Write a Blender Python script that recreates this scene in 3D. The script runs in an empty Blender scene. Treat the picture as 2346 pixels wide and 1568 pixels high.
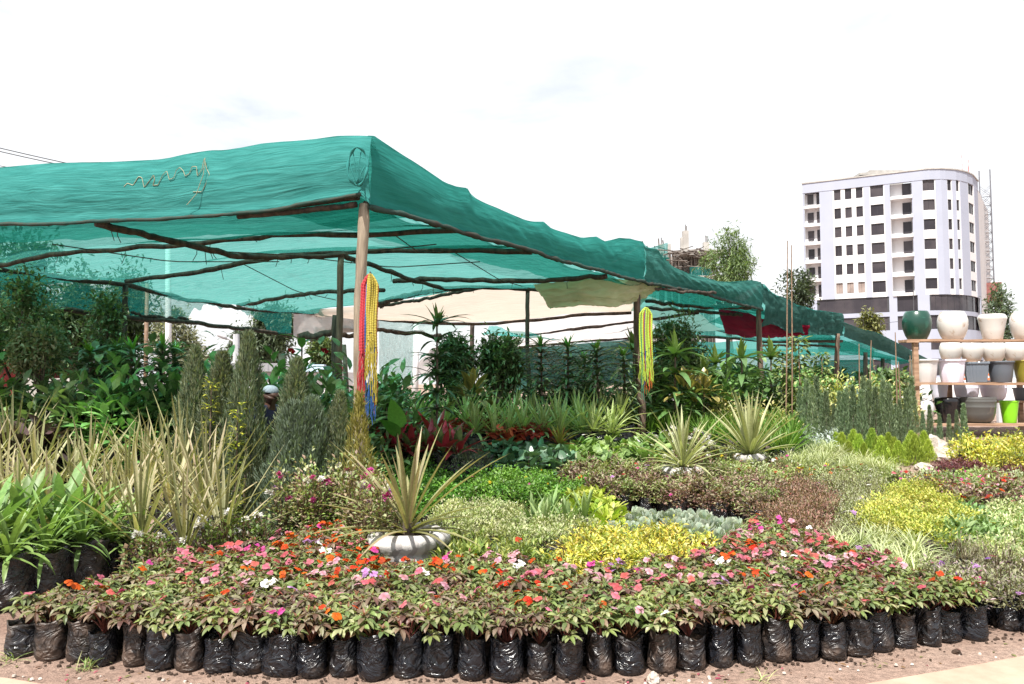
import bpy, bmesh, math, random
import numpy as np
from mathutils import Vector, Matrix, noise

rnd = random.Random(7)
rs = np.random.RandomState(7)
sc = bpy.context.scene
col = sc.collection
rad = math.radians

# ---------------------------------------------------------------- camera
CAM_H = 1.55
FPX = 1695.0            # focal length in pixels of a 2346 x 1568 picture
HOR = 880.0             # horizon row
CX, CY = 1173.0, 784.0
TH = math.atan((HOR - CY) / FPX)
cd = bpy.data.cameras.new('camera')
cam = bpy.data.objects.new('camera', cd); col.objects.link(cam)
cam.location = (0, 0, CAM_H)
cam.rotation_euler = (math.pi / 2 + TH, 0, 0)
cd.sensor_width = 36.0
cd.lens = 36.0 * FPX / 2346.0
cd.clip_start = 0.05; cd.clip_end = 3000
sc.camera = cam

# ---------------------------------------------------------------- world, sun, exposure
SUN_EL, SUN_AZ = 60.0, 208.0     # azimuth the light comes FROM, clockwise from +Y
w = bpy.data.worlds.new('World'); sc.world = w; w.use_nodes = True
nt = w.node_tree; nt.nodes.clear()
def wn(t, **k):
    n = nt.nodes.new(t)
    for a, b in k.items(): setattr(n, a, b)
    return n
sky = wn('ShaderNodeTexSky', sky_type='NISHITA', sun_disc=False)
sky.sun_elevation = rad(SUN_EL); sky.sun_rotation = rad(SUN_AZ)
sky.air_density = 1.2; sky.dust_density = 3.0
bg1 = wn('ShaderNodeBackground'); bg1.inputs['Strength'].default_value = 0.1
nt.links.new(sky.outputs[0], bg1.inputs[0])
tc = wn('ShaderNodeTexCoord'); mp = wn('ShaderNodeMapping'); mp.inputs['Scale'].default_value = (1.0, 1.0, 3.2)
nt.links.new(tc.outputs['Generated'], mp.inputs[0])
no = wn('ShaderNodeTexNoise'); no.inputs['Scale'].default_value = 1.9; no.inputs['Detail'].default_value = 7; no.inputs['Roughness'].default_value = 0.55
no.inputs['Distortion'].default_value = 0.35
nt.links.new(mp.outputs[0], no.inputs['Vector'])
rp = wn('ShaderNodeValToRGB'); rp.color_ramp.elements[0].position = 0.36; rp.color_ramp.elements[1].position = 0.47
rp.color_ramp.elements[0].color = (0.44, 0.466, 0.492, 1); rp.color_ramp.elements[1].color = (0.60, 0.604, 0.61, 1)
nt.links.new(no.outputs['Fac'], rp.inputs[0])
bg2 = wn('ShaderNodeBackground'); nt.links.new(rp.outputs[0], bg2.inputs[0]); bg2.inputs['Strength'].default_value = 1.0
mx = wn('ShaderNodeMixShader'); mx.inputs[0].default_value = 0.88
nt.links.new(bg1.outputs[0], mx.inputs[1]); nt.links.new(bg2.outputs[0], mx.inputs[2])
wo = wn('ShaderNodeOutputWorld'); nt.links.new(mx.outputs[0], wo.inputs[0])

sd = bpy.data.lights.new('sun', 'SUN'); sd.energy = 4.7; sd.angle = rad(0.6); sd.color = (1.0, 0.96, 0.89)
sun = bpy.data.objects.new('sun', sd); col.objects.link(sun)
_d = Vector((math.sin(rad(SUN_AZ)) * math.cos(rad(SUN_EL)), math.cos(rad(SUN_AZ)) * math.cos(rad(SUN_EL)), math.sin(rad(SUN_EL))))
sun.rotation_euler = _d.to_track_quat('Z', 'Y').to_euler(); sun.location = (-10, -10, 30)
sc.view_settings.view_transform = 'Standard'; sc.view_settings.look = 'None'
sc.view_settings.exposure = 1.03; sc.view_settings.gamma = 1.0
sc.cycles.max_bounces = 7; sc.cycles.diffuse_bounces = 3; sc.cycles.transparent_max_bounces = 10
sc.cycles.transmission_bounces = 4; sc.cycles.glossy_bounces = 2
sc.cycles.use_adaptive_sampling = True; sc.cycles.adaptive_threshold = 0.02
sc.cycles.use_denoising = True
sc.cycles.sample_clamp_indirect = 6

# ---------------------------------------------------------------- picture measurements -> places
def gz(y):                        # the ground rises gently away from the path
    t = min(max((y - 8.0) / 8.0, 0), 1)
    return 0.56 * t
def W(x, y, d):                   # point at distance d (metres along the ground) seen at picture position x, y
    a = (x - CX) / FPX; b = (CY - y) / FPX
    t = d / (math.cos(TH) - b * math.sin(TH))
    return Vector((a * t, d, CAM_H + t * (b * math.cos(TH) + math.sin(TH))))
def G(x, y, h=0.0):               # point h above the ground seen at x, y
    lo, hi = 1.5, 60.0
    for _ in range(40):
        m = (lo + hi) / 2
        if W(x, y, m).z > gz(m) + h: lo = m
        else: hi = m
    return W(x, y, lo)
def B(x, d):                      # ground point in picture column x at distance d
    p = W(x, 900, d); p.z = gz(d); return p
def topz(y, d): return W(CX, y, d).z

# ---------------------------------------------------------------- materials
MATS = {}
def newmat(name):
    m = bpy.data.materials.new(name); m.use_nodes = True
    n = m.node_tree; n.nodes.clear()
    return m, n
class NB:
    def __init__(s, name):
        s.m, s.n = newmat(name); s.out = s.a('ShaderNodeOutputMaterial')
    def a(s, t, **k):
        x = s.n.nodes.new(t)
        for i, j in k.items():
            if i in x.inputs and not hasattr(type(x), i): x.inputs[i].default_value = j
            else: setattr(x, i, j)
        return x
    def l(s, o, i): s.n.links.new(o, i)
    def noise(s, scale, detail=4, rough=0.55, vec=None, dist=0.0):
        x = s.a('ShaderNodeTexNoise'); x.inputs['Scale'].default_value = scale; x.inputs['Detail'].default_value = detail
        x.inputs['Roughness'].default_value = rough; x.inputs['Distortion'].default_value = dist
        if vec is not None: s.l(vec, x.inputs['Vector'])
        return x
    def ramp(s, fac, stops):
        r = s.a('ShaderNodeValToRGB'); e = r.color_ramp.elements
        while len(e) < len(stops): e.new(0.5)
        for i, (p, c) in enumerate(stops):
            e[i].position = p; e[i].color = (c[0], c[1], c[2], 1)
        s.l(fac, r.inputs[0]); return r
    def obj(s, scale=(1, 1, 1)):
        t = s.a('ShaderNodeTexCoord'); m = s.a('ShaderNodeMapping'); m.inputs['Scale'].default_value = scale
        s.l(t.outputs['Object'], m.inputs[0]); return m.outputs[0]
    def uv(s, scale=(1, 1, 1)):
        t = s.a('ShaderNodeTexCoord'); m = s.a('ShaderNodeMapping'); m.inputs['Scale'].default_value = scale
        s.l(t.outputs['UV'], m.inputs[0]); return m.outputs[0]
    def bsdf(s, color, rough=0.6, spec=0.5, metal=0.0):
        b = s.a('ShaderNodeBsdfPrincipled')
        if isinstance(color, tuple): b.inputs['Base Color'].default_value = (*color, 1)
        else: s.l(color, b.inputs['Base Color'])
        if isinstance(rough, float): b.inputs['Roughness'].default_value = rough
        else: s.l(rough, b.inputs['Roughness'])
        b.inputs['Specular IOR Level'].default_value = spec; b.inputs['Metallic'].default_value = metal
        return b
    def bump(s, h, b, strength=0.3, dist=0.01):
        x = s.a('ShaderNodeBump'); x.inputs['Strength'].default_value = strength; x.inputs['Distance'].default_value = dist
        s.l(h, x.inputs['Height']); s.l(x.outputs[0], b.inputs['Normal'])
    def done(s, sh):
        s.l(sh, s.out.inputs[0]); return s.m
def foliage_mat(name, rough, transl, spec=0.35, tgain=1.3):
    q = NB(name)
    at = q.a('ShaderNodeVertexColor', layer_name='Col')
    oi = q.a('ShaderNodeObjectInfo')
    hs = q.a('ShaderNodeHueSaturation')
    mr = q.a('ShaderNodeMapRange'); mr.inputs[3].default_value = 0.78; mr.inputs[4].default_value = 1.22
    q.l(oi.outputs['Random'], mr.inputs[0]); q.l(mr.outputs[0], hs.inputs['Value'])
    m2 = q.a('ShaderNodeMath', operation='MULTIPLY'); m2.inputs[1].default_value = 7.31; q.l(oi.outputs['Random'], m2.inputs[0])
    m3 = q.a('ShaderNodeMath', operation='FRACT'); q.l(m2.outputs[0], m3.inputs[0])
    m4 = q.a('ShaderNodeMapRange'); m4.inputs[3].default_value = 0.485; m4.inputs[4].default_value = 0.515
    q.l(m3.outputs[0], m4.inputs[0]); q.l(m4.outputs[0], hs.inputs['Hue'])
    q.l(at.outputs[0], hs.inputs['Color'])
    nz = q.noise(40, 3, 0.6, q.obj())
    mxr = q.a('ShaderNodeMapRange'); mxr.inputs[1].default_value = 0.3; mxr.inputs[2].default_value = 0.7
    mxr.inputs[3].default_value = 0.8; mxr.inputs[4].default_value = 1.18
    q.l(nz.outputs[0], mxr.inputs[0])
    vm = q.a('ShaderNodeVectorMath', operation='SCALE'); q.l(hs.outputs[0], vm.inputs[0]); q.l(mxr.outputs[0], vm.inputs['Scale'])
    b = q.bsdf(vm.outputs[0], rough, spec)
    tr = q.a('ShaderNodeBsdfTranslucent')
    v2 = q.a('ShaderNodeVectorMath', operation='MULTIPLY'); v2.inputs[1].default_value = (tgain * 1.05, tgain * 1.15, tgain * 0.5)
    q.l(vm.outputs[0], v2.inputs[0]); q.l(v2.outputs[0], tr.inputs[0])
    ms = q.a('ShaderNodeMixShader'); ms.inputs[0].default_value = transl
    q.l(b.outputs[0], ms.inputs[1]); q.l(tr.outputs[0], ms.inputs[2])
    return q.done(ms.outputs[0])
M_LEAF = foliage_mat('leaf', 0.45, 0.28)
M_GLOSS = foliage_mat('glossy_leaf', 0.28, 0.15, 0.5)
M_PETAL = foliage_mat('petal', 0.6, 0.25, 0.2, 1.0)

def bag_mat():
    q = NB('black_bag_plastic')
    v = q.obj((1, 1, 1)); n1 = q.noise(9, 5, 0.6, v); n2 = q.noise(60, 4, 0.7, v)
    oi = q.a('ShaderNodeObjectInfo')
    ad = q.a('ShaderNodeMath', operation='ADD'); q.l(n1.outputs[0], ad.inputs[0])
    sb = q.a('ShaderNodeMath', operation='MULTIPLY_ADD'); sb.inputs[1].default_value = 0.3; sb.inputs[2].default_value = -0.12
    q.l(oi.outputs['Random'], sb.inputs[0]); q.l(sb.outputs[0], ad.inputs[1])
    c = q.ramp(ad.outputs[0], [(0.46, (0.012, 0.013, 0.017)), (0.60, (0.030, 0.025, 0.024)), (0.76, (0.095, 0.065, 0.05))])
    r = q.ramp(ad.outputs[0], [(0.45, (0.20,) * 3), (0.75, (0.55,) * 3)])
    b = q.bsdf(c.outputs[0], r.outputs[0], 0.5)
    vs = q.obj((6, 6, 10)); n3 = q.noise(1.0, 3, 0.5, vs, 2.0)
    sm = q.a('ShaderNodeMath', operation='MULTIPLY_ADD'); sm.inputs[1].default_value = 0.035
    rg = q.a('ShaderNodeMath', operation='SUBTRACT'); rg.inputs[1].default_value = .5; q.l(n3.outputs[0], rg.inputs[0]); rb = q.a('ShaderNodeMath', operation='ABSOLUTE'); q.l(rg.outputs[0], rb.inputs[0])
    q.l(n2.outputs[0], sm.inputs[0]); q.l(rb.outputs[0], sm.inputs[2])
    q.bump(sm.outputs[0], b, 1.0, 0.06)
    return q.done(b.outputs[0])
M_BAG = bag_mat()
def simple(name, c1, c2, scale=6, rough=0.7, bump=0.3, bd=0.01, spec=0.4, sc3=(1, 1, 1), detail=5, lo=0.35, hi=0.65):
    q = NB(name); v = q.obj(sc3); n = q.noise(scale, detail, 0.6, v)
    c = q.ramp(n.outputs[0], [(lo, c1), (hi, c2)])
    b = q.bsdf(c.outputs[0], rough, spec)
    if bump:
        n2 = q.noise(scale * 4, 4, 0.6, v); q.bump(n2.outputs[0], b, bump, bd)
    return q.done(b.outputs[0])
M_SOIL = simple('potting_soil', (0.03, 0.018, 0.012), (0.08, 0.05, 0.035), 40, 0.95, 0.8, 0.01)
M_BARK = simple('weathered_pole', (0.02, 0.015, 0.012), (0.085, 0.06, 0.045), 14, 0.85, 0.7, 0.01, sc3=(1, 1, 0.25))
M_POST = simple('peeled_post', (0.14, 0.108, 0.078), (0.35, 0.285, 0.21), 9, 0.75, 0.8, 0.012, sc3=(2.5, 2.5, 0.22), lo=0.3, hi=0.62)
M_POSTD = simple('dark_post', (0.05, 0.036, 0.028), (0.17, 0.115, 0.08), 9, 0.8, 0.8, 0.012, sc3=(2.5, 2.5, 0.22))
M_TRUNK = simple('trunk_bark', (0.05, 0.038, 0.028), (0.16, 0.12, 0.09), 10, 0.9, 0.6)
M_BAMBOO = simple('bamboo', (0.15, 0.09, 0.06), (0.27, 0.18, 0.115), 12, 0.6, 0.3, 0.005)
M_STONE = simple('stone', (0.30, 0.25, 0.21), (0.58, 0.52, 0.47), 8, 0.9, 0.8, 0.02)

def net_mat(name, c1, c2, transp=0.16, dirt=(0.02, 0.05, 0.045), dirtamt=0.0, stretch=(2.0, 30, 1), tl=0.5, tint=(0.8, 1, 0.96), bs=0.35):
    q = NB(name)
    v = q.uv(stretch); n = q.noise(1.6, 5, 0.6, v, 0.4)
    v2 = q.uv((1.2, 1.2, 1)); n2 = q.noise(1.3, 6, 0.6, v2, 0.3)
    c = q.ramp(n.outputs[0], [(0.3, c1), (0.7, c2)])  # darker and lighter streaks paint the shading of folds and crumples into the net
    dm = q.ramp(n2.outputs[0], [(0.62 - dirtamt, (0, 0, 0)), (0.86 - dirtamt, (1, 1, 1))])
    mx = q.a('ShaderNodeMix', data_type='RGBA'); q.l(dm.outputs[0], mx.inputs[0]); q.l(c.outputs[0], mx.inputs[6])
    mx.inputs[7].default_value = (*dirt, 1)
    df = q.a('ShaderNodeBsdfDiffuse'); q.l(mx.outputs[2], df.inputs[0])
    tr = q.a('ShaderNodeBsdfTranslucent'); q.l(mx.outputs[2], tr.inputs[0])
    m1 = q.a('ShaderNodeMixShader'); m1.inputs[0].default_value = tl; q.l(df.outputs[0], m1.inputs[1]); q.l(tr.outputs[0], m1.inputs[2])
    tp = q.a('ShaderNodeBsdfTransparent'); tp.inputs[0].default_value = (*tint, 1)
    n3 = q.noise(2.0, 4, 0.7, q.uv((3, 70, 1)), 0.2)
    fr = q.a('ShaderNodeMapRange'); fr.inputs[1].default_value = 0.35; fr.inputs[2].default_value = 0.7
    fr.inputs[3].default_value = transp * 0.25; fr.inputs[4].default_value = transp * 1.9
    q.l(n3.outputs[0], fr.inputs[0])
    m2 = q.a('ShaderNodeMixShader'); q.l(fr.outputs[0], m2.inputs[0]); q.l(m1.outputs[0], m2.inputs[1]); q.l(tp.outputs[0], m2.inputs[2])
    bp = q.a('ShaderNodeBump'); bp.inputs['Strength'].default_value = bs; bp.inputs['Distance'].default_value = 0.03
    nb = q.noise(1.0, 3, 0.5, q.uv((1.6, 4.5, 1)), 1.6); ab = q.a('ShaderNodeMath', operation='SUBTRACT'); ab.inputs[1].default_value = .5; q.l(nb.outputs[0], ab.inputs[0]); a2 = q.a('ShaderNodeMath', operation='ABSOLUTE'); q.l(ab.outputs[0], a2.inputs[0]); a3 = q.a('ShaderNodeMath', operation='MULTIPLY_ADD'); a3.inputs[1].default_value = 3.0; q.l(a2.outputs[0], a3.inputs[0]); q.l(n.outputs[0], a3.inputs[2])
    q.l(a3.outputs[0], bp.inputs['Height']); q.l(bp.outputs[0], df.inputs['Normal'])
    return q.done(m2.outputs[0])
M_NETF = net_mat('green_net_front', (0.034, 0.185, 0.172), (0.062, 0.268, 0.252), 0.03, dirt=(.02, .14, .122), dirtamt=0.0, stretch=(2.5, 6, 1), tl=0.2, bs=.3)
M_NETR = net_mat('green_net_side', (0.022, 0.17, 0.145), (0.04, 0.25, 0.22), 0.03, dirt=(.02, .085, .075), dirtamt=0.06, stretch=(1.5, 4, 1), tl=0.2, bs=.22)
M_NETD = net_mat('green_net_dark', (0.026, 0.075, 0.066), (0.05, 0.125, 0.11), 0.03, dirt=(.02, .04, .035), dirtamt=0.08, stretch=(6, 2, 1), tl=0.25, bs=.4)
M_NETS = net_mat('green_net_faded', (0.03, 0.125, 0.108), (0.06, 0.19, 0.17), 0.03, dirt=(.02, .06, .055), dirtamt=0.06, stretch=(4, 2, 1), tl=0.2, bs=.35)
M_NETG = net_mat('grey_green_net', (0.035, 0.065, 0.055), (0.05, 0.085, 0.075), 0.06, dirt=(.02, .04, .035), stretch=(3, 3, 1), tl=0.3)
M_ROOF = net_mat('green_net_roof', (0.012, 0.10, 0.088), (0.065, 0.27, 0.24), 0.50, dirtamt=0.02, stretch=(1.0, 34, 1), tl=0.75, tint=(.33, .70, .63))
M_SIDE = net_mat('green_net_sheer', (0.02, 0.22, 0.20), (0.04, 0.33, 0.30), 0.42, tl=0.6)
M_BEIGE = net_mat('beige_net', (0.36, 0.29, 0.235), (0.50, 0.41, 0.345), 0.10, dirt=(0.25, 0.2, 0.16), tl=0.72)
M_WHITEN = net_mat('white_net', (0.42, 0.385, 0.38), (0.54, 0.50, 0.50), 0.08, dirt=(0.3, 0.27, 0.25), tl=0.75)
M_GREYN = net_mat('grey_net', (0.30, 0.33, 0.32), (0.45, 0.46, 0.46), 0.5, dirt=(0.12, 0.12, 0.12), tl=0.6)

# ---------------------------------------------------------------- mesh helpers
class FB:
    """collects vertices, faces and vertex colours for one mesh"""
    def __init__(s): s.v = []; s.f3 = []; s.c = []; s.n = 0; s.m = []
    def add(s, v, f, c, mi=0):
        v = np.asarray(v, float).reshape(-1, 3); f = np.asarray(f, int)
        c = np.broadcast_to(np.asarray(c, float), (len(v), 3))
        s.v.append(v); s.c.append(c); s.f3.append(f + s.n); s.m.append(np.full(len(f), mi)); s.n += len(v)
    def leaves(s, P, D, N, L, Wd, bend, fold=0.25, prof='lance', ns=3, c0=(0.1, 0.15, 0.05), c1=None, edge=None, jit=0.15, mi=0, twist=0.0):
        P = np.asarray(P, float); n = len(P)
        D = np.asarray(D, float); D = D / np.linalg.norm(D, axis=1, keepdims=True)
        N = np.asarray(N, float); N = N - D * (N * D).sum(1, keepdims=True)
        ln = np.linalg.norm(N, axis=1, keepdims=True); N = np.where(ln > 1e-4, N / np.maximum(ln, 1e-4), np.array([[1, 0, 0.]]))
        S = np.cross(D, N)
        L = np.broadcast_to(L, (n,)).astype(float); Wd = np.broadcast_to(Wd, (n,)).astype(float); bend = np.broadcast_to(bend, (n,)).astype(float)
        T = np.linspace(0, 1, ns + 1)
        if prof == 'lance': w = np.sin(np.pi * T ** 0.8) ** 0.8 + 0.06
        elif prof == 'oval': w = np.sin(np.pi * np.clip(T, 0, 1) ** 0.75) ** 0.6 + 0.04
        elif prof == 'round': w = np.sqrt(np.clip(1 - (2 * T - 1) ** 2, 0.02, 1))
        elif prof == 'petal': w = np.interp(T, [0, .35, .7, .92, 1], [.25, .8, 1.05, .8, .35])
        elif prof == 'heart': w = np.interp(T, [0, .08, .3, .6, .85, 1], [.5, .95, 1, .7, .3, .02])
        elif prof == 'strap': w = np.interp(T, [0, .15, .6, .85, 1], [.7, .9, 1, .7, .04])
        elif prof == 'sword': w = np.interp(T, [0, .12, .5, .8, 1], [.75, .95, 1, .6, .02])
        elif prof == 'needle': w = np.interp(T, [0, .3, 1], [.6, 1, .1])
        if prof in ('lance', 'oval'): w[-1] = 0.03
        cp = P.copy(); V = np.zeros((n, ns + 1, 3, 3))
        for i, t in enumerate(T):
            a = (bend * t)[:, None]
            if i > 0:
                am = (bend * (t - 0.5 / ns))[:, None]
                cp = cp + (D * np.cos(am) - N * np.sin(am)) * (L / ns)[:, None]
            Ni = N * np.cos(a) + D * np.sin(a)
            Si = S
            if twist: Si = S * math.cos(twist * t) + Ni * math.sin(twist * t); Ni = Ni * math.cos(twist * t) - S * math.sin(twist * t)
            hw = (Wd * w[i] * 0.5)[:, None]
            V[:, i, 0] = cp - Si * hw * math.cos(fold) + Ni * hw * math.sin(fold)
            V[:, i, 1] = cp
            V[:, i, 2] = cp + Si * hw * math.cos(fold) + Ni * hw * math.sin(fold)
        k = (ns + 1) * 3
        q = []
        for i in range(ns):
            b = i * 3
            q += [[b, b + 1, b + 4, b + 3], [b + 1, b + 2, b + 5, b + 4]]
        q = np.array(q)
        F = (np.arange(n)[:, None, None] * k + q[None]).reshape(-1, 4)
        c0 = np.broadcast_to(np.asarray(c0, float), (n, 3))
        c1 = c0 if c1 is None else np.broadcast_to(np.asarray(c1, float), (n, 3))
        jv = 1 + (rs.rand(n, 1) * 2 - 1) * jit
        C = np.zeros((n, ns + 1, 3, 3))
        for i, t in enumerate(T):
            C[:, i, :, :] = ((c0 * (1 - t) + c1 * t) * jv)[:, None, :]
        if edge is not None:
            e = np.broadcast_to(np.asarray(edge, float), (n, 3)) * jv
            C[:, :, 0, :] = e[:, None, :]; C[:, :, 2, :] = e[:, None, :]
        s.add(V.reshape(-1, 3), F, C.reshape(-1, 3), mi)
    def tube(s, pts, r, nseg=6, c=(0.08, 0.06, 0.04), mi=0, cap=True):
        pts = [Vector(p) for p in pts]; n = len(pts)
        rr = [r] * n if not hasattr(r, '__len__') else list(r)
        V = []
        prev = None
        for i, p in enumerate(pts):
            t = (pts[min(i + 1, n - 1)] - pts[max(i - 1, 0)])
            t = t.normalized() if t.length > 1e-9 else Vector((0, 0, 1))
            if prev is None:
                a = Vector((1, 0, 0)) if abs(t.x) < 0.9 else Vector((0, 1, 0))
                u = t.cross(a).normalized()
            else:
                u = (prev - t * prev.dot(t)); u = u.normalized() if u.length > 1e-6 else t.orthogonal().normalized()
            prev = u; v_ = t.cross(u)
            for k in range(nseg):
                an = 2 * math.pi * k / nseg
                V.append(p + (u * math.cos(an) + v_ * math.sin(an)) * rr[i])
        F = []
        for i in range(n - 1):
            for k in range(nseg):
                k2 = (k + 1) % nseg
                F.append([i * nseg + k, i * nseg + k2, (i + 1) * nseg + k2, (i + 1) * nseg + k])
        if cap:
            V.append(pts[0]); V.append(pts[-1]); a, b = n * nseg, n * nseg + 1
            for k in range(nseg):
                k2 = (k + 1) % nseg
                F.append([a, k2, k, k]); F.append([b, (n - 1) * nseg + k, (n - 1) * nseg + k2, (n - 1) * nseg + k2])
        s.add([tuple(v) for v in V], F, c, mi)
    def box(s, x0, x1, y0, y1, z0, z1, c=(0.5, 0.5, 0.5), mi=0, M=None):
        v = [Vector((x, y, z)) for z in (z0, z1) for y in (y0, y1) for x in (x0, x1)]
        if M is not None: v = [M @ a for a in v]
        f = [[0, 2, 3, 1], [4, 5, 7, 6], [0, 1, 5, 4], [2, 6, 7, 3], [0, 4, 6, 2], [1, 3, 7, 5]]
        s.add([tuple(a) for a in v], f, c, mi)
    def lathe(s, prof, n=28, c=(0.5, 0.5, 0.5), mi=0, fl=0.0, nf=0, cx=0, cy=0, sq=0.0):
        V = []; F = []
        for (r, z) in prof:
            for k in range(n):
                a = 2 * math.pi * k / n
                rr = r
                if nf: rr *= 1 + fl * math.cos(a * nf)
                if sq: rr *= (1 / max(abs(math.cos(a + .785)), abs(math.sin(a + .785)))) ** sq
                V.append((cx + rr * math.cos(a), cy + rr * math.sin(a), z))
        m = len(prof)
        for i in range(m - 1):
            for k in range(n):
                k2 = (k + 1) % n
                F.append([i * n + k, i * n + k2, (i + 1) * n + k2, (i + 1) * n + k])
        s.add(V, F, c, mi)
    def mesh(s, name, mats, smooth=False, uv=None):
        V = np.concatenate(s.v); C = np.concatenate(s.c); F = np.concatenate(s.f3); MI = np.concatenate(s.m)
        me = bpy.data.meshes.new(name)
        tri = F[:, 2] == F[:, 3]
        ls = np.where(tri, 3, 4); st = np.concatenate([[0], np.cumsum(ls)[:-1]])
        mask = np.ones(F.shape, bool); mask[tri, 3] = False
        li = F[mask]
        me.vertices.add(len(V)); me.vertices.foreach_set('co', V.ravel())
        me.loops.add(len(li)); me.loops.foreach_set('vertex_index', li.astype(np.int32))
        me.polygons.add(len(F)); me.polygons.foreach_set('loop_start', st.astype(np.int32)); me.polygons.foreach_set('loop_total', ls.astype(np.int32))
        if not isinstance(mats, (list, tuple)): mats = [mats]
        for m in mats: me.materials.append(m)
        me.polygons.foreach_set('material_index', MI.astype(np.int32))
        me.polygons.foreach_set('use_smooth', np.full(len(F), smooth))
        at = me.color_attributes.new('Col', 'FLOAT_COLOR', 'POINT')
        at.data.foreach_set('color', np.concatenate([C, np.ones((len(C), 1))], 1).ravel())
        if uv is not None:
            ul = me.uv_layers.new(name='UVMap'); ul.data.foreach_set('uv', np.asarray(uv, float)[li].ravel())
        me.update(); me.validate()
        return me

def link(name, me, parent=None, loc=(0, 0, 0), rot=(0, 0, 0), scale=1.0):
    o = bpy.data.objects.new(name, me); col.objects.link(o)
    o.location = loc; o.rotation_euler = rot
    o.scale = (scale,) * 3 if not hasattr(scale, '__len__') else scale
    if parent is not None: o.parent = parent
    return o
def tag(o, label=None, cat=None, group=None, kind=None):
    if label: o['label'] = label
    if cat: o['category'] = cat
    if group: o['group'] = group
    if kind: o['kind'] = kind
    return o
def thing(name, label, cat, loc=(0, 0, 0), rot=0, group=None, scale=1.0):
    o = link(name, None, None, loc, (0, 0, rot), scale); o.empty_display_size = 0.1
    return tag(o, label, cat, group)
def place(kit, name, label, cat, loc, rot=0.0, scale=1.0, group=None, tilt=(0, 0)):
    """kit: list of (part name, mesh) ; one entry makes the thing itself a mesh"""
    if len(kit) == 1:
        o = link(name, kit[0][1], None, loc, (tilt[0], tilt[1], rot), scale); return tag(o, label, cat, group)
    o = thing(name, label, cat, loc, rot, group, scale); o.rotation_euler = (tilt[0], tilt[1], rot)
    for pn, me, *rest in kit:
        c = link(pn, me, o)
        if rest:
            c.location = rest[0]
            if len(rest) > 1: c.rotation_euler = rest[1]
    return o
def grid_mesh(name, fn, nu, nv, mat, smooth=True, us=1.0, vs=1.0, thick=0.0):
    V = []; UV = []
    for j in range(nv + 1):
        for i in range(nu + 1):
            V.append(tuple(fn(i / nu, j / nv))); UV.append((i / nu * us, j / nv * vs))
    F = [[j * (nu + 1) + i, j * (nu + 1) + i + 1, (j + 1) * (nu + 1) + i + 1, (j + 1) * (nu + 1) + i] for j in range(nv) for i in range(nu)]
    f = FB(); f.add(V, F, (0.5, 0.5, 0.5))
    return f.mesh(name, mat, smooth, UV)
def fbm(p, o=4): return noise.fractal(Vector(p), 0.6, 2.1, o)
def unit(n):
    v = rs.normal(size=(n, 3)); return v / np.linalg.norm(v, axis=1, keepdims=True)
def pick(pal, n):
    pal = np.array(pal, float); return pal[rs.randint(0, len(pal), n)]
# ---------------------------------------------------------------- plant kits
UP = np.array([0, 0, 1.0])
def ang(n): return rs.rand(n) * 2 * math.pi
def dirs(az, el): return np.stack([np.cos(az) * np.cos(el), np.sin(az) * np.cos(el), np.sin(el)], 1)
def ups(D):
    N = UP[None] - D * D[:, 2:3]; b = np.linalg.norm(N, axis=1) < 0.15
    N[b] = unit(b.sum()) if b.any() else N[b]
    return N

def bag_mesh(r, h, seed, spread=1.0):
    R = random.Random(seed); f = FB(); n = 30; V = []; F = []
    prof = [(0.0, 0.0), (0.80, 0.0), (0.95, 0.03), (1.01, 0.1), (1.04, 0.18), (1.05, 0.27), (1.04, 0.36), (1.02, .45), (1.0, 0.54), (0.98, .63), (0.96, 0.72), (.95, .8), (0.97, 0.9), (1.02, 1.0), (0.96, 1.0), (0.93, 0.9), (0.92, 0.86), (0.0, 0.88)]
    ph = [R.random() * 6.28 for _ in range(8)]
    ex = 1 + R.uniform(-.08, .10)
    for i, (q, z) in enumerate(prof):
        for k in range(n):
            a = 2 * math.pi * k / n
            wob = 1 + 0.09 * math.sin(2 * a + ph[0]) + 0.035 * math.sin(3 * a + ph[1] + z * 2) + 0.03 * math.sin(7 * a + ph[2] + z * 5) * (0.3 + z)
            crease = 0.05 * noise.fractal(Vector((math.cos(a) * 1.7 + seed * 3, math.sin(a) * 1.7, z * 3.4)), .6, 2, 3) - .03 * max(0, math.sin(z * 21 + 3 * math.sin(a + ph[3]) + ph[4])) * (1 if z < .8 else .3)
            rr = r * q * (wob + crease) if q > 0 else 0
            zz = h * (z + (0.05 * math.sin(2 * a + ph[5]) + 0.035 * math.sin(5 * a + ph[6])) * (1 if 0.9 < z else 0))
            x = rr * math.cos(a) * ex + h * 0.03 * z * math.cos(ph[7]); y = rr * math.sin(a) / ex
            V.append((x, y, zz))
    m = len(prof)
    for i in range(m - 1):
        for k in range(n):
            k2 = (k + 1) % n; F.append([i * n + k, i * n + k2, (i + 1) * n + k2, (i + 1) * n + k])
    V = np.array(V); F = np.array(F)
    mi = np.zeros(len(F), int); mi[(m - 2) * n:] = 1
    f.v.append(V); f.c.append(np.full((len(V), 3), .1)); f.f3.append(F); f.m.append(mi); f.n = len(V)
    return f.mesh('grow_bag', [M_BAG, M_SOIL], True)
BAGS = [bag_mesh(0.080, 0.208, s) for s in range(7)]
BIGBAGS = [bag_mesh(0.17, 0.36, 20 + s) for s in range(4)]

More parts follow.
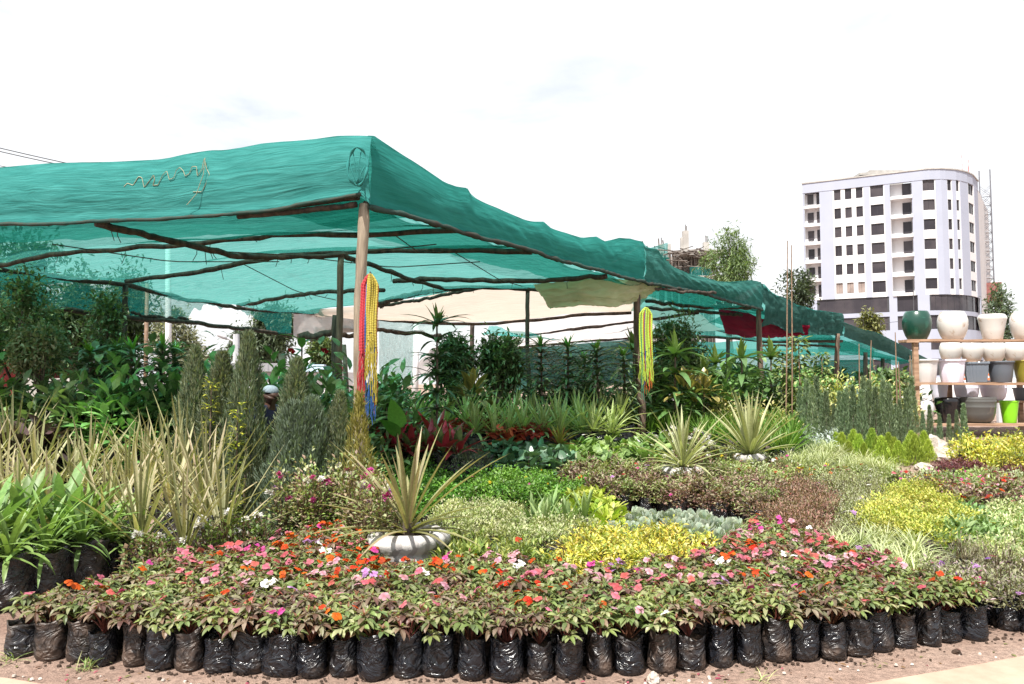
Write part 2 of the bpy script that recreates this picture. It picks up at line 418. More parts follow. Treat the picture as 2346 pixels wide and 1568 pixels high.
def impatiens_mesh(kind, seed):
    f = FB(); R = random.Random(seed)
    green = [(0.20, 0.235, 0.09), (0.15, 0.20, 0.06), (0.26, 0.27, 0.14), (0.11, 0.15, 0.055), (.17, .12, .075)]
    bronze = [(0.17, 0.125, 0.085), (0.21, 0.165, 0.12), (0.11, 0.06, 0.045), (0.18, 0.17, 0.10)]
    bright = [(0.20, 0.24, 0.09), (0.15, 0.20, 0.06), (0.25, 0.27, 0.13)]
    pal = {'green': green, 'bronze': bronze, 'bright': bright}[kind]
    nt_ = 12
    for k in range(nt_):
        a = k * 2.4 + R.random(); rr = 0.105 * math.sqrt((k + .3) / nt_)
        tip = Vector((rr * math.cos(a), rr * math.sin(a), 0.135 - rr * rr * 7 + R.uniform(-.015, .025)))
        f.tube([(0, 0, -0.02), tip * 0.5 + Vector((0, 0, 0.0)), tip], [0.005, 0.004, 0.003], 5, (0.13, 0.045, 0.03))
        n = 7
        az = a + np.arange(n) * 2.4 + rs.rand(n) * .5; el = rs.uniform(-.25, .45, n)
        D = dirs(az, el); D[:, 0] += rr * 3 * math.cos(a); D[:, 1] += rr * 3 * math.sin(a)
        c = pick(pal, n)
        f.leaves(np.array(tip)[None] + D * .008, D, ups(D) + unit(n) * .25, rs.uniform(.046, .076, n), rs.uniform(.020, .031, n), rs.uniform(.5, 1.3, n), .3, 'lance', 4, c * .9, c * 1.05, jit=.2)
        n = 5; az = ang(n); el = rs.uniform(.4, 1.2, n); D = dirs(az, el)
        c = pick([(0.16, 0.06, 0.035), (0.13, 0.15, 0.04), (0.19, 0.23, 0.07)], n)
        f.leaves(np.array(tip)[None] + D * .004 + [0, 0, .008], D, ups(D), rs.uniform(.022, .042, n), rs.uniform(.010, .015, n), rs.uniform(.2, .8, n), .35, 'lance', 3, c, jit=.2)
    return f.mesh('foliage', M_LEAF)
FLOWC = {'pink': ((0.35, 0.07, 0.11), (0.39, 0.13, 0.17)), 'salmon': ((0.36, 0.05, 0.06), (0.38, 0.09, 0.09)), 'orange': ((0.36, 0.035, 0.004), (0.42, 0.065, 0.006)),
         'white': ((0.60, 0.55, 0.56), (0.72, 0.70, 0.70)), 'magenta': ((0.38, 0.025, 0.16), (0.46, 0.07, 0.26)), 'red': ((0.28, 0.008, 0.010), (0.34, 0.015, 0.012)), 'lilac': ((0.28, 0.10, 0.30), (0.36, 0.22, 0.40)),
         'yellow': ((0.40, 0.26, 0.01), (0.46, 0.34, 0.02)), 'pale_pink': ((0.38, 0.14, 0.18), (0.46, 0.28, 0.32)), 'violet': ((0.16, 0.05, 0.26), (0.22, 0.09, 0.32))}
def flower_mesh(colr, r=0.0265, npet=5):
    f = FB(); c0, c1 = FLOWC[colr]
    az = np.arange(npet) * 2 * math.pi / npet + rs.rand(npet) * .3; D = dirs(az, rs.uniform(.05, .35, npet))
    P = np.tile([0, 0, 0.0], (npet, 1)) + np.stack([np.zeros(npet)] * 2 + [np.arange(npet) * 0.0008], 1)
    f.leaves(P, D, ups(D), r * rs.uniform(.85, 1.2, npet), r * .98, rs.uniform(.3, .9, npet), -.15, 'petal', 4, c0, c1, jit=.12)
    f.tube([(0, 0, -.02), (0, 0, 0.002)], [.0015, .003], 5, (0.5, 0.3, 0.1))
    return f.mesh('flower', M_PETAL, True)
def cluster_flower(colr, r=0.02, n=7):
    f = FB(); c0, c1 = FLOWC[colr]
    for k in range(n):
        a = k * 2.4; q = r * 1.1 * math.sqrt(k / n); az = np.arange(5) * 1.257 + k; D = dirs(az, np.full(5, .25))
        P = np.tile([q * math.cos(a), q * math.sin(a), -q * q * 12], (5, 1))
        f.leaves(P, D, ups(D), r * .5, r * .45, .5, 0, 'petal', 2, c0, c1)
    return f.mesh('flower', M_PETAL)
def pom_flower(colr, r=0.04, n=70, cen=None):
    f = FB(); c0, c1 = FLOWC[colr]
    el = np.arcsin(rs.rand(n) ** .8 * 1.05 - .05); az = ang(n); D = dirs(az, el)
    f.leaves(D * r * .25, D, ups(D) + unit(n) * .2, r * rs.uniform(.6, .9, n), r * .28, rs.uniform(.1, 1.0, n), -.4, 'petal', 3, c0 if cen is None else cen, c1, jit=.1)
    return f.mesh('flower', M_PETAL)
FL = {k: flower_mesh(k) for k in FLOWC}
FLS = {k: cluster_flower(k) for k in FLOWC}
POMS = {k: pom_flower(k, .036, 66) for k in ('white', 'magenta', 'lilac', 'yellow', 'pink')}
IMP = {k: [impatiens_mesh(k, s) for s in range(5)] for k in ('green', 'bronze', 'bright')}

def mound(n, r, h, L, Wd, pal, prof='lance', ns=2, bend=.6, fold=.25, jit=.2, up=0.4, tipc=None, edge=None, z0=0.0, mat=None, stems=0, core=0.55, stemc=(.1, .07, .04), name='foliage', clump=0):
    """leafy rounded plant: leaves through a dome of radius r and height h above z0"""
    f = FB()
    q = unit(n); q[:, 2] = np.abs(q[:, 2]); rr = rs.uniform(core, 1, n) ** .6
    if clump:
        cs = unit(clump); cs[:, 2] = np.abs(cs[:, 2]); ii = rs.randint(0, clump, n)
        q = cs[ii] * rs.uniform(.75, 1.05, (clump, 1))[ii] + rs.normal(size=(n, 3)) * .2; q[:, 2] = np.abs(q[:, 2]); rr = rs.uniform(.75, 1, n)
    P = q * rr[:, None] * np.array([r, r, h]) + [0, 0, z0]
    D = q * .6 + unit(n) * .6; D[:, 2] = D[:, 2] * .6 + up
    c = pick(pal, n)
    f.leaves(P, D, ups(D) + unit(n) * .4, L * rs.uniform(.7, 1.25, n), Wd * rs.uniform(.7, 1.2, n), rs.uniform(.3, 1.3, n) * bend, fold, prof, ns, c, None if tipc is None else pick(tipc, n), edge, jit)
    for _ in range(stems):
        a = rnd.random() * 6.28; e = rnd.uniform(.3, .95)
        f.tube([(0, 0, max(z0 - .05, 0)), (r * .3 * math.cos(a), r * .3 * math.sin(a), z0 + h * .4), (r * e * math.cos(a), r * e * math.sin(a), z0 + h * (1 - e * e * .6))], [.006, .004, .002], 4, stemc)
    return f.mesh(name, mat or M_LEAF)
def rosette(n, L, Wd, el0=.2, el1=1.45, bend=(.2, .8), prof='sword', ns=6, fold=.3, c0=(.2, .18, .09), c1=None, edge=None, jit=.15, z0=0, jitL=.25, base=.02, mat=None, name='foliage', smooth=True, pal=None, f=None, pal1=None):
    g = f or FB()
    t = (np.arange(n) + .5) / n; el = el0 + (el1 - el0) * t + rs.normal(size=n) * .08; az = np.arange(n) * 2.39996 + rs.normal(size=n) * .2
    D = dirs(az, el); P = np.stack([np.cos(az) * base * (1 - t), np.sin(az) * base * (1 - t), np.full(n, z0) + t * base], 1)
    N = -dirs(az, el - math.pi / 2)
    ll = L * (1 + rs.uniform(-jitL, jitL * .6, n)) * (.75 + .25 * np.sin(t * 3.0))
    cc = c0 if pal is None else pick(pal, n); cc1 = c1 if pal1 is None else pick(pal1, n)
    g.leaves(P, D, N, ll, Wd * rs.uniform(.8, 1.15, n), bend[0] + (bend[1] - bend[0]) * (1 - t) * rs.uniform(.6, 1.3, n), fold, prof, ns, cc, cc1, edge, jit)
    if f is None: return g.mesh(name, mat or M_LEAF, smooth)
def cypress(h, r, seed, pal, n=2600, L=.06, Wd=.013, top=.35, lean=0, tipc=None, pw=.95):
    f = FB(); R = np.random.RandomState(seed)
    t = R.rand(n) ** .85; prof = np.where(t < .15, .75 + t * 1.6, 1.0) * np.clip((1 - t) / top, 0, 1) ** pw
    az = R.rand(n) * 6.283; nb = 9
    lump = 1 + .22 * np.sin(az * 3 + t * 9 + seed) + .18 * np.sin(az * 5 - t * 17)
    rr = r * prof * lump * R.uniform(.45, 1.05, n) ** .5 + .01
    P = np.stack([rr * np.cos(az), rr * np.sin(az), t * h * .97], 1)
    D = np.stack([np.cos(az) * .38, np.sin(az) * .38, np.ones(n)], 1) + R.normal(size=(n, 3)) * .22
    N = np.stack([np.cos(az), np.sin(az), np.zeros(n)], 1) + R.normal(size=(n, 3)) * .5
    c = pick(pal, n)
    f.leaves(P, D, N, L * R.uniform(.6, 1.5, n), Wd * R.uniform(.7, 1.4, n), R.uniform(-.3, .4, n), .3, 'needle', 2, c, c * 1.25 if tipc is None else pick(tipc, n), jit=.25)
    f2 = FB(); f2.tube([(0, 0, 0), (0, 0, h * .5), (lean, 0, h * .8)], [.018, .012, .004], 6, (.16, .07, .04))
    return [('foliage', f.mesh('foliage', M_LEAF)), ('trunk', f2.mesh('trunk', M_TRUNK))]
def treecrown(name, blobs, n, L, Wd, pal, prof='lance', ns=2, bend=.5, sub=16, spread=.33, mat=None, down=0.0, hole=0.0):
    """leaf crown: leaves in many small clumps on each blob (cx,cy,cz,rx,ry,rz)"""
    f = FB(); tot = sum(b[3] * b[5] for b in blobs)
    for b in blobs:
        k = max(30, int(n * b[3] * b[5] / tot)); cs = unit(sub) * rs.uniform(.45, 1.0, (sub, 1))
        ii = rs.randint(0, sub, k); q = cs[ii] + rs.normal(size=(k, 3)) * spread * rs.uniform(.5, 1.1, (sub, 1))[ii]
        P = q * np.array(b[3:6]) + np.array(b[:3])
        D = unit(k) * .8 + q * .5; D[:, 2] -= down
        c = pick(pal, k) * rs.uniform(.8, 1.25, (sub, 1))[ii]
        f.leaves(P, D, ups(D) + unit(k) * .6, L * rs.uniform(.7, 1.3, k), Wd * rs.uniform(.7, 1.2, k), rs.uniform(0, 1.2, k) * bend, .25, prof, ns, c, jit=.2)
    return f.mesh(name, mat or M_LEAF)
def trunk_mesh(h, r, branches, name='trunk', c=(.1, .08, .06)):
    f = FB(); f.tube([(0, 0, 0), (.02 * h, 0, h * .35), (-.015 * h, .01 * h, h * .7), (0, 0, h)], [r, r * .8, r * .6, r * .3], 8, c)
    for (z, x, y, zz) in branches:
        f.tube([(0, 0, z), (x * .5, y * .5, z + (zz - z) * .65), (x, y, zz)], [r * .5, r * .33, r * .12], 6, c)
    return f.mesh(name, M_TRUNK)

BROWNS = [(0.09, 0.07, 0.04), (0.14, 0.10, 0.06)]
SW = dict(tan=[(0.20, 0.21, 0.09), (0.15, 0.19, 0.065), (0.28, 0.22, 0.13), (0.12, 0.16, 0.05), (0.22, 0.17, 0.10)],
          tan1=[(0.34, 0.27, 0.16), (0.22, 0.23, 0.10), (0.38, 0.28, 0.19), (0.18, 0.2, .08)])
K = {}
K['phormium'] = [[('foliage', rosette(25, .98 + .06 * s, .042, .65, 1.5, (.0, .30), 'sword', 6, .45, pal=SW['tan'], pal1=SW['tan1'], edge=(.36, .34, .19), jit=.2, z0=.3, base=.06)), ('grow_bag', BIGBAGS[s % 4])] for s in range(4)]
K['clivia'] = [[('foliage', rosette(32, .52, .036, .35, 1.4, (.5, 1.6), 'strap', 7, .28, c0=(.16, .24, .07), c1=(.20, .31, .09), jit=.25, z0=.32, base=.05)), ('grow_bag', BIGBAGS[s % 4])] for s in range(4)]
K['cliviabig'] = [[('foliage', rosette(20, .62, .085, .6, 1.45, (.2, .9), 'strap', 7, .22, c0=(.13, .21, .06), c1=(.19, .30, .10), jit=.2, z0=.32, base=.05)), ('grow_bag', BIGBAGS[s % 4])] for s in range(2)]
JUN = [(0.12, 0.155, 0.095), (0.16, 0.20, 0.13), (0.09, 0.12, 0.07), (0.20, 0.215, 0.125)]
JUNB = [(0.13, 0.175, 0.125), (0.165, 0.215, 0.155), (0.10, 0.135, 0.095)]
K['juniper'] = [cypress(2.0, .26, 3 + s, JUN, 7500, .06, .014, .75, pw=.7) for s in range(3)] 
K['juniperb'] = [cypress(1.4, .25, 13 + s, JUNB, 6000, .055, .014, .55, pw=.65) for s in range(2)]
K['gold'] = [cypress(1.4, .13, 31, [(0.22, 0.20, 0.05), (0.16, 0.15, 0.04), (0.28, 0.25, 0.08)], 2200, .05, .013, .5)]
K['column'] = [cypress(1.2, .10, 41 + s, [(0.16, 0.22, 0.13), (0.22, 0.28, 0.17), (0.11, 0.155, 0.09)], 2000, .055, .015, .8) for s in range(4)]
K['thuja'] = [cypress(.62, .22, 51 + s, [(0.22, 0.33, 0.04), (0.30, 0.40, 0.06), (0.12, 0.20, 0.03)], 2200, .06, .016, .9, tipc=[(0.38, 0.48, 0.08)]) for s in range(3)]
YEL = [(0.52, 0.47, 0.06), (0.62, 0.56, 0.10), (0.32, 0.36, 0.06), (0.60, 0.55, 0.20), (0.44, 0.33, 0.05), (0.20, 0.25, 0.05)]
K['duranta'] = [[('foliage', mound(260, .17, .25, .052, .018, YEL, 'lance', 3, .9, z0=.15, stems=9, clump=11)), ('grow_bag', BAGS[s])] for s in range(4)]
K['pentas'] = [[('foliage', mound(170, .15, .2, .075, .022, [(0.14, 0.19, 0.045), (0.20, 0.25, 0.06), (0.10, 0.14, 0.035), (0.28, 0.30, 0.08)], 'lance', 3, .7, up=.7, z0=.15, stems=6, clump=12)), ('grow_bag', BAGS[s])] for s in range(4)]
K['parsley'] = [[('foliage', mound(260, .16, .18, .045, .03, [(0.10, 0.24, 0.03), (0.15, 0.30, 0.05), (0.08, 0.17, 0.03)], 'oval', 2, .7, z0=.15, stems=6, clump=20)), ('grow_bag', BAGS[s])] for s in range(3)]
K['succulent'] = [[('foliage', mound(420, .16, .14, .03, .016, [(0.28, 0.32, 0.12), (0.36, 0.38, 0.20), (0.20, 0.26, 0.08), (0.40, 0.40, 0.24)], 'oval', 2, .3, z0=.17, stems=3, clump=18)), ('grow_bag', BAGS[s])] for s in range(3)]
K['sedum'] = [[('foliage', mound(600, .19, .12, .026, .014, [(0.34, 0.37, 0.06), (0.46, 0.45, 0.11), (0.20, 0.25, 0.05), (.40, .36, .08)], 'oval', 2, .4, z0=.2, clump=26)), ('grow_bag', BAGS[s])] for s in range(3)]
K['hosta'] = [[('foliage', mound(34, .16, .2, .16, .085, [(0.34, 0.40, 0.06), (0.26, 0.36, 0.04), (0.42, 0.44, 0.10)], 'oval', 4, .7, .2, up=.5, z0=.12, stems=5)), ('grow_bag', BAGS[s])] for s in range(2)]
K['feather'] = [[('foliage', mound(700, .16, .24, .035, .006, [(0.14, 0.24, 0.05), (0.19, 0.30, 0.08)], 'needle', 1, .2, up=.7, z0=.1, clump=24)), ('grow_bag', BAGS[s])] for s in range(2)]
K['brownleaf'] = [[('foliage', mound(420, .17, .24, .034, .012, [(0.22, 0.11, 0.085), (0.30, 0.18, 0.13), (0.14, 0.08, 0.06), (0.22, 0.18, 0.10)], 'lance', 2, .6, z0=.14, stems=8, clump=18)), ('grow_bag', BAGS[s])] for s in range(3)]
K['airy'] = [[('foliage', mound(520, .17, .26, .026, .008, [(0.24, 0.28, 0.10), (0.32, 0.34, 0.16), (0.2, 0.2, 0.10), (0.42, 0.42, 0.3)], 'lance', 2, .4, up=.7, z0=.12, stems=10, clump=22)), ('grow_bag', BAGS[s])] for s in range(3)]
K['lavender'] = [[('foliage', mound(420, .15, .24, .034, .009, [(0.26, 0.23, 0.16), (0.32, 0.29, 0.21), (0.2, 0.2, 0.11), (0.36, 0.30, 0.24)], 'needle', 1, .3, up=.9, z0=.13, stems=10, clump=14)), ('grow_bag', BAGS[s])] for s in range(3)]
K['verbena'] = [[('foliage', mound(320, .16, .16, .034, .015, [(0.24, 0.25, 0.14), (0.30, 0.30, 0.18), (0.18, 0.18, 0.11), (0.32, 0.24, 0.25)], 'lance', 2, .6, z0=.16, stems=6, clump=18)), ('grow_bag', BAGS[s])] for s in range(3)]
K['variegated'] = [[('foliage', mound(360, .18, .18, .042, .019, [(0.42, 0.46, 0.22), (0.26, 0.34, 0.12), (0.50, 0.50, 0.28), (0.18, 0.26, 0.09)], 'lance', 2, .7, z0=.15, stems=4, clump=18)), ('grow_bag', BAGS[s])] for s in range(3)]
K['calendula'] = [[('foliage', mound(120, .17, .18, .085, .024, [(0.17, 0.28, 0.10), (0.24, 0.34, 0.15), (0.13, 0.22, 0.08)], 'strap', 3, .8, up=.7, z0=.12, stems=4)), ('grow_bag', BAGS[s])] for s in range(2)]
K['maroon'] = [[('foliage', mound(420, .19, .14, .035, .015, [(0.13, 0.04, 0.05), (0.18, 0.07, 0.075), (0.08, 0.025, 0.035)], 'lance', 2, .6, z0=.14, clump=20)), ('grow_bag', BAGS[s])] for s in range(3)]
K['mixed'] = [[('foliage', mound(260, .17, .16, .042, .020, p, 'lance', 2, .8, z0=.15, stems=5, clump=14)), ('grow_bag', BAGS[s])] for s, p in enumerate([[(0.22, 0.28, 0.09), (0.30, 0.34, 0.14)], [(0.20, 0.15, 0.09), (0.26, 0.23, 0.13)], [(0.26, 0.34, 0.12), (0.2, 0.28, 0.08)], [(0.32, 0.36, 0.22), (0.24, 0.27, 0.12)]])]
K['midimp'] = [[('foliage', mound(300, .15, .2, .048, .019, p, 'lance', 3, 1.1, z0=.15, stems=8, clump=14)), ('grow_bag', BAGS[s])] for s, p in enumerate([[(0.12, 0.07, 0.055), (0.27, 0.19, 0.15), (0.20, 0.22, 0.09)], [(0.11, 0.055, 0.05), (0.20, 0.11, 0.09), (0.30, 0.26, 0.18)], [(0.20, 0.27, 0.09), (0.13, 0.10, 0.06), (0.3, 0.31, 0.16)]])]
K['grass'] = [[('foliage', rosette(90, .25, .010, .2, 1.4, (.8, 1.9), 'sword', 5, .2, c0=(.26, .31, .12), c1=(.36, .39, .19), edge=(.38, .40, .24), jit=.25, z0=.16, base=.05)), ('grow_bag', BAGS[s])] for s in range(3)]
K['echeveria'] = [[('foliage', rosette(46, .105, .062, .1, 1.35, (-.9, -.3), 'petal', 4, -.25, pal=[(0.17, 0.27, 0.22), (0.22, 0.32, 0.26), (0.14, 0.22, 0.19)], pal1=[(0.30, 0.38, 0.32), (0.34, 0.36, 0.30)], edge=(.38, .42, .35), jit=.2, z0=.2, base=.03)), ('grow_bag', BAGS[s])] for s in range(3)]
K['aloe'] = [[('foliage', rosette(12, .27, .045, .7, 1.4, (-.1, .2), 'sword', 5, .5, c0=(.17, .26, .10), c1=(.22, .30, .12), jit=.15, z0=.18, base=.04)), ('grow_bag', BAGS[1])]]
K['chrys'] = [[('foliage', mound(260, .17, .26, .04, .024, p, 'oval', 2, .8, z0=.12, stems=14, core=.5, stemc=(.13, .08, .05))), ('grow_bag', BAGS[s])] for s, p in enumerate([[(0.09, 0.14, 0.04), (0.13, 0.19, 0.05), (0.12, 0.08, 0.05)], [(0.12, 0.075, 0.045), (0.17, 0.11, 0.07), (0.15, 0.2, 0.06)], [(0.17, 0.24, 0.05), (0.12, 0.16, 0.05), (0.1, 0.07, 0.045)]])]
K['tallchrys'] = [[('foliage', mound(420, .19, .52, .045, .024, p, 'oval', 2, .8, z0=.18, stems=22, core=.5, stemc=(.16, .10, .06), clump=22)), ('grow_bag', BAGS[s])] for s, p in enumerate([[(0.22, 0.14, 0.09), (0.32, 0.24, 0.16), (0.26, 0.33, 0.12)], [(0.32, 0.42, 0.11), (0.24, 0.32, 0.10), (0.25, 0.18, 0.12)], [(0.2, 0.27, 0.09), (0.3, 0.22, 0.16), (.34, .36, .2)]])]
K['calla'] = [[('foliage', mound(30, .2, .34, .2, .13, p, 'heart', 5, .8, .18, up=.35, z0=.15, stems=9, stemc=(.1, .16, .05))), ('grow_bag', BAGS[s])] for s, p in enumerate([[(0.13, 0.22, 0.06), (0.20, 0.30, 0.10)], [(0.16, 0.27, 0.06), (0.26, 0.36, 0.12)]])]
K['taro'] = [[('foliage', mound(34, .22, .34, .19, .14, [(0.08, 0.16, 0.085), (0.11, 0.20, 0.115), (0.06, 0.12, 0.065)], 'heart', 5, .8, .15, up=.3, z0=.15, stems=8, mat=M_GLOSS)), ('grow_bag', BAGS[s])] for s in range(2)]
K['begonia'] = [[('foliage', mound(46, .19, .16, .10, .07, [(0.42, 0.05, 0.035), (0.26, 0.04, 0.03), (0.50, 0.10, 0.06)], 'heart', 4, .7, .1, up=.15, z0=.18, mat=M_GLOSS)), ('grow_bag', BAGS[s])] for s in range(2)]
K['redcordy'] = [[('foliage', rosette(20, .34, .07, .4, 1.45, (.1, .9), 'lance', 5, .35, pal=[(0.30, 0.03, 0.04), (0.10, 0.16, 0.07), (0.20, 0.06, 0.05), (0.38, 0.035, 0.055), (.14, .2, .08)], jit=.2, z0=.3, base=.03, mat=M_GLOSS)), ('grow_bag', BAGS[s])] for s in range(3)]
K['bromeliad'] = [[('foliage', rosette(26, .30, .04, .35, 1.45, (.2, .9), 'sword', 5, .35, pal=[(0.32, 0.04, 0.03), (0.25, 0.25, 0.06), (0.20, 0.07, 0.03)], jit=.2, z0=.3, base=.03)), ('grow_bag', BAGS[3])]]
K['yucca'] = [[('foliage', rosette(32, .5, .038, .1, 1.5, (.05, .7), 'sword', 5, .35, c0=(.20, .30, .09), c1=(.27, .38, .12), edge=(.46, .50, .26), jit=.25, z0=.4, base=.04)), ('grow_bag', BIGBAGS[s])] for s in range(3)]
K['sansev'] = [[('foliage', rosette(26, .6, .04, .9, 1.5, (.0, .5), 'sword', 5, .3, c0=(.05, .12, .05), c1=(.08, .17, .06), jit=.25, z0=.35, base=.07)), ('grow_bag', BIGBAGS[s])] for s in range(2)]
K['fern'] = [[('foliage', rosette(60, .42, .03, .5, 1.5, (.1, 1.0), 'sword', 4, .2, c0=(.08, .17, .03), c1=(.13, .24, .04), jit=.25, z0=.2, base=.12)), ('grow_bag', BIGBAGS[s])] for s in range(2)]
K['rosemary'] = [[('foliage', mound(900, .2, .42, .05, .013, [(0.12, 0.17, 0.08), (0.16, 0.21, 0.11), (0.2, 0.2, 0.12)], 'needle', 1, .3, up=1.0, z0=.1, clump=20)), ('grow_bag', BIGBAGS[s])] for s in range(2)]
K['dusty'] = [[('foliage', mound(260, .18, .2, .06, .02, [(0.34, 0.40, 0.38), (0.42, 0.47, 0.45)], 'petal', 3, .8, z0=.14, clump=14)), ('grow_bag', BAGS[s])] for s in range(2)]
K['darkfill'] = [[('foliage', mound(420, .34, .62, .13, .055, p, 'oval', 3, .8, z0=.12, up=.3, stems=6, clump=22, mat=M_GLOSS)), ('grow_bag', BIGBAGS[s])] for s, p in enumerate([[(0.085, 0.17, 0.06), (0.12, 0.22, 0.08), (0.06, 0.12, 0.045)], [(0.12, 0.25, 0.07), (0.17, 0.31, 0.09)], [(0.09, 0.15, 0.065), (0.19, 0.30, 0.12)]])]
K['yellowshrub'] = [[('foliage', mound(650, .34, .5, .06, .026, [(0.40, 0.38, 0.14), (0.28, 0.30, 0.10), (0.5, 0.46, 0.2), (0.2, 0.24, 0.07)], 'lance', 2, .7, z0=.15, stems=8, clump=22)), ('grow_bag', BIGBAGS[s])] for s in range(2)]
K['oyster'] = [[('foliage', rosette(26, .52, .10, .15, 1.3, (.8, 1.7), 'strap', 6, .3, pal=[(0.05, 0.035, 0.035), (0.08, 0.05, 0.05)], jit=.2, z0=.34, base=.05, mat=M_GLOSS)), ('grow_bag', BIGBAGS[s])] for s in range(2)]
def dracaena(h, seed, L=.40, tiers=11, per=16, Wd=.048, pal=None, top=(0.10, 0.26, 0.03), spear=.24):
    pal = pal or [(0.11, 0.17, 0.085), (0.15, 0.22, 0.11), (0.075, 0.12, 0.06)]
    f = FB(); g = FB(); g.tube([(0, 0, 0), (.02, 0, h * .5), (0, 0, h)], [.024, .02, .014], 7, (.13, .1, .07))
    for k in range(tiers):
        z = h * (.40 + .6 * k / (tiers - 1)); n = per
        az = np.arange(n) * 2.4 + k + rs.rand(n) * .4; el = rs.uniform(.0, .5, n) + .3 * k / tiers; D = dirs(az, el)
        f.leaves(np.tile([0, 0, z], (n, 1)), D, ups(D), L * rs.uniform(.75, 1.1, n), Wd, rs.uniform(.5, 1.3, n), .3, 'sword', 5, pick(pal, n), pick(pal, n) * 1.3, jit=.2)
    n = 10; az = ang(n); D = dirs(az, rs.uniform(1.0, 1.5, n))
    f.leaves(np.tile([0, 0, h - .03], (n, 1)), D, -dirs(az, np.full(n, -.5)), spear * rs.uniform(.7, 1.2, n), Wd * .85, rs.uniform(0, .4, n), .4, 'sword', 4, top, (top[0] * 1.5, top[1] * 1.2, top[2]), jit=.2)
    return [('foliage', f.mesh('foliage', M_GLOSS, True)), ('stem', g.mesh('stem', M_TRUNK)), ('grow_bag', BIGBAGS[seed % 4])]
K['dracaena'] = [dracaena(1.55, s) for s in range(4)]
K['corn'] = [dracaena(1.4, s + 4, .6, 4, 8, .12, [(0.07, 0.13, 0.045), (0.09, 0.17, 0.05)], (0.08, 0.15, 0.035), .38) for s in range(2)]
K['rubber'] = [[('foliage', (lambda f: (rosette(26, .28, .10, .1, 1.45, (.3, 1.2), 'oval', 5, .15, pal=[(0.07, 0.09, 0.03), (0.14, 0.13, 0.04)], edge=(0.36, 0.29, 0.09), jit=.2, z0=h, base=.25, f=f), f.mesh('foliage', M_GLOSS, True))[1])(FB())), ('grow_bag', BIGBAGS[s])] for s, h in enumerate([.75, .9])]
def vine(h, s):
    f = FB(); n = 420; z = rs.rand(n) * h; az = ang(n); r = .16 * (.4 + .6 * np.sin(np.clip(z / h, 0, 1) * 2.6 + .4)) * rs.uniform(.5, 1.2, n)
    D = dirs(az, rs.uniform(-.5, .5, n)); P = np.stack([r * np.cos(az), r * np.sin(az), z + .2], 1)
    f.leaves(P, D, ups(D) + unit(n) * .4, rs.uniform(.07, .13, n), rs.uniform(.04, .07, n), rs.uniform(.2, 1, n), .2, 'heart', 3, pick([(0.12, 0.18, 0.05), (0.20, 0.26, 0.09), (0.08, 0.12, 0.04), (0.3, 0.34, 0.15)], n), jit=.2)
    g = FB(); g.tube([(0, 0, 0), (.03, 0, h * .5), (0, 0, h * 1.05)], [.014, .012, .008], 6)
    return [('foliage', f.mesh('foliage', M_LEAF)), ('stake', g.mesh('stake', M_BAMBOO)), ('grow_bag', BIGBAGS[s % 4])]
K['vine'] = [vine(1.5, 0), vine(1.4, 1)]

def inside(p, poly):
    x, y = p; r = False; j = len(poly) - 1
    for i in range(len(poly)):
        xi, yi = poly[i]; xj, yj = poly[j]
        if (yi > y) != (yj > y) and x < (xj - xi) * (y - yi) / (yj - yi) + xi: r = not r
        j = i
    return r
TAKEN = []
def spots(polyD, h, sp, jit=.36, seed=0, mind=0.0):
    """places for plants, set out in staggered rows over the piece of ground a bed covers"""
    R = random.Random(seed); poly = [tuple(G(x, y, h)[:2]) for x, y in polyD]
    x0, x1 = min(p[0] for p in poly), max(p[0] for p in poly); y0, y1 = min(p[1] for p in poly), max(p[1] for p in poly)
    out = []; j = 0; y = y0 + sp * .3
    while y < y1:
        x = x0 + (sp / 2 if j % 2 else 0)
        while x < x1 + sp:
            q = (x + R.uniform(-jit, jit) * sp, y + R.uniform(-jit, jit) * sp)
            if inside(q, poly):
                if all((q[0] - a) ** 2 + (q[1] - b) ** 2 > (r * .8) ** 2 for a, b, r in TAKEN): out.append(q)
            x += sp
        y += sp * .87; j += 1
    return out
COUNT = {}
def bed(kit, name, label, cat, group, polyD, h, sp, sc0=.9, sc1=1.12, flowers=None, seed=1, claim=True, fh=None, tilt=.06):
    pts = spots(polyD, h, sp, seed=seed)
    R = random.Random(seed * 31 + 5)
    for (x, y) in pts:
        k = kit[R.randrange(len(kit))]
        s = R.uniform(sc0, sc1)
        o = place(k, name, label, cat, (x, y, gz(y)), R.random() * 6.28, s, group, (R.uniform(-tilt, tilt), R.uniform(-tilt, tilt)))
        if flowers:
            meshes, lo, hi, fr, fz = flowers
            for _ in range(R.randint(lo, hi)):
                a = R.random() * 6.28; q = fr * math.sqrt(R.random())
                c = link('flower', R.choice(meshes), o, (q * math.cos(a), q * math.sin(a), fz * (1 - (q / fr) ** 2 * .35) + R.uniform(-.01, .02)), (R.uniform(-.5, .5) - .25, R.uniform(-.5, .5), R.random() * 6), R.uniform(.8, 1.2))
    if claim: TAKEN.extend((x, y, sp) for x, y in pts)
    COUNT[name] = COUNT.get(name, 0) + len(pts)
    return pts
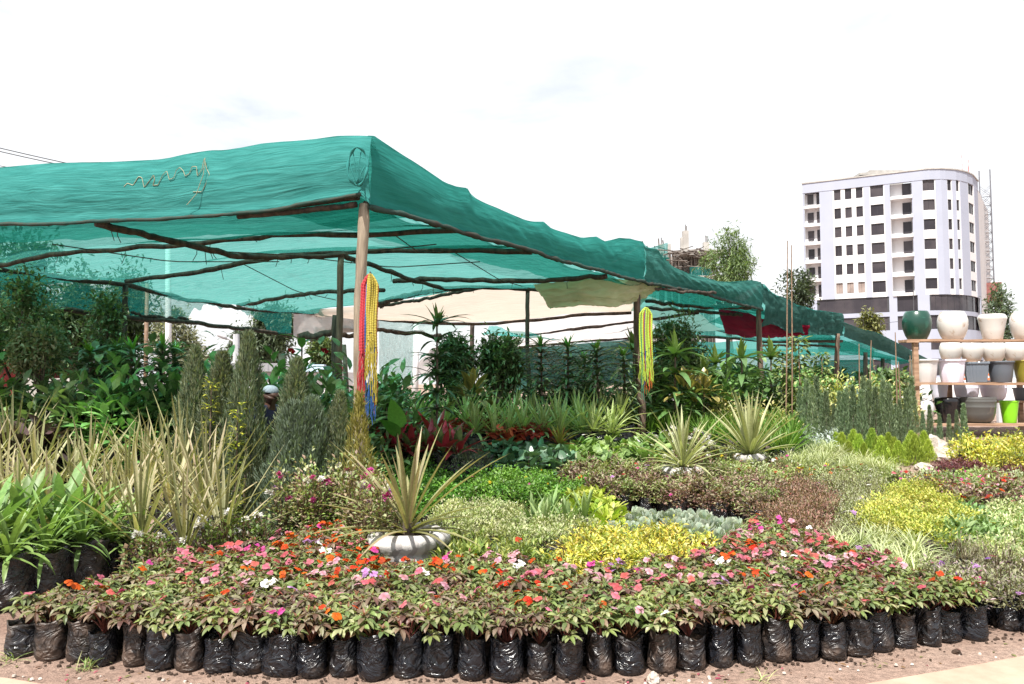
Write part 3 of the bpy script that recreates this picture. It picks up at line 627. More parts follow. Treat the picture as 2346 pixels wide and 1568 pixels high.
# ---------------------------------------------------------------- ground
def ground_mat():
    q = NB('trodden_earth'); v = q.obj()
    n = q.noise(1.1, 8, 0.62, v, 0.3); n2 = q.noise(28, 5, 0.7, v); n3 = q.noise(120, 3, 0.6, v)
    c = q.ramp(n.outputs[0], [(0.3, (0.26, 0.165, 0.13)), (0.5, (0.36, 0.25, 0.20)), (0.7, (0.45, 0.33, 0.27))])
    d = q.ramp(n2.outputs[0], [(0.35, (0.45,) * 3), (0.6, (1.0,) * 3)])
    mx = q.a('ShaderNodeMix', data_type='RGBA', blend_type='MULTIPLY'); mx.inputs[0].default_value = 0.8
    q.l(c.outputs[0], mx.inputs[6]); q.l(d.outputs[0], mx.inputs[7])
    b = q.bsdf(mx.outputs[2], 0.95, 0.2)
    sm = q.a('ShaderNodeMath', operation='ADD'); q.l(n2.outputs[0], sm.inputs[0]); q.l(n3.outputs[0], sm.inputs[1])
    q.bump(sm.outputs[0], b, 0.9, 0.02); return q.done(b.outputs[0])
M_EARTH = ground_mat()
xs = np.concatenate([[-900, -300, -100, -40, -20], np.arange(-12, 12.01, .12), [20, 40, 100, 300, 900]])
ys = np.concatenate([[-60, -10, 0, 2], np.arange(2.6, 9, .12), np.arange(9, 17, .5), [20, 30, 60, 120, 300, 900, 1500]])
V = [(x, y, gz(y) + (0.012 * fbm((x * 2.2, y * 2.2, 0)) if y < 9 else 0)) for y in ys for x in xs]
nx = len(xs)
F = [[j * nx + i, j * nx + i + 1, (j + 1) * nx + i + 1, (j + 1) * nx + i] for j in range(len(ys) - 1) for i in range(nx - 1)]
f = FB(); f.add(V, F, (.2, .15, .1))
tag(link('ground', f.mesh('ground', M_EARTH, True)), kind='structure')

# kerb of tan concrete that bends round in front of the bed
M_KERB = simple('kerb_concrete', (0.33, 0.215, 0.16), (0.42, 0.285, 0.215), 5, 0.9, 0.4, 0.006)
kp = [(-500, 1520), (0, 1553), (130, 1576), (500, 1640), (1000, 1690), (1500, 1660), (1800, 1606), (1990, 1568), (2180, 1536), (2346, 1505), (2700, 1440)]
kin = []
for i in range(len(kp) - 1):
    for t in np.linspace(0, 1, 8, endpoint=False):
        kin.append(G(kp[i][0] * (1 - t) + kp[i + 1][0] * t, kp[i][1] * (1 - t) + kp[i + 1][1] * t, .03))
for _ in range(4): kin = [kin[0]] + [(kin[i - 1] + kin[i] * 2 + kin[i + 1]) / 4 for i in range(1, len(kin) - 1)] + [kin[-1]]
f = FB(); V = []; n = len(kin)
for i, p in enumerate(kin):
    t = (kin[min(i + 1, n - 1)] - kin[max(i - 1, 0)]).normalized(); o = Vector((t.y, -t.x, 0))
    for (dd, z) in ((0, -.1), (0, .03), (.012, .042), (.26, .042), (.275, .03), (.28, -.15)):
        V.append((p.x + o.x * dd, p.y + o.y * dd, z))
F = [[i * 6 + k, (i + 1) * 6 + k, (i + 1) * 6 + k + 1, i * 6 + k + 1] for i in range(n - 1) for k in range(5)]
f.add(V, F, (.5, .4, .3)); tag(link('kerb', f.mesh('kerb', M_KERB)), 'tan concrete kerb curving past the front of the flower bed', None, None, 'structure')

# ---------------------------------------------------------------- shade canopy
def wp(pts, ds):
    return [W(x, y, d) for (x, y), d in zip(pts, ds)]
def resample(P, n):
    P = [Vector(p) for p in P]; L = [0]
    for a, b in zip(P, P[1:]): L.append(L[-1] + (b - a).length)
    out = []
    for k in range(n):
        s = L[-1] * k / (n - 1); i = 0
        while i < len(P) - 2 and L[i + 1] < s: i += 1
        t = (s - L[i]) / max(L[i + 1] - L[i], 1e-9); out.append(P[i].lerp(P[i + 1], min(max(t, 0), 1)))
    return out
def pole(name, P, r0, r1, parent, mat=None, wob=.02, label=None, n=26):
    Q = resample(P, n); R = random.Random(len(P) * 7 + int(P[0][0] * 100)); sd = R.random() * 50
    Q = [p + Vector((fbm((sd, i * .25, 1)), fbm((sd, i * .25, 5)), fbm((sd, i * .25, 9)))) * wob for i, p in enumerate(Q)]
    kk = 1 if name == 'post' else .82
    rr = [kk * (r0 + (r1 - r0) * i / (n - 1)) * (1 + .16 * fbm((sd, i * .6, 3))) for i in range(n)]
    f = FB(); f.tube(Q, rr, 8, (.1, .07, .05))
    o = link(name, f.mesh(name, mat or M_BARK, True), parent)
    if label: o['label'] = label
    return o
canopy = thing('shade_canopy', 'large green shade net canopy on wooden posts over the plant nursery', 'canopy', (0, 0, 0))
RX = [830, 1033, 1202, 1371, 1468, 1613, 1740, 1841, 1931, 2010, 2081]
RD = [7.5, 8.7, 10, 11.8, 13, 15, 17.7, 21, 25, 30, 36]
def rd(x): return float(np.interp(x, RX, RD))
FX = [-700, 0, 221, 412, 600, 712, 830]
FD = [1 / np.interp(x, [-700, 0, 830], [1 / 9.9, 1 / 8.8, 1 / 7.5]) for x in FX]
def fd(x): return float(1 / np.interp(x, [-700, 0, 830], [1 / 9.9, 1 / 8.8, 1 / 7.5]))
# front valance: (x, top row, bottom row)
FV = [(-700, 402, 548), (-300, 392, 530), (0, 384, 515), (112, 374, 515), (262, 371, 506), (375, 365, 503), (430, 352, 499), (487, 344, 496), (520, 345, 493), (600, 329, 486), (712, 320, 468), (776, 311, 456), (830, 311, 448), (851, 312, 470)]
RV = [(843, 311, 474), (858, 312, 480), (894, 336, 487), (921, 354, 493), (975, 388, 508), (1020, 419, 522), (1045, 428, 530), (1072, 431, 538), (1082, 450, 541), (1108, 464, 549), (1160, 486, 560), (1202, 504, 571), (1220, 508, 576), (1245, 508, 586), (1262, 523, 592), (1300, 536, 602), (1333, 545, 610), (1355, 543, 616), (1366, 543, 618), (1386, 553, 624), (1400, 550, 628), (1419, 545, 634), (1445, 548, 640), (1472, 554, 645)]
RV2 = [(1473, 555, 646), (1481, 566, 650), (1507, 572, 652), (1518, 590, 655), (1541, 611, 660), (1580, 628, 667), (1616, 636, 675), (1645, 645, 684), (1673, 646, 692), (1700, 644, 699), (1721, 642, 703), (1744, 647, 710)]
RV3 = [(1745, 650, 752), (1752, 652, 748), (1766, 668, 742), (1780, 677, 748), (1796, 682, 756), (1812, 690, 764), (1826, 699, 762), (1845, 703, 766), (1864, 710, 767), (1890, 713, 768), (1931, 719, 770)]
RV4 = [(1932, 738, 772), (1960, 749, 782), (1984, 757, 790), (2006, 761, 800), (2051, 783, 816), (2081, 800, 828), (2125, 822, 842)]
def valance(name, tab, dfn, mat, nu, outw, foldamp=.05, seed=0, diag=.6, inner=True, label=None, bulge=.06, us=4.0):
    tab = np.array(tab, float); X0, X1 = tab[0, 0], tab[-1, 0]
    # equal steps along the real edge
    xs_ = np.linspace(X0, X1, 400); P = [W(x, float(np.interp(x, tab[:, 0], tab[:, 2])), dfn(x)) for x in xs_]
    L = np.concatenate([[0], np.cumsum([(b - a).length for a, b in zip(P, P[1:])])])
    nv = 18; vi = 0
    def fn(u, v):
        s = u * L[-1]; x = float(np.interp(s, L, xs_)); d = dfn(x)
        bot = W(x, float(np.interp(x, tab[:, 0], tab[:, 2])), d); top = W(x, float(np.interp(x, tab[:, 0], tab[:, 1])), d)
        k = v * (nv + vi)
        if k <= nv:
            t = k / nv
            p = bot.lerp(top, t)
            a = s * 1.6 + t * diag * 1.4
            fo = fbm((a * .8 + seed, t * .9, seed), 1) * .9 + abs(fbm((a * 1.9, t * .7 + seed, 4.0), 1)) * 1.0 - .3 + .08 * fbm((s * 3, t * 3, 7 + seed), 2)
            env = .35 + math.sin(math.pi * min(t * .9 + .08, 1)) * .8
            cr = 1 - abs(fbm((s * 1.1 + seed, t * 2.6 + s * .5, 9 + seed), 2)); cr = max(0, cr - .72) * 1.9
            off = bulge * math.sin(math.pi * t) + fo * foldamp * env - cr * foldamp * .5
            if t < .06: off += .03
            p = p + outw * off
            p.z += .01 * fbm((s * 2, seed, t * 2), 2)
            return p
        t = (k - nv) / vi
        p = top - outw * (1.5 * t) ; p.z -= (top.z - bot.z - .12) * t ** .7
        p.z += .03 * fbm((s * 2, t * 3, seed))
        return p
    def fn2(u, v):
        s_ = u * L[-1]; x = float(np.interp(s_, L, xs_)); d = dfn(x)
        bot = W(x, float(np.interp(x, tab[:, 0], tab[:, 2])), d); top = W(x, float(np.interp(x, tab[:, 0], tab[:, 1])), d)
        p = top - outw * (1.5 * v); p.z -= (top.z - bot.z - .12) * v ** .7; p.z += .03 * fbm((s_ * 2, v * 3, seed)) * (v > 0); return p
    if inner: link('roof_net', grid_mesh('roof_net', fn2, 60, 8, M_ROOF, True, L[-1] / us, .6), canopy)
    me = grid_mesh(name, fn, nu, nv + vi, mat, True, L[-1] / us * 2, 1.2)
    o = link(name, me, canopy)
    if label: o['label'] = label
    return o
e_front = (W(830, 470, 7.5) - W(0, 515, 8.8)); e_front.z = 0; e_front.normalize(); out_front = Vector((e_front.y, -e_front.x, 0))
if out_front.y > 0: out_front = -out_front
e_right = (W(1468, 646, 13) - W(830, 470, 7.5)); e_right.z = 0; e_right.normalize(); out_right = Vector((e_right.y, -e_right.x, 0))
if out_right.x < 0: out_right = -out_right
valance('front_valance', FV, fd, M_NETF, 260, out_front, .022, 1, .3, label='bright green net pulled taut along the front edge')
valance('side_valance', RV, rd, M_NETR, 300, out_right, .024, 5, .9, label='green net skirt running back from the corner post')
valance('side_valance', RV2, rd, M_NETS, 160, out_right, .06, 9, 1.2, label='faded green net skirt between the second and third posts')
valance('side_valance', RV3, rd, M_NETD, 150, out_right, .16, 12, .5, label='bunched dark green net skirt beyond the third post')
valance('side_valance', RV4, rd, M_NETG, 80, out_right, .05, 15, .3, label='flat dark green net skirt at the far end')
# rolled hems, ties and seams
M_HEM = simple('rolled_hem', (.012, .05, .042), (.035, .04, .03), 5, .9, .6, .01)
M_HEMD = simple('brown_rolled_hem', (.03, .024, .018), (.02, .06, .05), 3, .9, .6, .01)  # mottled brown and dark teal along the side hems
def hem(tab, dfn, outw, mat, r, s0):
    Q = resample([W(x, b + 1, dfn(x)) + outw * .035 for x, t, b in tab], 120)
    Q = [p + Vector((0, 0, .012 * fbm((i * .2, s0, 1)))) for i, p in enumerate(Q)]
    f = FB(); f.tube(Q, [r * (1 + .45 * fbm((i * .35, s0, 4))) for i in range(120)], 7); link('hem', f.mesh('hem', mat, True), canopy)
hem(FV[:-1], fd, out_front, M_HEM, .022, 1); hem(RV, rd, out_right, M_HEMD, .030, 5); hem(RV2, rd, out_right, M_HEMD, .030, 9)
# gathered net knot at the corner
f = FB(); c0 = W(822, 388, 7.38)
for k, (x0, z0, x1, z1) in enumerate([(-.05, .16, .02, -.13), (.03, .17, .01, -.15), (-.08, .05, .0, -.16), (.07, .02, .02, -.15)]):
    f.tube(resample([c0 + Vector((x0, -.04, z0)), c0 + Vector(((x0 + x1) / 2 - .01, -.065, (z0 + z1) / 2)), c0 + Vector((x1, -.05, z1))], 8), [.004, .006, .007, .006, .006, .007, .01, .016], 5)
V = []
for k in range(33):
    a = 6.283 * k / 32; V.append(c0 + Vector((math.cos(a) * .10, -.06 + .02 * math.sin(a * 3), math.sin(a) * .19 + .01)))
f.tube(V, [.013 + .006 * math.sin(k * 1.3) for k in range(33)], 6, cap=False)
link('net_knot', f.mesh('net_knot', M_NETF, True, None), canopy)
# posts
def post(x, d, ytop, r, mat, label=None, xb=None, parent=None):
    t = W(x, ytop, d); b = B(xb if xb else x, d); b.z -= .3
    P = [b, b.lerp(t, .33) + Vector((.02, 0, 0)), b.lerp(t, .66) - Vector((.015, 0, 0)), t]
    return pole('post', P, r * 1.12, r * .92, parent or canopy, mat, .012, label, 20)
post(833, 7.62, 468, .062, M_POST, 'thick pale corner post', 819)
post(1458, 13.1, 640, .068, M_POSTD, None, 1470)
post(1738, 17.9, 700, .072, M_POSTD, None, 1746)
post(1919, 24.6, 765, .085, M_POSTD, None, 1912)
post(782, 10.4, 585, .048, M_POSTD, None, 776)
post(768, 17.5, 722, .07, M_BARK); post(287, 13.35, 655, .052, M_BARK)
post(1208, 14.2, 662, .042, M_BARK, None, 1212); post(1082, 22, 742, .07, M_BARK)
post(1983, 29, 808, .09, M_BARK); post(2022, 33, 822, .09, M_BARK); post(1668, 24, 766, .07, M_BARK); post(1579, 22, 742, .08, M_BARK)
# rails and cross poles
RAIL = [(x, b) for x, t, b in RV] + [(x, b) for x, t, b in RV2]
pole('edge_rail', [W(x, b - 8, rd(x)) - out_right * .05 for x, b in RAIL][::3], .036, .036, canopy, wob=.01, n=60)
pole('edge_rail', [W(x, b, rd(x)) - out_right * .25 for x, b in [(1744, 706), (1841, 740), (1931, 762)]], .045, .045, canopy, wob=.02)
pole('edge_rail', [W(x, y - 9, fd(x)) - out_front * .05 for x, y in [(-700, 548), (0, 516), (262, 505), (412, 500), (600, 486), (817, 458)]], .04, .045, canopy, wob=.01, n=60)
pole('edge_rail', [W(x, y, fd(x) + .06) for x, y in [(544, 497), (680, 485), (817, 469)]], .036, .04, canopy, wob=.01)
CROSS = [
 ([(221, 512), (375, 549), (469, 571), (536, 586), (640, 589), (787, 586)], [8.4, 9.2, 9.6, 9.8, 10.1, 10.4], .055, .045),
 ([(787, 583), (921, 635), (1014, 661), (1127, 657), (1220, 664), (1290, 668)], [10.4, 12.3, 13.9, 14.0, 14.2, 14.0], .05, .045),
 ([(-60, 614), (0, 607), (112, 586), (375, 564), (487, 556), (637, 541), (880, 536), (1052, 528)], [11.5, 11.2, 10.9, 10.2, 9.9, 9.5, 9.1, 8.9], .045, .04),
 ([(289, 646), (487, 618), (562, 601), (675, 582), (880, 575), (1071, 574), (1221, 575)], [13.2, 12.2, 11.8, 11.3, 10.8, 10.6, 10.3], .05, .05),
 ([(544, 701), (675, 677), (733, 671), (880, 663)], [17.2, 15.9, 15.4, 14.4], .055, .05),
 ([(900, 645), (958, 640), (1071, 641), (1221, 644), (1390, 634)], [13.0, 12.9, 12.7, 12.5, 12.1], .05, .05),
 ([(864, 697), (958, 671), (1060, 660)], [16.5, 14.6, 14.1], .09, .05),
 ([(872, 703), (995, 681), (1108, 660)], [16.8, 15.2, 14.2], .045, .04),
 ([(733, 717), (864, 732), (996, 743), (1100, 743), (1220, 735), (1330, 722), (1446, 716)], [18.6, 19.4, 20.2, 20, 19.6, 18.8, 18.4], .05, .05),
 ([(1209, 768), (1330, 752), (1446, 738), (1600, 716)], [24, 22, 20.5, 18], .06, .06),
 ([(1209, 779), (1370, 756), (1470, 742)], [26, 23, 21], .04, .04),
 ([(1179, 797), (1295, 786), (1330, 781), (1446, 775), (1560, 768)], [28, 26, 25, 24.5, 23], .06, .06),
 ([(1470, 657), (1560, 668), (1640, 672)], [13.3, 14.0, 15.0], .035, .035),
 ([(1480, 690), (1560, 700), (1640, 705), (1720, 706)], [16, 16.6, 17.0, 17.4], .05, .05),
 ([(1480, 706), (1600, 714), (1700, 722)], [17.5, 18, 18.5], .05, .05),
 ([(1490, 722), (1600, 746), (1700, 770), (1740, 778)], [20, 22, 24, 24.5], .05, .05),
 ([(1500, 770), (1640, 772), (1760, 783), (1931, 781)], [23, 24, 24.5, 25], .06, .06),
 ([(1740, 792), (1860, 792), (1925, 795)], [27, 27, 27], .05, .05),
]
for pts, ds, r0, r1 in CROSS: pole('cross_pole', wp(pts, ds), r0, r1, canopy, wob=.03, n=40)
LL = [(-300, 570), (0, 616), (150, 637), (281, 652), (450, 691), (562, 708), (675, 717), (806, 722)]; LD = [9.9, 11.5, 12.5, 13.3, 15.6, 17.2, 18.4, 19.2]
pole('edge_rail', wp(LL, LD), .055, .05, canopy, wob=.03, n=60)
pole('edge_rail', wp([(142, 708), (319, 730), (450, 741), (600, 759), (668, 768)], [12.4, 13.6, 15.4, 17.6, 18.3]), .05, .06, canopy, wob=.03, n=40)
pole('edge_rail', wp([(300, 716), (350, 727), (432, 733)], [13.4, 14, 15.2]), .03, .04, canopy, wob=.05)
pole('driftwood', wp([(684, 774), (720, 770), (750, 762), (775, 768), (815, 768)], [18.3, 18.3, 18.4, 18.6, 18.9]), .13, .07, canopy, wob=.06)
pole('edge_rail', wp([(760, 760), (868, 757), (958, 763), (1010, 770)], [18.8, 19.4, 20.2, 21]), .07, .07, canopy, wob=.05)
# roof nets
def loft(name, rows, mat, sag=.10, nu=90, per=16, us=5, label=None, seed=0, streak=.012, up=.06):
    R = [resample(r, nu + 1) for r in rows]; m = len(rows) - 1
    def fn(u, v):
        i = int(round(u * nu)); k = v * m; j = min(int(k), m - 1); t = k - j
        p = R[j][i].lerp(R[j + 1][i], t)
        p = p.copy(); p.z += up - sag * math.sin(math.pi * t) * (1 + .5 * fbm((u * 3 + seed, j, 0)))
        p.z += streak * fbm((u * 2.0 + seed, v * m * 14, 2)) + .035 * fbm((u * 4, v * m * 3 + seed, 6))
        return p
    o = link(name, grid_mesh(name, fn, nu, per * m, mat, True, us, us), canopy)
    if label: o['label'] = label
def lin(a, da, b, db, n=8):
    return [W(a[0] + (b[0] - a[0]) * t, a[1] + (b[1] - a[1]) * t, 1 / ((1 - t) / da + t / db)) for t in np.linspace(0, 1, n)]
LF = W(-300, 570, 9.9)
def leftp(d):   # point on the left rail
    Y = d; i = np.interp(d, LD, [p[0] for p in LL]); return W(i, float(np.interp(i, [p[0] for p in LL], [p[1] for p in LL])), d)
r0 = [W(-700, 546, 9.9)] + [W(x, y, fd(x) + .05) for x, y in [(0, 514), (262, 503), (412, 498), (600, 484), (817, 462)]]
rA = [W(-330, 640, 12.2)] + wp(*CROSS[2][:2])
rC = [leftp(13.0)] + wp(*CROSS[3][:2])
rD = [leftp(17.0)] + wp([(600, 692), (675, 677), (733, 671), (880, 660), (958, 640), (1071, 641), (1221, 644), (1390, 634)], [16.6, 15.9, 15.4, 14.2, 13.2, 12.7, 12.5, 12.1])
rE = [leftp(19.0)] + wp([(733, 712), (872, 701), (995, 679), (1108, 660), (1220, 662), (1300, 662), (1420, 652), (1490, 652)], [18.4, 16.8, 15.2, 14.2, 14.2, 14.0, 13.6, 13.3])
loft('roof_net', [r0, rA, rC, rD, rE], M_ROOF, .11, seed=3)
rF = wp([(700, 719), (800, 724), (864, 732), (996, 743), (1100, 743), (1220, 735), (1330, 722), (1446, 716)], [18.9, 19.2, 19.4, 20.2, 20, 19.6, 18.8, 18.4])
rE2 = wp([(700, 716), (872, 703), (995, 681), (1108, 662), (1220, 664), (1300, 664), (1500, 655)], [18.8, 16.9, 15.3, 14.3, 14.25, 14.1, 13.6])
loft('roof_net', [rE2, rF], M_BEIGE, .16, label='beige shade net panel', seed=8, per=30)
rG = wp([(1130, 746), (1300, 726), (1446, 706), (1520, 700)], [20.5, 19.3, 18.2, 17.8]); rH = wp([(1209, 770), (1330, 754), (1446, 740), (1600, 720)], [24, 22, 20.5, 18.5])
rI = wp([(1179, 799), (1295, 788), (1446, 777), (1660, 760)], [28, 26, 24.5, 22])
loft('roof_net', [rG, rH, rI], M_WHITEN, .1, label='whitish shade net panel', seed=11)
gR0 = [W(x, y - 2, rd(x)) for x, y in [(1475, 648), (1540, 660), (1616, 675), (1673, 692), (1740, 708)]]
gR1 = wp([(1440, 700), (1560, 706), (1660, 712), (1800, 730)], [17.6, 18, 18.6, 20]); gR2 = wp([(1500, 735), (1600, 745), (1720, 768), (1900, 768)], [21, 22, 23.5, 24.5]); gR3 = wp([(1480, 760), (1620, 772), (1760, 783), (1931, 778)], [23, 24, 25, 25.5])
loft('roof_net', [gR0, gR1, gR2, gR3], M_ROOF, .12, seed=15)
gS0 = wp([(1480, 790), (1700, 786), (1931, 782)], [27, 27, 26.5]); gS1 = wp([(1300, 830), (1700, 822), (1990, 815), (2130, 838)], [38, 38, 36, 40])
loft('roof_net', [gS0, gS1], M_ROOF, .15, seed=18)
loft('roof_net', [wp([(1120, 752), (1200, 756)], [21.5, 22]), wp([(1105, 768), (1290, 782)], [23, 25])], M_SIDE, .1, 40, label='torn scrap of green net', seed=20, us=2)
# hanging side nets on the far left side (see-through)
def drape(name, top, bot, mat, nu=60, nv=10, seed=0, amp=.05, us=3, label=None, hole=None):
    T = resample(top, nu + 1); Bt = resample(bot, nu + 1)
    def fn(u, v):
        i = int(round(u * nu)); p = T[i].lerp(Bt[i], v)
        if hole:
            a, b, h = hole
            if a < u < b: p = T[i].lerp(Bt[i], v * (1 - min(.97, h * math.sin(math.pi * (u - a) / (b - a)) ** .45 * (1 + .25 * fbm((u * 22, 3, 1), 3)))))
        p = p.copy(); p.y += amp * fbm((u * 9 + seed, v * 1.5, seed)) * (.3 + v); return p
    o = link(name, grid_mesh(name, fn, nu, nv, mat, True, us, 1), canopy)
    if label: o['label'] = label
drape('side_net', wp([(-100, 602), (0, 616), (150, 637), (281, 652)], [11, 11.5, 12.5, 13.3]), wp([(-100, 690), (0, 700), (142, 709), (290, 724)], [11.1, 11.6, 12.4, 13.4]), M_SIDE, seed=2)
drape('side_net', wp([(289, 654), (450, 691), (562, 708), (668, 717)], [13.4, 15.6, 17.2, 18.3]), wp([(296, 728), (450, 741), (600, 759), (668, 768)], [13.4, 15.4, 17.6, 18.3]), M_SIDE, 90, 12, 4, hole=(.34, .86, .95))
drape('side_net', wp([(672, 718), (806, 723), (868, 732)], [18.4, 19.2, 19.5]), wp([(672, 776), (806, 762), (868, 757)], [18.4, 18.9, 19.4]), M_WHITEN, 50, 8, 6, .12, label='crumpled off white net')
drape('side_net', wp([(868, 732), (996, 743), (1082, 744)], [19.5, 20.2, 21]), wp([(868, 757), (958, 764), (1010, 772)], [19.5, 20.2, 21.5]), M_GREYN, 50, 8, 7, .12)
drape('side_net', wp([(868, 757), (952, 762)], [19.6, 20.3]), wp([(868, 880), (945, 880)], [19.6, 20.3]), M_GREYN, 50, 20, 9, .25, label='thin grey net curtain hanging behind the corner post')
drape('side_net', wp([(1180, 800), (1450, 778)], [28, 24.5]), wp([(1180, 900), (1450, 880)], [28, 24.5]), M_NETD, 40, 8, 9, .2)
drape('side_net', wp([(1450, 800), (2000, 800)], [32, 36]), wp([(1450, 900), (2000, 905)], [32, 36]), M_SIDE, 60, 8, 11, .3, label='teal net wall at the far end of the nursery')
# thin ropes and loose threads under the roof
R = random.Random(4)
for (a, da, b, db) in [((470, 575), 9.8, (1000, 560), 9.6), ((120, 560), 10, (640, 600), 11), ((560, 607), 11.6, (770, 688), 15), ((1035, 575), 10.6, (1230, 665), 14), ((900, 536), 9.1, (1010, 577), 10.6), ((700, 590), 11, (1100, 600), 11)]:
    A = W(*a, da); Bq = W(*b, db); Pm = A.lerp(Bq, .5) - Vector((0, 0, .12))
    f = FB(); f.tube(resample([A, A.lerp(Pm, .6), Pm, Bq.lerp(Pm, .6), Bq], 14), .008, 4); link('rope', f.mesh('rope', M_BARK), canopy)
for k in range(46):
    pts, ds, *_ = CROSS[R.randrange(7)]; t = R.random() * (len(pts) - 1.01); i = int(t); t -= i
    p = W(pts[i][0] * (1 - t) + pts[i + 1][0] * t, pts[i][1] * (1 - t) + pts[i + 1][1] * t, ds[i] * (1 - t) + ds[i + 1] * t)
    l = R.uniform(.04, .22); f = FB(); f.tube([p, p + Vector((R.uniform(-.02, .02), 0, -l * .5)), p + Vector((R.uniform(-.05, .05), 0, -l))], .005, 4); link('loose_thread', f.mesh('loose_thread', M_BARK), canopy)
# white string stitched over the front net
f = FB(); S = [(284, 428), (292, 420), (305, 425), (317, 405), (325, 407), (330, 430), (342, 415), (352, 401), (354, 412), (350, 425), (362, 424), (372, 402), (382, 392), (388, 412), (398, 408), (404, 390), (412, 384), (420, 392), (424, 404), (434, 398), (440, 382), (450, 382), (452, 404), (462, 390), (468, 362), (473, 386), (480, 400), (470, 425), (462, 440), (442, 440)]
S = [(275 * 0 + x, y) for x, y in S]
pp = [W(x, y, fd(x) - .062) for x, y in S]; f.tube(resample(pp, 150), .0045, 4, (.7, .66, .5)); f.tube([W(470, 362, fd(470) - .1), W(466, 400, fd(466) - .1), W(450, 445, fd(450) - .1), W(428, 470, fd(430) - .1)], .004, 4)
link('string', f.mesh('string', simple('pale_string', (.24, .26, .17), (.34, .35, .24), 30, .8)), canopy)

# yellowish tarpaulin slung under the net and a maroon cloth
def sheet(name, label, cat, top, bot, mat, seed, amp=.05, sag=.1, nu=60, nv=24):
    T = resample(top, nu + 1); Bt = resample(bot, nu + 1)
    def fn(u, v):
        i = int(round(u * nu)); p = T[i].lerp(Bt[i], v).copy()
        p.z -= sag * math.sin(math.pi * v) * math.sin(math.pi * u); p.y += amp * fbm((u * 4 + seed, v * 3, seed)); p.z += amp * .5 * fbm((u * 7, v * 4, seed + 3)); return p
    return tag(link(name, grid_mesh(name, fn, nu, nv, mat, True, 2, 1)), label, cat)
M_TARP = net_mat('yellow_tarpaulin', (0.50, 0.46, 0.26), (0.62, 0.57, 0.36), 0.01, dirt=(0.3, 0.22, 0.12), dirtamt=.03, stretch=(3, 3, 1), tl=.55)
M_MAR = net_mat('maroon_cloth', (0.22, 0.012, 0.035), (0.30, 0.02, 0.05), 0.01, dirt=(0.1, 0.01, 0.03), stretch=(3, 3, 1), tl=.55)
sheet('tarpaulin', 'pale yellow tarpaulin slung under the net left of the second post', 'tarpaulin', wp([(1222, 652), (1330, 640), (1400, 636), (1466, 640), (1525, 654)], [12.8, 12.4, 12.5, 13.0, 13.8]), wp([(1260, 708), (1330, 700), (1400, 705), (1448, 694), (1475, 684)], [12.6, 12.4, 12.5, 12.8, 13.4]), M_TARP, 3, .06, .02)
sheet('cloth', 'maroon cloth hanging under the dark green net behind the third post', 'cloth', wp([(1640, 690), (1700, 712), (1744, 730), (1855, 745)], [18, 18.6, 19, 21.5]), wp([(1662, 764), (1700, 772), (1760, 775), (1850, 768)], [18.6, 18.8, 19.2, 21.5]), M_MAR, 5, .08, .1)

# ---------------------------------------------------------------- apartment building
M_LAV = simple('lavender_render', (0.33, 0.352, 0.43), (0.35, 0.372, 0.455), .4, .85, .1)
M_WHT = simple('white_render', (0.62, 0.61, 0.62), (0.66, 0.65, 0.66), .4, .85, .1)
M_WGLASS = simple('dark_window_glass', (0.025, 0.023, 0.028), (0.045, 0.04, 0.05), .5, .2, 0, spec=.25)
_q = NB('window_glass'); _o = _q.a('ShaderNodeObjectInfo'); _n = _q.noise(.35, 3, .5, _q.obj()); _m = _q.a('ShaderNodeMath', operation='MULTIPLY_ADD'); _m.inputs[1].default_value = .5; _q.l(_o.outputs['Random'], _m.inputs[0]); _q.l(_n.outputs[0], _m.inputs[2])
_c = _q.ramp(_m.outputs[0], [(.35, (.018, .016, .02)), (.75, (.04, .035, .042)), (1.0, (.07, .06, .065))]); _b = _q.bsdf(_c.outputs[0], .15, .3); M_WGLASS = _q.done(_b.outputs[0])  # pane tone varies at random, painted in place of differing reflections
M_WBEI = simple('curtained_window_glass', (0.22, 0.17, 0.15), (0.34, 0.28, 0.25), .8, .2, 0)
M_FRAME = simple('window_frame', (0.04, 0.04, 0.045), (0.06, 0.06, 0.065), 4, .5, 0)
M_CONC = simple('raw_concrete', (0.32, 0.30, 0.28), (0.46, 0.44, 0.41), .8, .9, .3)
apt = thing('apartment_building', 'white and lavender apartment block with dark windows and a rounded corner', 'building', (62, 118, 0))
AP = Vector((62, 118, 0))
bx_ = [1838, 2086, 2125, 2160, 2195, 2220, 2235, 2240]; bd_ = [123, 115.5, 114.4, 114.2, 114.8, 116.4, 118.6, 121.5]
def bpt(x):
    i = 0
    d = float(np.interp(x, bx_, bd_)) if x > 2086 else 1 / float(np.interp(x, [1838, 2086], [1 / 123, 1 / 115.5]))
    p = W(x, 440, d); return Vector((p.x, p.y, 0))
def bnorm(x):
    a = bpt(max(x - 3, 1838)); b = bpt(min(x + 3, 2240)); t = (b - a).normalized(); n = Vector((t.y, -t.x, 0)); return n if n.y < 0 else -n
def bz(y, x):  # height at row y
    d = bpt(x).y; return W(x, y, d).z
def slab(f, x0, x1, z0, z1, o0, o1, mi=0):
    """piece of facade between picture columns, standing from o0 to o1 in front of the wall line"""
    n = max(1, int((x1 - x0) / 12)); xs = np.linspace(x0, x1, n + 1)
    V = []; F = []
    for x in xs:
        p = bpt(x) - AP; nn = bnorm(x)
        for o in (o0, o1):
            for z in (z0, z1): q = p + nn * o; V.append((q.x, q.y, z))
    for i in range(n):
        a, b = i * 4, (i + 1) * 4
        F += [[a + 2, b + 2, b + 3, a + 3], [a, a + 1, b + 1, b], [a + 1, a + 3, b + 3, b + 1], [a, b, b + 2, a + 2]]
    F += [[0, 2, 3, 1], [n * 4, n * 4 + 1, n * 4 + 3, n * 4 + 2]]
    f.add(V, F, (.6, .6, .7), mi)
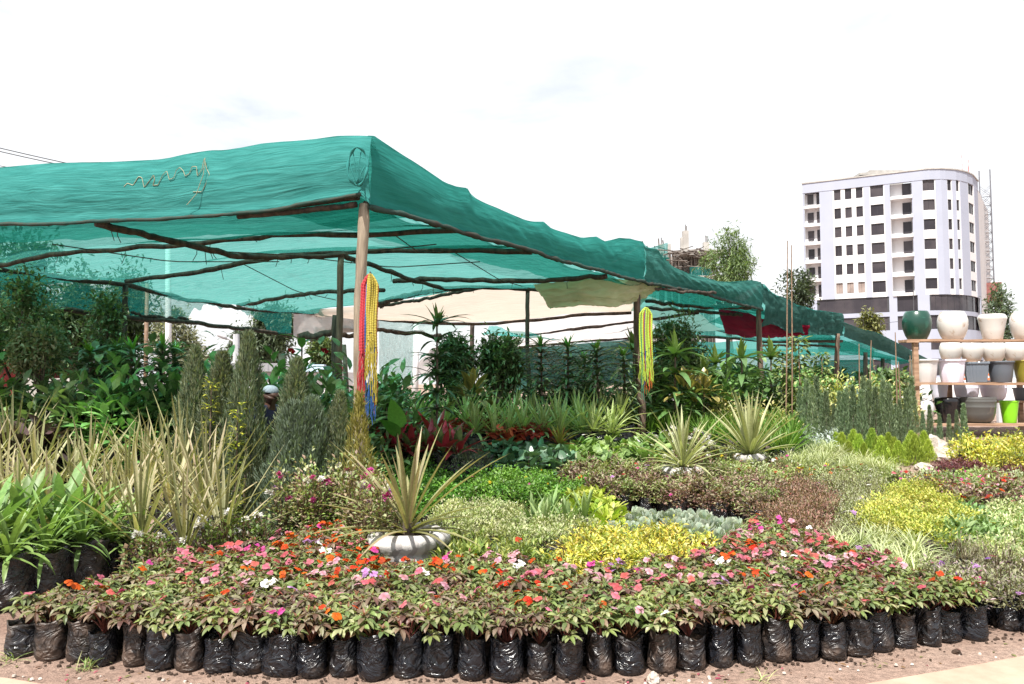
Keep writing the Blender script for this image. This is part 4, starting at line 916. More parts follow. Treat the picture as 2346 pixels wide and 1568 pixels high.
FH = 3.10; Z1 = 37.6 - .0   # top of the parapet above the ground under it
ztop = bz(388, 2150) ; zb = ztop - 1.62  # top edge of the highest windows
rows = [zb - FH * k for k in range(6)]
zglass = rows[5] - 2.6
wall = FB(); trim = FB(); bal = FB(); doors = FB()
def cx(z): return 1796 + z * .2343
cols = [dict(a=cx(488), b=cx(553), h=1.75), dict(a=cx(594), b=cx(659), h=1.75), dict(a=cx(702), b=cx(768), h=1.75), dict(a=cx(843), b=cx(971), h=1.85),
        dict(a=cx(1358), b=cx(1475), h=1.7), dict(a=cx(1603), b=cx(1639), h=1.7), dict(a=cx(1688), b=cx(1716), h=1.7), dict(a=cx(1806), b=cx(1853), h=1.75)]
white = [(cx(476), cx(778)), (cx(838), cx(980)), (cx(1356), cx(1484)), (cx(1598), cx(1648)), (cx(1684), cx(1725)), (cx(1800), cx(1860))]
recess = [(cx(192), cx(345)), (cx(1035), cx(1250))]
edges = sorted(set([1838, 2240] + [e for r in recess for e in r] + [e for c in cols for e in (c['a'], c['b'])] + [e for w_ in white for e in w_]))
def isin(x, L): return any(a < x < b for a, b in L)
for a, b in zip(edges, edges[1:]):
    m = (a + b) / 2
    if isin(m, recess): continue
    c = next((c for c in cols if c['a'] < m < c['b']), None); mi = 1 if isin(m, white) else 0
    if c is None:
        slab(wall, a, b, zglass, zb + .02, -.5, 0 if mi == 0 else -.06, mi)
    else:
        for k, zt in enumerate(rows):
            lo = rows[k + 1] if k < 5 else zglass
            slab(wall, a, b, lo, zt - c['h'], -.5, -.06, 1)
slab(wall, 1838, 2240, zb + .02, ztop, -.5, .05, 0); slab(trim, 1837, 2241, ztop, ztop + .18, -.6, .16, 0)
for (a, b) in recess:
    slab(wall, a, b, zglass, zb + .02, -1.6, -1.1, 1)
    for k, zt in enumerate(rows):
        bal = FB(); slab(bal, a + (1 if a > 1900 else 0), b + 1.2, zt - 2.62, zt - 2.15, -1.09, .18 if a > 1900 else .02, 1); link('balcony', bal.mesh('balcony', [M_LAV, M_WHT]), apt)
link('wall', wall.mesh('wall', [M_LAV, M_WHT]), apt); link('coping', trim.mesh('coping', M_CONC), apt); pass
def window(x0, x1, z0, z1, off, mat, mull=1, label=None):
    g = FB(); slab(g, x0, x1, z0, z1, off - .06, off); o = link('window', g.mesh('window', mat), apt)
    h = FB(); t = (x1 - x0) * .04 + .08
    slab(h, x0, x0 + t * .7, z0, z1, off, off + .06); slab(h, x1 - t * .7, x1, z0, z1, off, off + .06); slab(h, x0 + t * .7, x1 - t * .7, z1 - .07, z1, off, off + .06); slab(h, x0 + t * .7, x1 - t * .7, z0, z0 + .07, off, off + .06)
    for k in range(mull):
        xm = x0 + (x1 - x0) * (k + 1) / (mull + 1); slab(h, xm - .15, xm + .15, z0 + .07, z1 - .07, off, off + .05)
    link('window_frame', h.mesh('window_frame', M_FRAME), o)
    if label: o['label'] = label
    return o
for k, zt in enumerate(rows):
    for i, c in enumerate(cols):
        window(c['a'], c['b'], zt - c['h'], zt, -.22, M_WBEI if (k == 5 and i < 3) else M_WGLASS, 1, 'window with pale curtains' if (k == 5 and i < 3) else None)
    window(cx(222), cx(280), zt - 1.75, zt - .1, -1.02, M_WGLASS, 1)
    for (a, b) in [(cx(310), cx(342)), (cx(1155), cx(1240))]:
        g = FB(); slab(g, a, b, zt - 2.6, zt, -1.08, -1.0); link('balcony_door', g.mesh('balcony_door', M_WGLASS), apt)
# lower storeys with long bands of dark glass
zl = [zglass, zglass - 2.5, zglass - 3.2, zglass - 5.4, zglass - 7.0, zglass - 8.6, zglass - 10.0, zglass - 12.6]
gap = [(1838, 1866), (2030, 2048), (2095, 2122), (2238, 2240)]
f = FB()
for a, b in gap: slab(f, a, b, zl[-1] - 3, zglass, -.5, 0, 0)
gl = [(1866, 2030), (2048, 2095), (2122, 2238)]
for a, b in gl:
    for k in range(0, 8, 2):
        if k: slab(f, a, b, zl[k], zl[k - 1], -.5, 0, 0)
        window(a, b, zl[k + 1], zl[k], -.2, M_WGLASS, 7 if b - a > 80 else 2)
    slab(f, a, b, zl[-1] - 3, zl[-1], -.5, 0, 0)
link('lower_wall', f.mesh('lower_wall', [M_LAV]), apt)
# side, back and roof
e = bpt(2240) - AP; s0 = bpt(1838) - AP; back = Vector((10, 30, 0)); f = FB(); zlow = zl[-1] - 3
P = [s0 + Vector((.6, 0, 0)), e, e + Vector((15, 20, 0)), s0 + Vector((12, 22, 0))]
n1 = Vector((0, .55, 0)); 
V = [(p.x, p.y + .55, z) for p in P for z in (zlow, ztop - .2)]
f.add(V, [[2, 4, 5, 3], [4, 6, 7, 5], [6, 0, 1, 7], [1, 3, 5, 7]], (.7, .65, .65)); link('side_wall', f.mesh('side_wall', simple('pinkish_render', (0.52, 0.505, 0.51), (0.58, 0.565, 0.57), .5, .9)), apt)
# stair head on the roof
p = bpt(2035) - AP + Vector((1.0, 2.6, 0)); f = FB()
f.box(p.x - 3.2, p.x + 3.6, p.y + 1.5, p.y + 6, ztop - 1, ztop + .9); f.box(p.x - 3.7, p.x + 4.2, p.y + 1.0, p.y + 6.5, ztop + .9, ztop + 1.3); f.box(p.x - 2.0, p.x + 3.6, p.y + 1.2, p.y + 6, ztop + 1.3, ztop + 1.75)
link('roof_block', f.mesh('roof_block', M_CONC), apt)
f = FB()
for k, (x, h) in enumerate([(2224, 4.2), (2238, 4.6)]):
    q = bpt(x) - AP; f.tube([(q.x, q.y + 2, ztop), (q.x, q.y + 2, ztop + h)], .06, 5)
link('antenna', f.mesh('antenna', simple('red_white_mast', (.45, .06, .05), (.7, .6, .6), 1, .6)), apt)
# hoist mast
mast = thing('hoist_mast', 'tall grey lattice hoist mast behind the apartment block', 'mast', B(2274, 135), -.57)
f = FB(); m0 = W(2290, 650, 135).z; m1 = W(2272, 425, 135).z; hw = .85; mb = Vector(mast.location)
dxm = 0
for sx in (-hw, hw):
    for sy in (-hw, hw): f.tube([(dxm + sx, sy, 0), (dxm + sx, sy, m1 + (2.5 if sy > 0 else 0))], .11, 4)
z = 0; k = 0
while z < m1 - 1.7:
    for (a, b) in (((-hw, -hw), (hw, -hw)), ((hw, hw), (-hw, hw))):
        f.tube([(dxm + a[0], a[1], z), (dxm + b[0], b[1], z + 1.7)], .05, 3); f.tube([(dxm + b[0], b[1], z), (dxm + a[0], a[1], z + 1.7)], .05, 3); f.tube([(dxm + a[0], a[1], z), (dxm + b[0], b[1], z)], .07, 3)
    z += 1.7
link('lattice', f.mesh('lattice', simple('galvanised', (.12, .12, .14), (.2, .2, .22), 3, .6)), mast)
f = FB(); f.box(dxm - 1.9, dxm + 2.0, -1.6, 1.6, m0 - 4.2, m0 - .6); link('hoist_cage', f.mesh('hoist_cage', simple('rust', (.16, .05, .05), (.28, .12, .1), 2, .8)), mast)

# unfinished concrete building
con = thing('unfinished_building', 'unfinished concrete building with rebar columns scaffolding and green net', 'building', B(1560, 80))
cb = Vector(con.location)
def cl(x, y, d=80): return W(x, y, d) - cb
f = FB()
for x, yt, w_ in [(1515, 560, .5), (1532, 560, .4), (1570, 530, .6), (1563, 545, .4), (1617, 556, .6), (1497, 570, .4)]:
    a = cl(x, yt); f.box(a.x - w_ / 2, a.x + w_ / 2, a.y - w_ / 2, a.y + w_ / 2, 0, a.z)
link('column', f.mesh('column', M_CONC), con)
f = FB(); a = cl(1545, 578); b = cl(1640, 585); f.box(a.x, b.x, -3, 8, a.z - .8, a.z - .25); a = cl(1530, 640); f.box(a.x, b.x, -3, 8, a.z - .4, a.z); link('floor_slab', f.mesh('floor_slab', M_CONC), con)
f = FB(); R = random.Random(3)
for k in range(60):
    x = R.uniform(1510, 1640); p = cl(x, R.uniform(575, 590), 78 + R.uniform(-1, 2)); f.tube([p, (p.x + R.uniform(-.4, .4), p.y, 0)], .07, 4)
for k in range(90):
    a = cl(R.uniform(1530, 1640), R.uniform(575, 582) if k < 60 else R.uniform(590, 640), 77 + R.uniform(-1, 1.5)); b = a + Vector((R.uniform(-3, 3), R.uniform(-1, 1), R.uniform(-.5, .5))); f.tube([a, b], .06, 4)
for x in [1480, 1492, 1504, 1512, 1526]:
    a = cl(x, 600); b = cl(x - R.uniform(2, 10), 545 + R.uniform(0, 20)); f.tube([a, b], .07, 4)
for x, y in [(1570, 515), (1573, 518), (1515, 545), (1617, 540), (1620, 542)]:
    a = cl(x, y); f.tube([a, (a.x, a.y, a.z - 2)], .05, 4)
link('scaffolding', f.mesh('scaffolding', simple('scaffold_wood', (.085, .07, .06), (.16, .135, .12), 3, .8)), con)
o = link('debris_net', grid_mesh('debris_net', lambda u, v: cl(1478 + 52 * u, 556 + 16 * (1 - u) + 56 * v, 76 + math.sin(u * 9) * .3), 20, 10, M_SIDE, True, 2, 2), con)
link('debris_net', grid_mesh('debris_net', lambda u, v: cl(1512 + 22 * u, 590 + 50 * v, 75.5 + math.sin(u * 9) * .3), 20, 10, M_ROOF, True, 2, 2), con)
link('debris_net', grid_mesh('debris_net', lambda u, v: cl(1580 + 50 * u, 612 + 20 * v, 75.5 + math.sin(u * 9) * .3), 20, 10, M_SIDE, True, 2, 2), con)
# ---------------------------------------------------------------- trees and background
def tree(name, label, x, d, ybot_crown, ytop, wpx, n, L, Wd, pal, seed, down=.2, nb=6, group=None, cat='tree', r=None, xs=None, parts=True, trunkc=None, sub=16, spread=.33):
    R = random.Random(seed); b = B(x, d); zt = W(x, ytop, d).z - b.z; zb_ = max(W(x, ybot_crown, d).z - b.z, .3); hw = wpx * d / FPX / 2
    H = zt - zb_; blobs = [(0, 0, zb_ + H * .55, hw * .6, hw * .6, H * .46)]
    for k in range(nb):
        a = R.random() * 6.28; t = R.uniform(.15, .8); q = hw * .62 * (1 - t * .45)
        blobs.append((q * math.cos(a), q * math.sin(a), zb_ + H * t, hw * R.uniform(.3, .45), hw * R.uniform(.3, .45), H * R.uniform(.16, .26)))
    blobs.append((R.uniform(-.1, .1) * hw, 0, zb_ + H * .86, hw * .28, hw * .28, H * .15))
    t = thing(name, label, cat, b, 0, group)
    link('crown', treecrown('crown', blobs, n, L, Wd, pal, down=down, sub=sub, spread=spread), t)
    link('trunk', trunk_mesh(zb_ + H * .6, r or max(.05, H * .03), [(zb_ * .8, q[0], q[1], q[2]) for q in blobs[1:]], 'trunk'), t)
    return t
FARG = [(0.10, 0.15, 0.055), (0.13, 0.18, 0.07), (0.075, 0.11, 0.045)]
DARKG = [(0.07, 0.115, 0.05), (0.10, 0.15, 0.065), (0.05, 0.08, 0.035)]
tree('acacia_tree', 'light green feathery tree rising behind the canopy right of the unfinished building', 1672, 45, 690, 522, 140, 5200, .34, .07, [(0.11, 0.165, 0.06), (0.15, 0.20, 0.085), (0.08, 0.12, 0.05)], 1, .5, 8, sub=26, spread=.26)
tree('dark_tree', 'dark green tree just left of the apartment block', 1822, 52, 760, 618, 120, 3000, .34, .13, [(0.07, 0.10, 0.06), (0.10, 0.14, 0.08), (0.05, 0.07, 0.045)], 2, .1, 7, sub=26, spread=.24)
tree('eucalyptus_tree', 'grey green tree to the right of the apartment block behind the white pots', 2292, 62, 830, 655, 92, 2600, .4, .14, [(0.10, 0.14, 0.09), (0.14, 0.18, 0.12), (0.07, 0.10, 0.06)], 3, .1, 7, sub=22, spread=.22)
tree('olive_bush', 'small yellowish bush rising above the canopy in front of the apartment block', 2002, 42, 790, 712, 70, 1100, .3, .1, [(0.20, 0.20, 0.07), (0.15, 0.16, 0.06)], 4, sub=18, spread=.22)
tree('background_tree', 'bushy dark tree behind the see-through net at the far left', 60, 22, 850, 560, 300, 11000, .22, .09, DARKG, 5, .2)
tree('background_tree', 'tall dark tree behind the net left of the white pole', 290, 24, 850, 630, 200, 6800, .2, .08, DARKG, 6, .2)
tree('grey_leaved_tree', 'pale grey leaved tree beside the tall white pole', 395, 23, 860, 712, 150, 6500, .16, .06, [(0.20, 0.20, 0.15), (0.12, 0.13, 0.08), (0.26, 0.25, 0.2)], 7, .1, spread=.28)
tree('background_tree', 'broad grey green tree behind the street lamp', 612, 34, 870, 700, 190, 13000, .26, .09, [(0.075, 0.105, 0.055), (0.10, 0.13, 0.07), (0.055, 0.075, 0.045)], 8, .5)
tree('background_tree', 'low grey green tree between the satellite dish and the corner post', 742, 40, 880, 772, 90, 4500, .3, .1, FARG, 9, .3)
tree('background_tree', 'small bare-looking tree right of the corner post', 1010, 34, 880, 800, 90, 900, .2, .05, [(0.18, 0.15, 0.12), (0.12, 0.1, 0.08)], 10, .1)
tree('background_tree', 'dark trees seen under the net behind the schefflera bushes', 1180, 44, 890, 770, 160, 2600, .35, .12, DARKG, 11)
for i, (x, yt) in enumerate([(1320, 840), (1500, 838), (1690, 842), (1860, 845), (2030, 850)]):
    tree('background_shrub', ['dark shrub at the back of the nursery behind the dracaenas', 'dark shrub at the back behind the second post', 'dark shrub at the back left of the third post', 'dark shrub at the back behind the climbing plants', 'dark shrub at the back left of the pot shelf'][i], x, 31, 900, yt, 190, 2200, .3, .12, DARKG, 20 + i, .1, cat='shrub', group='shrubs along the back')
tree('background_tree', 'dark tree between the two others behind the net at the left', 175, 21, 870, 650, 190, 7000, .2, .085, DARKG, 61, .2)
# palm
pb = B(486, 38); pm = thing('palm_tree', 'small fan palm beyond the nursery left of the street lamp', 'palm', pb); f = FB()
zc = W(486, 838, 38).z - pb.z
n = 44; az = ang(n); el = rs.uniform(-.5, 1.4, n); D = dirs(az, el)
f.leaves(np.tile([0, 0, zc], (n, 1)), D, ups(D), rs.uniform(.8, 1.2, n), .16, .9, .3, 'sword', 5, pick([(0.14, 0.19, 0.07), (0.2, 0.24, 0.1)], n)); link('fronds', f.mesh('fronds', M_LEAF), pm)
f = FB(); f.tube([(0, 0, 0), (0, 0, zc)], .15, 7); link('trunk', f.mesh('trunk', M_TRUNK), pm)
# lamp, poles
M_GREYM = simple('grey_pole', (.40, .40, .42), (.52, .52, .54), 3, .6, .1)
M_WPOLE = simple('white_painted_pole', (.62, .60, .62), (.74, .73, .74), 2, .7, .2)
def upole(name, label, x, d, ytop, r, mat, xt=None):
    b = B(x, d); t = W(xt or x, ytop, d) - b; f = FB(); f.tube([(0, 0, -.2), t * .5, t], [r, r * .95, r * .85], 10); return tag(link(name, f.mesh(name, mat, True), None, b), label, 'pole')
upole('utility_pole', 'thick white pole showing through the green net at the left', 388, 20.5, 560, .085, M_WPOLE, 385)
upole('utility_pole', 'weathered wooden pole just left of the white pole', 334, 19.5, 650, .055, M_BAMBOO, 337)
upole('utility_pole', 'white concrete pole right of the hanging red and yellow cords', 950, 24, 742, .115, M_WPOLE, 954)
upole('utility_pole', 'leaning dead wooden stump behind the grey green conifers', 652, 17, 860 - 50, .09, M_TRUNK, 646)
upole('utility_pole', 'wooden pole leaning behind the inner canopy post', 800, 17.2, 790, .06, M_TRUNK, 788)
lb = B(543, 30); lamp = thing('street_lamp', 'grey street lamp with a single arm beyond the nursery', 'street lamp', lb)
f = FB(); tt = W(541, 766, 30) - lb; f.tube([(0, 0, 0), tt], [.17, .13], 8); link('pole', f.mesh('pole', M_GREYM), lamp)
a0 = W(540, 800, 30) - lb; a1 = W(536, 783, 30) - lb; a2 = W(520, 775, 30) - lb; f = FB(); f.tube([a0, a1, a2], .05, 6); link('arm', f.mesh('arm', M_GREYM), lamp)
h0 = W(521, 776, 30) - lb; h1 = W(497, 764, 30) - lb; f = FB(); f.tube([h0, h0.lerp(h1, .3), h0.lerp(h1, .8), h1], [.05, .10, .11, .04], 8); link('lamp_head', f.mesh('lamp_head', M_GREYM, True), lamp)
# buildings / roofs in the left background
M_RED = simple('red_painted_wall', (.16, .018, .02), (.22, .03, .03), 3, .8, .2); M_TERRA = simple('salmon_roof', (.45, .24, .17), (.58, .34, .26), 3, .85, .4)
M_BLUE = simple('pale_blue_sheet', (.40, .55, .68), (.5, .63, .75), 2, .6, .1); M_GREYR = simple('grey_roof_sheet', (.20, .20, .22), (.3, .3, .32), 2, .7, .3, sc3=(8, 1, 1))
rb = B(-20, 20); rh = thing('small_building', 'small building with red wall and salmon roof behind the shrubs at far left', 'building', rb)
za = W(0, 828, 20).z - rb.z; f = FB(); f.box(-4, .9, -.1, 4, 0, za); link('wall', f.mesh('wall', M_RED), rh)
f = FB(); zt = W(0, 775, 20).z - rb.z; V = [(-4.2, -.5, za), (1.1, -.5, za), (1.1, 2, zt), (-4.2, 2, zt), (-4.2, -.5, za + .12), (1.1, -.5, za + .12), (1.1, 2, zt + .12), (-4.2, 2, zt + .12)]
f.add(V, [[0, 1, 5, 4], [4, 5, 6, 7], [1, 2, 6, 5], [0, 3, 2, 1], [0, 4, 7, 3], [3, 7, 6, 2]], (.5,) * 3); link('roof', f.mesh('roof', M_TERRA), rh)
gb = B(560, 27); sh = thing('shed', 'low shed with a grey sheet roof behind the conifers', 'shed', gb); zt = W(560, 836, 27).z - gb.z
f = FB(); f.box(-.9, 1.6, 0, 3, 0, zt - .25); link('wall', f.mesh('wall', M_GREYM), sh); f = FB(); f.box(-1.1, 1.9, -.2, 3.2, zt - .25, zt + .05); link('roof', f.mesh('roof', M_GREYR), sh)
gb = B(722, 24); sh = thing('kiosk', 'kiosk with a pale blue awning left of the corner post', 'kiosk', gb); zt = W(722, 838, 24).z - gb.z
f = FB(); f.box(-.4, .9, 0, 1.5, 0, zt - .2); link('wall', f.mesh('wall', M_WPOLE), sh); f = FB(); f.box(-.45, .35, -.3, -.02, zt - .2, zt + .03); link('awning', f.mesh('awning', M_BLUE), sh); f = FB(); f.box(.35, 1.0, -.2, -.02, zt - .12, zt - .04); link('sign', f.mesh('sign', M_RED), sh)
wb = B(190, 17); f = FB(); f.box(-1.6, 2.2, 0, .15, 0, W(190, 867, 17).z - wb.z); tag(link('boundary_wall', f.mesh('boundary_wall', M_CONC), None, wb), 'low cream wall glimpsed behind the left shrubs', 'wall')
# satellite dishes
def dish(label, x, y, d, r, az, mat=None):
    b = B(x, d); t = thing('satellite_dish', label, 'satellite dish', b, 0, 'satellite dishes'); z = W(x, y, d).z - b.z
    f = FB(); f.lathe([(0.001, 0), (r * .3, r * .02), (r * .6, r * .09), (r * .85, r * .2), (r, r * .28), (r * 1.0, r * .31), (r * .8, r * .2), (.001, .03)], 24)
    o = link('dish', f.mesh('dish', simple('dish_paint', (.16, .14, .14), (.24, .21, .21), 2, .6, .1) if mat is None else mat, True), t, (0, 0, z), (rad(62), 0, az))
    f = FB(); f.tube([(0, .1, 0), (0, .1, z)], .03, 6); f.tube([(0, .1, z - .1), (r * .2, -r * .9, z - r * .4)], .015, 5); link('mount', f.mesh('mount', M_GREYM), t)
dish('brown grey satellite dish, upper of the pair under the tall dracaena', 1003, 824, 22, .36, .5); dish('brown grey satellite dish, lower of the pair under the tall dracaena', 984, 842, 21.5, .34, -.3)
dish('lone pale grey satellite dish above the blue awning', 697, 825, 24.5, .2, .2, M_GREYM)
# overhead wires
def wire(label, a, da, b, db, sag=.6, r=.012):
    A = W(*a, da); Q = W(*b, db); m = A.lerp(Q, .5) - Vector((0, 0, sag)); f = FB(); P = [A.lerp(m, t).lerp(m.lerp(Q, t), t) for t in np.linspace(0, 1, 16)]; f.tube(P, r, 5)
    tag(link('overhead_wire', f.mesh('overhead_wire', M_WIRE)), label, 'wire', 'overhead wires')
M_WIRE = simple('wire_black', (.05, .05, .055), (.08, .08, .09), 3, .6, 0)
wire('black overhead wire, topmost at upper left above the canopy', (-300, 262), 24, (385, 395 + 24), 30, .3, .018); wire('black overhead wire just under the topmost at upper left', (-300, 272), 24, (385, 424), 30, .3, .018); wire('lowest black overhead wire at upper left above the canopy', (-300, 318), 26, (385, 444), 30, .25, .014)
wire('pale wire crossing low in front of the apartment block', (1880, 744), 60, (2060, 737), 60, .2, .02)
wire('thin cable hanging down the face of the apartment block', (2092, 640), 100, (2095, 800), 100, 0, .05)
# striped barrier behind the shelf
sb = B(2270, 19); bt = thing('striped_barrier', 'orange and white striped barrier seen between the pots', 'barrier', sb); z0 = W(2270, 881, 19).z - sb.z
for k in range(5):
    f = FB(); f.box(-.62, .25, -.1, .1, z0 + k * .055, z0 + k * .055 + .053); link('stripe', f.mesh('stripe', simple('orange_paint', (.75, .16, .04), (.8, .2, .06), 2, .6, 0) if k % 2 == 0 else M_WHT), bt)
f = FB(); f.box(-.6, -.52, -.05, .05, 0, z0); f.box(.15, .23, -.05, .05, 0, z0); link('leg', f.mesh('leg', M_GREYM), bt)
fb_ = B(1960, 44); f = FB(); f.box(-12, 14, 0, .2, 0, 1.35); tag(link('boundary_wall', f.mesh('boundary_wall', M_WHT), None, fb_), 'long white wall behind the far end of the nursery', 'wall')

# ---------------------------------------------------------------- shelf with pots
SHD = 15.0
def SX(x, d=SHD): return W(x, 880, d).x
def SZ(y, d=SHD): return W(CX, y, d).z
M_WOOD = simple('plank', (0.22, 0.13, 0.08), (0.42, 0.27, 0.18), 3, .8, .4, sc3=(.6, 6, 6))
base = Vector((SX(2088), SHD, gz(SHD))); shelf = thing('pot_shelf', 'long wooden plank shelf with three tiers of plant pots', 'shelf', base)
R = random.Random(2)
Y0, Y1 = -.22, 1.05
for nm, y in (('shelf_board', 779), ('shelf_board', 877), ('shelf_board', 970)):
    z = SZ(y) - base.z
    for (ya, yb) in ((Y0, .0), (.02, .24)):
        f = FB(); xs = np.linspace(-.12, 3.6, 14); V = []
        for x in xs:
            s = .012 * fbm((x * 1.5, y, ya * 9)); V += [(x, ya, z - .045 + s), (x, yb, z - .045 + s), (x, ya, z + s), (x, yb, z + s)]
        F = [];
        for i in range(13): a, b = i * 4, i * 4 + 4; F += [[a, b, b + 2, a + 2], [a + 2, b + 2, b + 3, a + 3], [a, a + 1, b + 1, b], [a + 1, a + 3, b + 3, b + 1]]
        F += [[0, 2, 3, 1], [52, 53, 55, 54]]; f.add(V, F, (.4,) * 3); link(nm, f.mesh(nm, M_WOOD), shelf)
for (z_, ya, yb) in ((SZ(829, 16) - base.z, .75, 1.15), (SZ(918, 16) - base.z, .75, 1.15)):
    f = FB(); f.box(.9, 3.6, ya, yb, z_ - .045, z_); link('rear_board', f.mesh('rear_board', M_WOOD), shelf)
for x, y in ((.0, Y0 + .04), (3.3, Y0 + .04), (1.46, 1.18), (3.0, 1.18)):
    f = FB(); f.box(x - .045, x + .05, y - .03, y + .04, -.1, SZ(779) - base.z - .046 if y < .5 else SZ(829, 16) - base.z + .02); link('upright', f.mesh('upright', M_WOOD), shelf)
for z in (779, 877, 970):
    f = FB(); f.box(-.2, .05, Y0 - .035, Y0 - .002, SZ(z) - base.z - .07, SZ(z) - base.z - .01); link('cleat', f.mesh('cleat', M_WOOD), shelf)
def glaze(name, c, stain=None, rough=.25, thr=.62):
    q = NB(name); v = q.obj((1, 1, 1)); n = q.noise(3.0, 7, .65, v, .8)
    cc = q.ramp(n.outputs[0], [(0.3, c), (thr - .02, tuple(x * .96 for x in c)), (thr + .05, stain or c)])
    b = q.bsdf(cc.outputs[0], rough, .5); b.inputs['Coat Weight'].default_value = .2
    n2 = q.noise(9, 3, .5, v); q.bump(n2.outputs[0], b, .15, .01); return q.done(b.outputs[0])
G_WHITE = glaze('white_glaze', (.60, .58, .555), (.33, .22, .14), .3, .58); G_GREEN = glaze('green_glaze', (.008, .05, .034), (.02, .10, .07), .28, .55)
G_BLACK = glaze('black_glaze', (.008, .008, .010), None, .15); P_WHITE = glaze('white_plastic', (.60, .59, .59), None, .4); P_LAV = glaze('lavender_white_plastic', (.80, .77, .90), None, .4)
P_GREY = glaze('grey_plastic', (.13, .155, .19), None, .45); P_DGREY = glaze('dark_grey_plastic', (.10, .115, .14), (.16, .17, .19), .5); P_BOWL = glaze('bronze_grey_bowl', (.09, .09, .085), (.16, .14, .12), .45)
P_LIME = glaze('lime_plastic', (.22, .62, .015), None, .4); P_OLIVE = glaze('olive_plastic', (.25, .22, .03), None, .45)
PROF = {'barrel': [(.60, 0), (.64, .02), (.80, .16), (.94, .36), (1.0, .55), (.985, .70), (.91, .85), (.80, .96), (.74, 1.0), (.71, .99), (.71, .9), (.0001, .85)],
        'taper': [(.62, 0), (.66, .03), (.80, .4), (.96, .78), (1.0, .84), (.97, .90), (.86, .985), (.80, 1.0), (.76, .98), (.72, .8), (.0001, .78)],
        'round': [(.62, 0), (.66, .02), (.84, .2), (.97, .48), (1.0, .62), (.97, .78), (.86, .93), (.78, 1.0), (.73, .98), (.72, .85), (.0001, .8)],
        'tub': [(.74, 0), (.76, .02), (.88, .6), (.92, .88), (.93, .9), (1.0, .91), (1.0, .985), (.985, 1.0), (.93, .99), (.90, .85), (.0001, .8)],
        'bowl': [(.60, 0), (.66, .02), (.82, .14), (.92, .38), (.96, .60), (.975, .62), (.965, .64), (.985, .82), (1.0, .84), (.985, .86), (1.0, .95), (1.01, 1.0), (.97, .99), (.95, .8), (.0001, .7)],
        'vase': [(.70, 0), (.70, .05), (.80, .3), (.93, .6), (.99, .8), (1.0, .88), (.93, .97), (.82, 1.0), (.76, .97), (.74, .9), (.0001, .85)],
        'cup': [(.66, 0), (.68, .02), (.80, .4), (.94, .88), (.97, .93), (1.0, .95), (1.0, 1.0), (.95, .99), (.92, .9), (.0001, .8)]}
def pot(name, label, x0, x1, y0, y1, kind, mat, d=SHD, nf=0, fl=0, sq=0, group='pots on the wooden shelf', sec=None):
    r = (SX(x1, d) - SX(x0, d)) / 2; xc = (SX(x1, d) + SX(x0, d)) / 2; z0 = SZ(y1, d); h = SZ(y0, d) - z0
    f = FB(); f.lathe([(a * r, b * h) for a, b in PROF[kind]] , 48 if not sq else 64, nf=nf, fl=fl, sq=sq)
    f.lathe([(.0001, .004), (PROF[kind][0][0] * r, 0)], 48 if not sq else 64, nf=nf, fl=fl, sq=sq)
    tag(link(name, f.mesh(name, mat, not sq), None, (xc, d + .12 if d == SHD else d, z0 + .003), (0, 0, .3 if sq else 0)), label, 'pot', group)
D0 = SHD; D1 = 16.0
pot('glazed_pot', 'dark green glazed barrel pot at the left end of the top shelf', 2081, 2143, 713, 779, 'barrel', G_GREEN)
pot('glazed_pot', 'white barrel pot with brown cracks second on the top shelf', 2163, 2227, 714, 779, 'barrel', G_WHITE)
pot('glazed_pot', 'white tapered pot third on the top shelf', 2257, 2317, 720, 779, 'taper', G_WHITE)
pot('glazed_pot', 'white rounded pot cut by the right edge on the top shelf', 2332, 2394, 716, 779, 'round', G_WHITE)
for k, (a, b) in enumerate([(2157, 2204), (2205, 2253), (2254, 2303), (2304, 2353)]):
    pot('glazed_pot', ['leftmost', 'second', 'third', 'rightmost'][k] + ' of the four white round pots on the rear board below the top shelf', a, b, 785, 829, 'round', G_WHITE, D1, group='white round pots on the rear board')
pot('plastic_pot', 'white plastic tub at the left end of the middle shelf', 2094, 2156, 824, 877, 'tub', P_WHITE, nf=8, fl=.025)
pot('plastic_pot', 'pale lilac plastic tub second on the middle shelf', 2160, 2219, 824, 877, 'tub', P_LAV, nf=8, fl=.025)
pot('plastic_pot', 'square fluted grey plastic pot on the middle shelf', 2219, 2273, 830, 877, 'tub', P_GREY, sq=.75, nf=24, fl=.012)
pot('plastic_pot', 'round dark grey ribbed plastic pot on the middle shelf', 2275, 2331, 828, 877, 'tub', P_DGREY)
pot('plastic_pot', 'olive plastic pot at the right edge of the middle shelf', 2334, 2392, 826, 877, 'cup', P_OLIVE)
pot('plastic_pot', 'narrow pale lilac pot leftmost on the lower rear board', 2131, 2171, 876, 918, 'cup', P_LAV, D1); pot('plastic_pot', 'wider pale lilac bowl pot in the middle of the lower rear board', 2188, 2240, 872, 918, 'bowl', P_LAV, D1)
pot('plastic_pot', 'wider pale lilac bowl pot right of the middle of the lower rear board', 2248, 2303, 872, 918, 'bowl', P_LAV, D1); pot('plastic_pot', 'small grey pot at the right end of the lower rear board', 2322, 2370, 889, 918, 'tub', P_GREY, D1)
pot('glazed_pot', 'plain white round pot at the left of the bottom shelf', 2093, 2144, 917, 970, 'round', P_WHITE); pot('glazed_pot', 'glossy black vase pot on the bottom shelf', 2150, 2203, 911, 970, 'vase', G_BLACK)
pot('plastic_pot', 'large wide bronze grey bowl pot on the bottom shelf', 2202, 2284, 911, 970, 'bowl', P_BOWL); pot('plastic_pot', 'bright lime green plastic pot on the bottom shelf', 2299, 2339, 919, 970, 'cup', P_LIME)

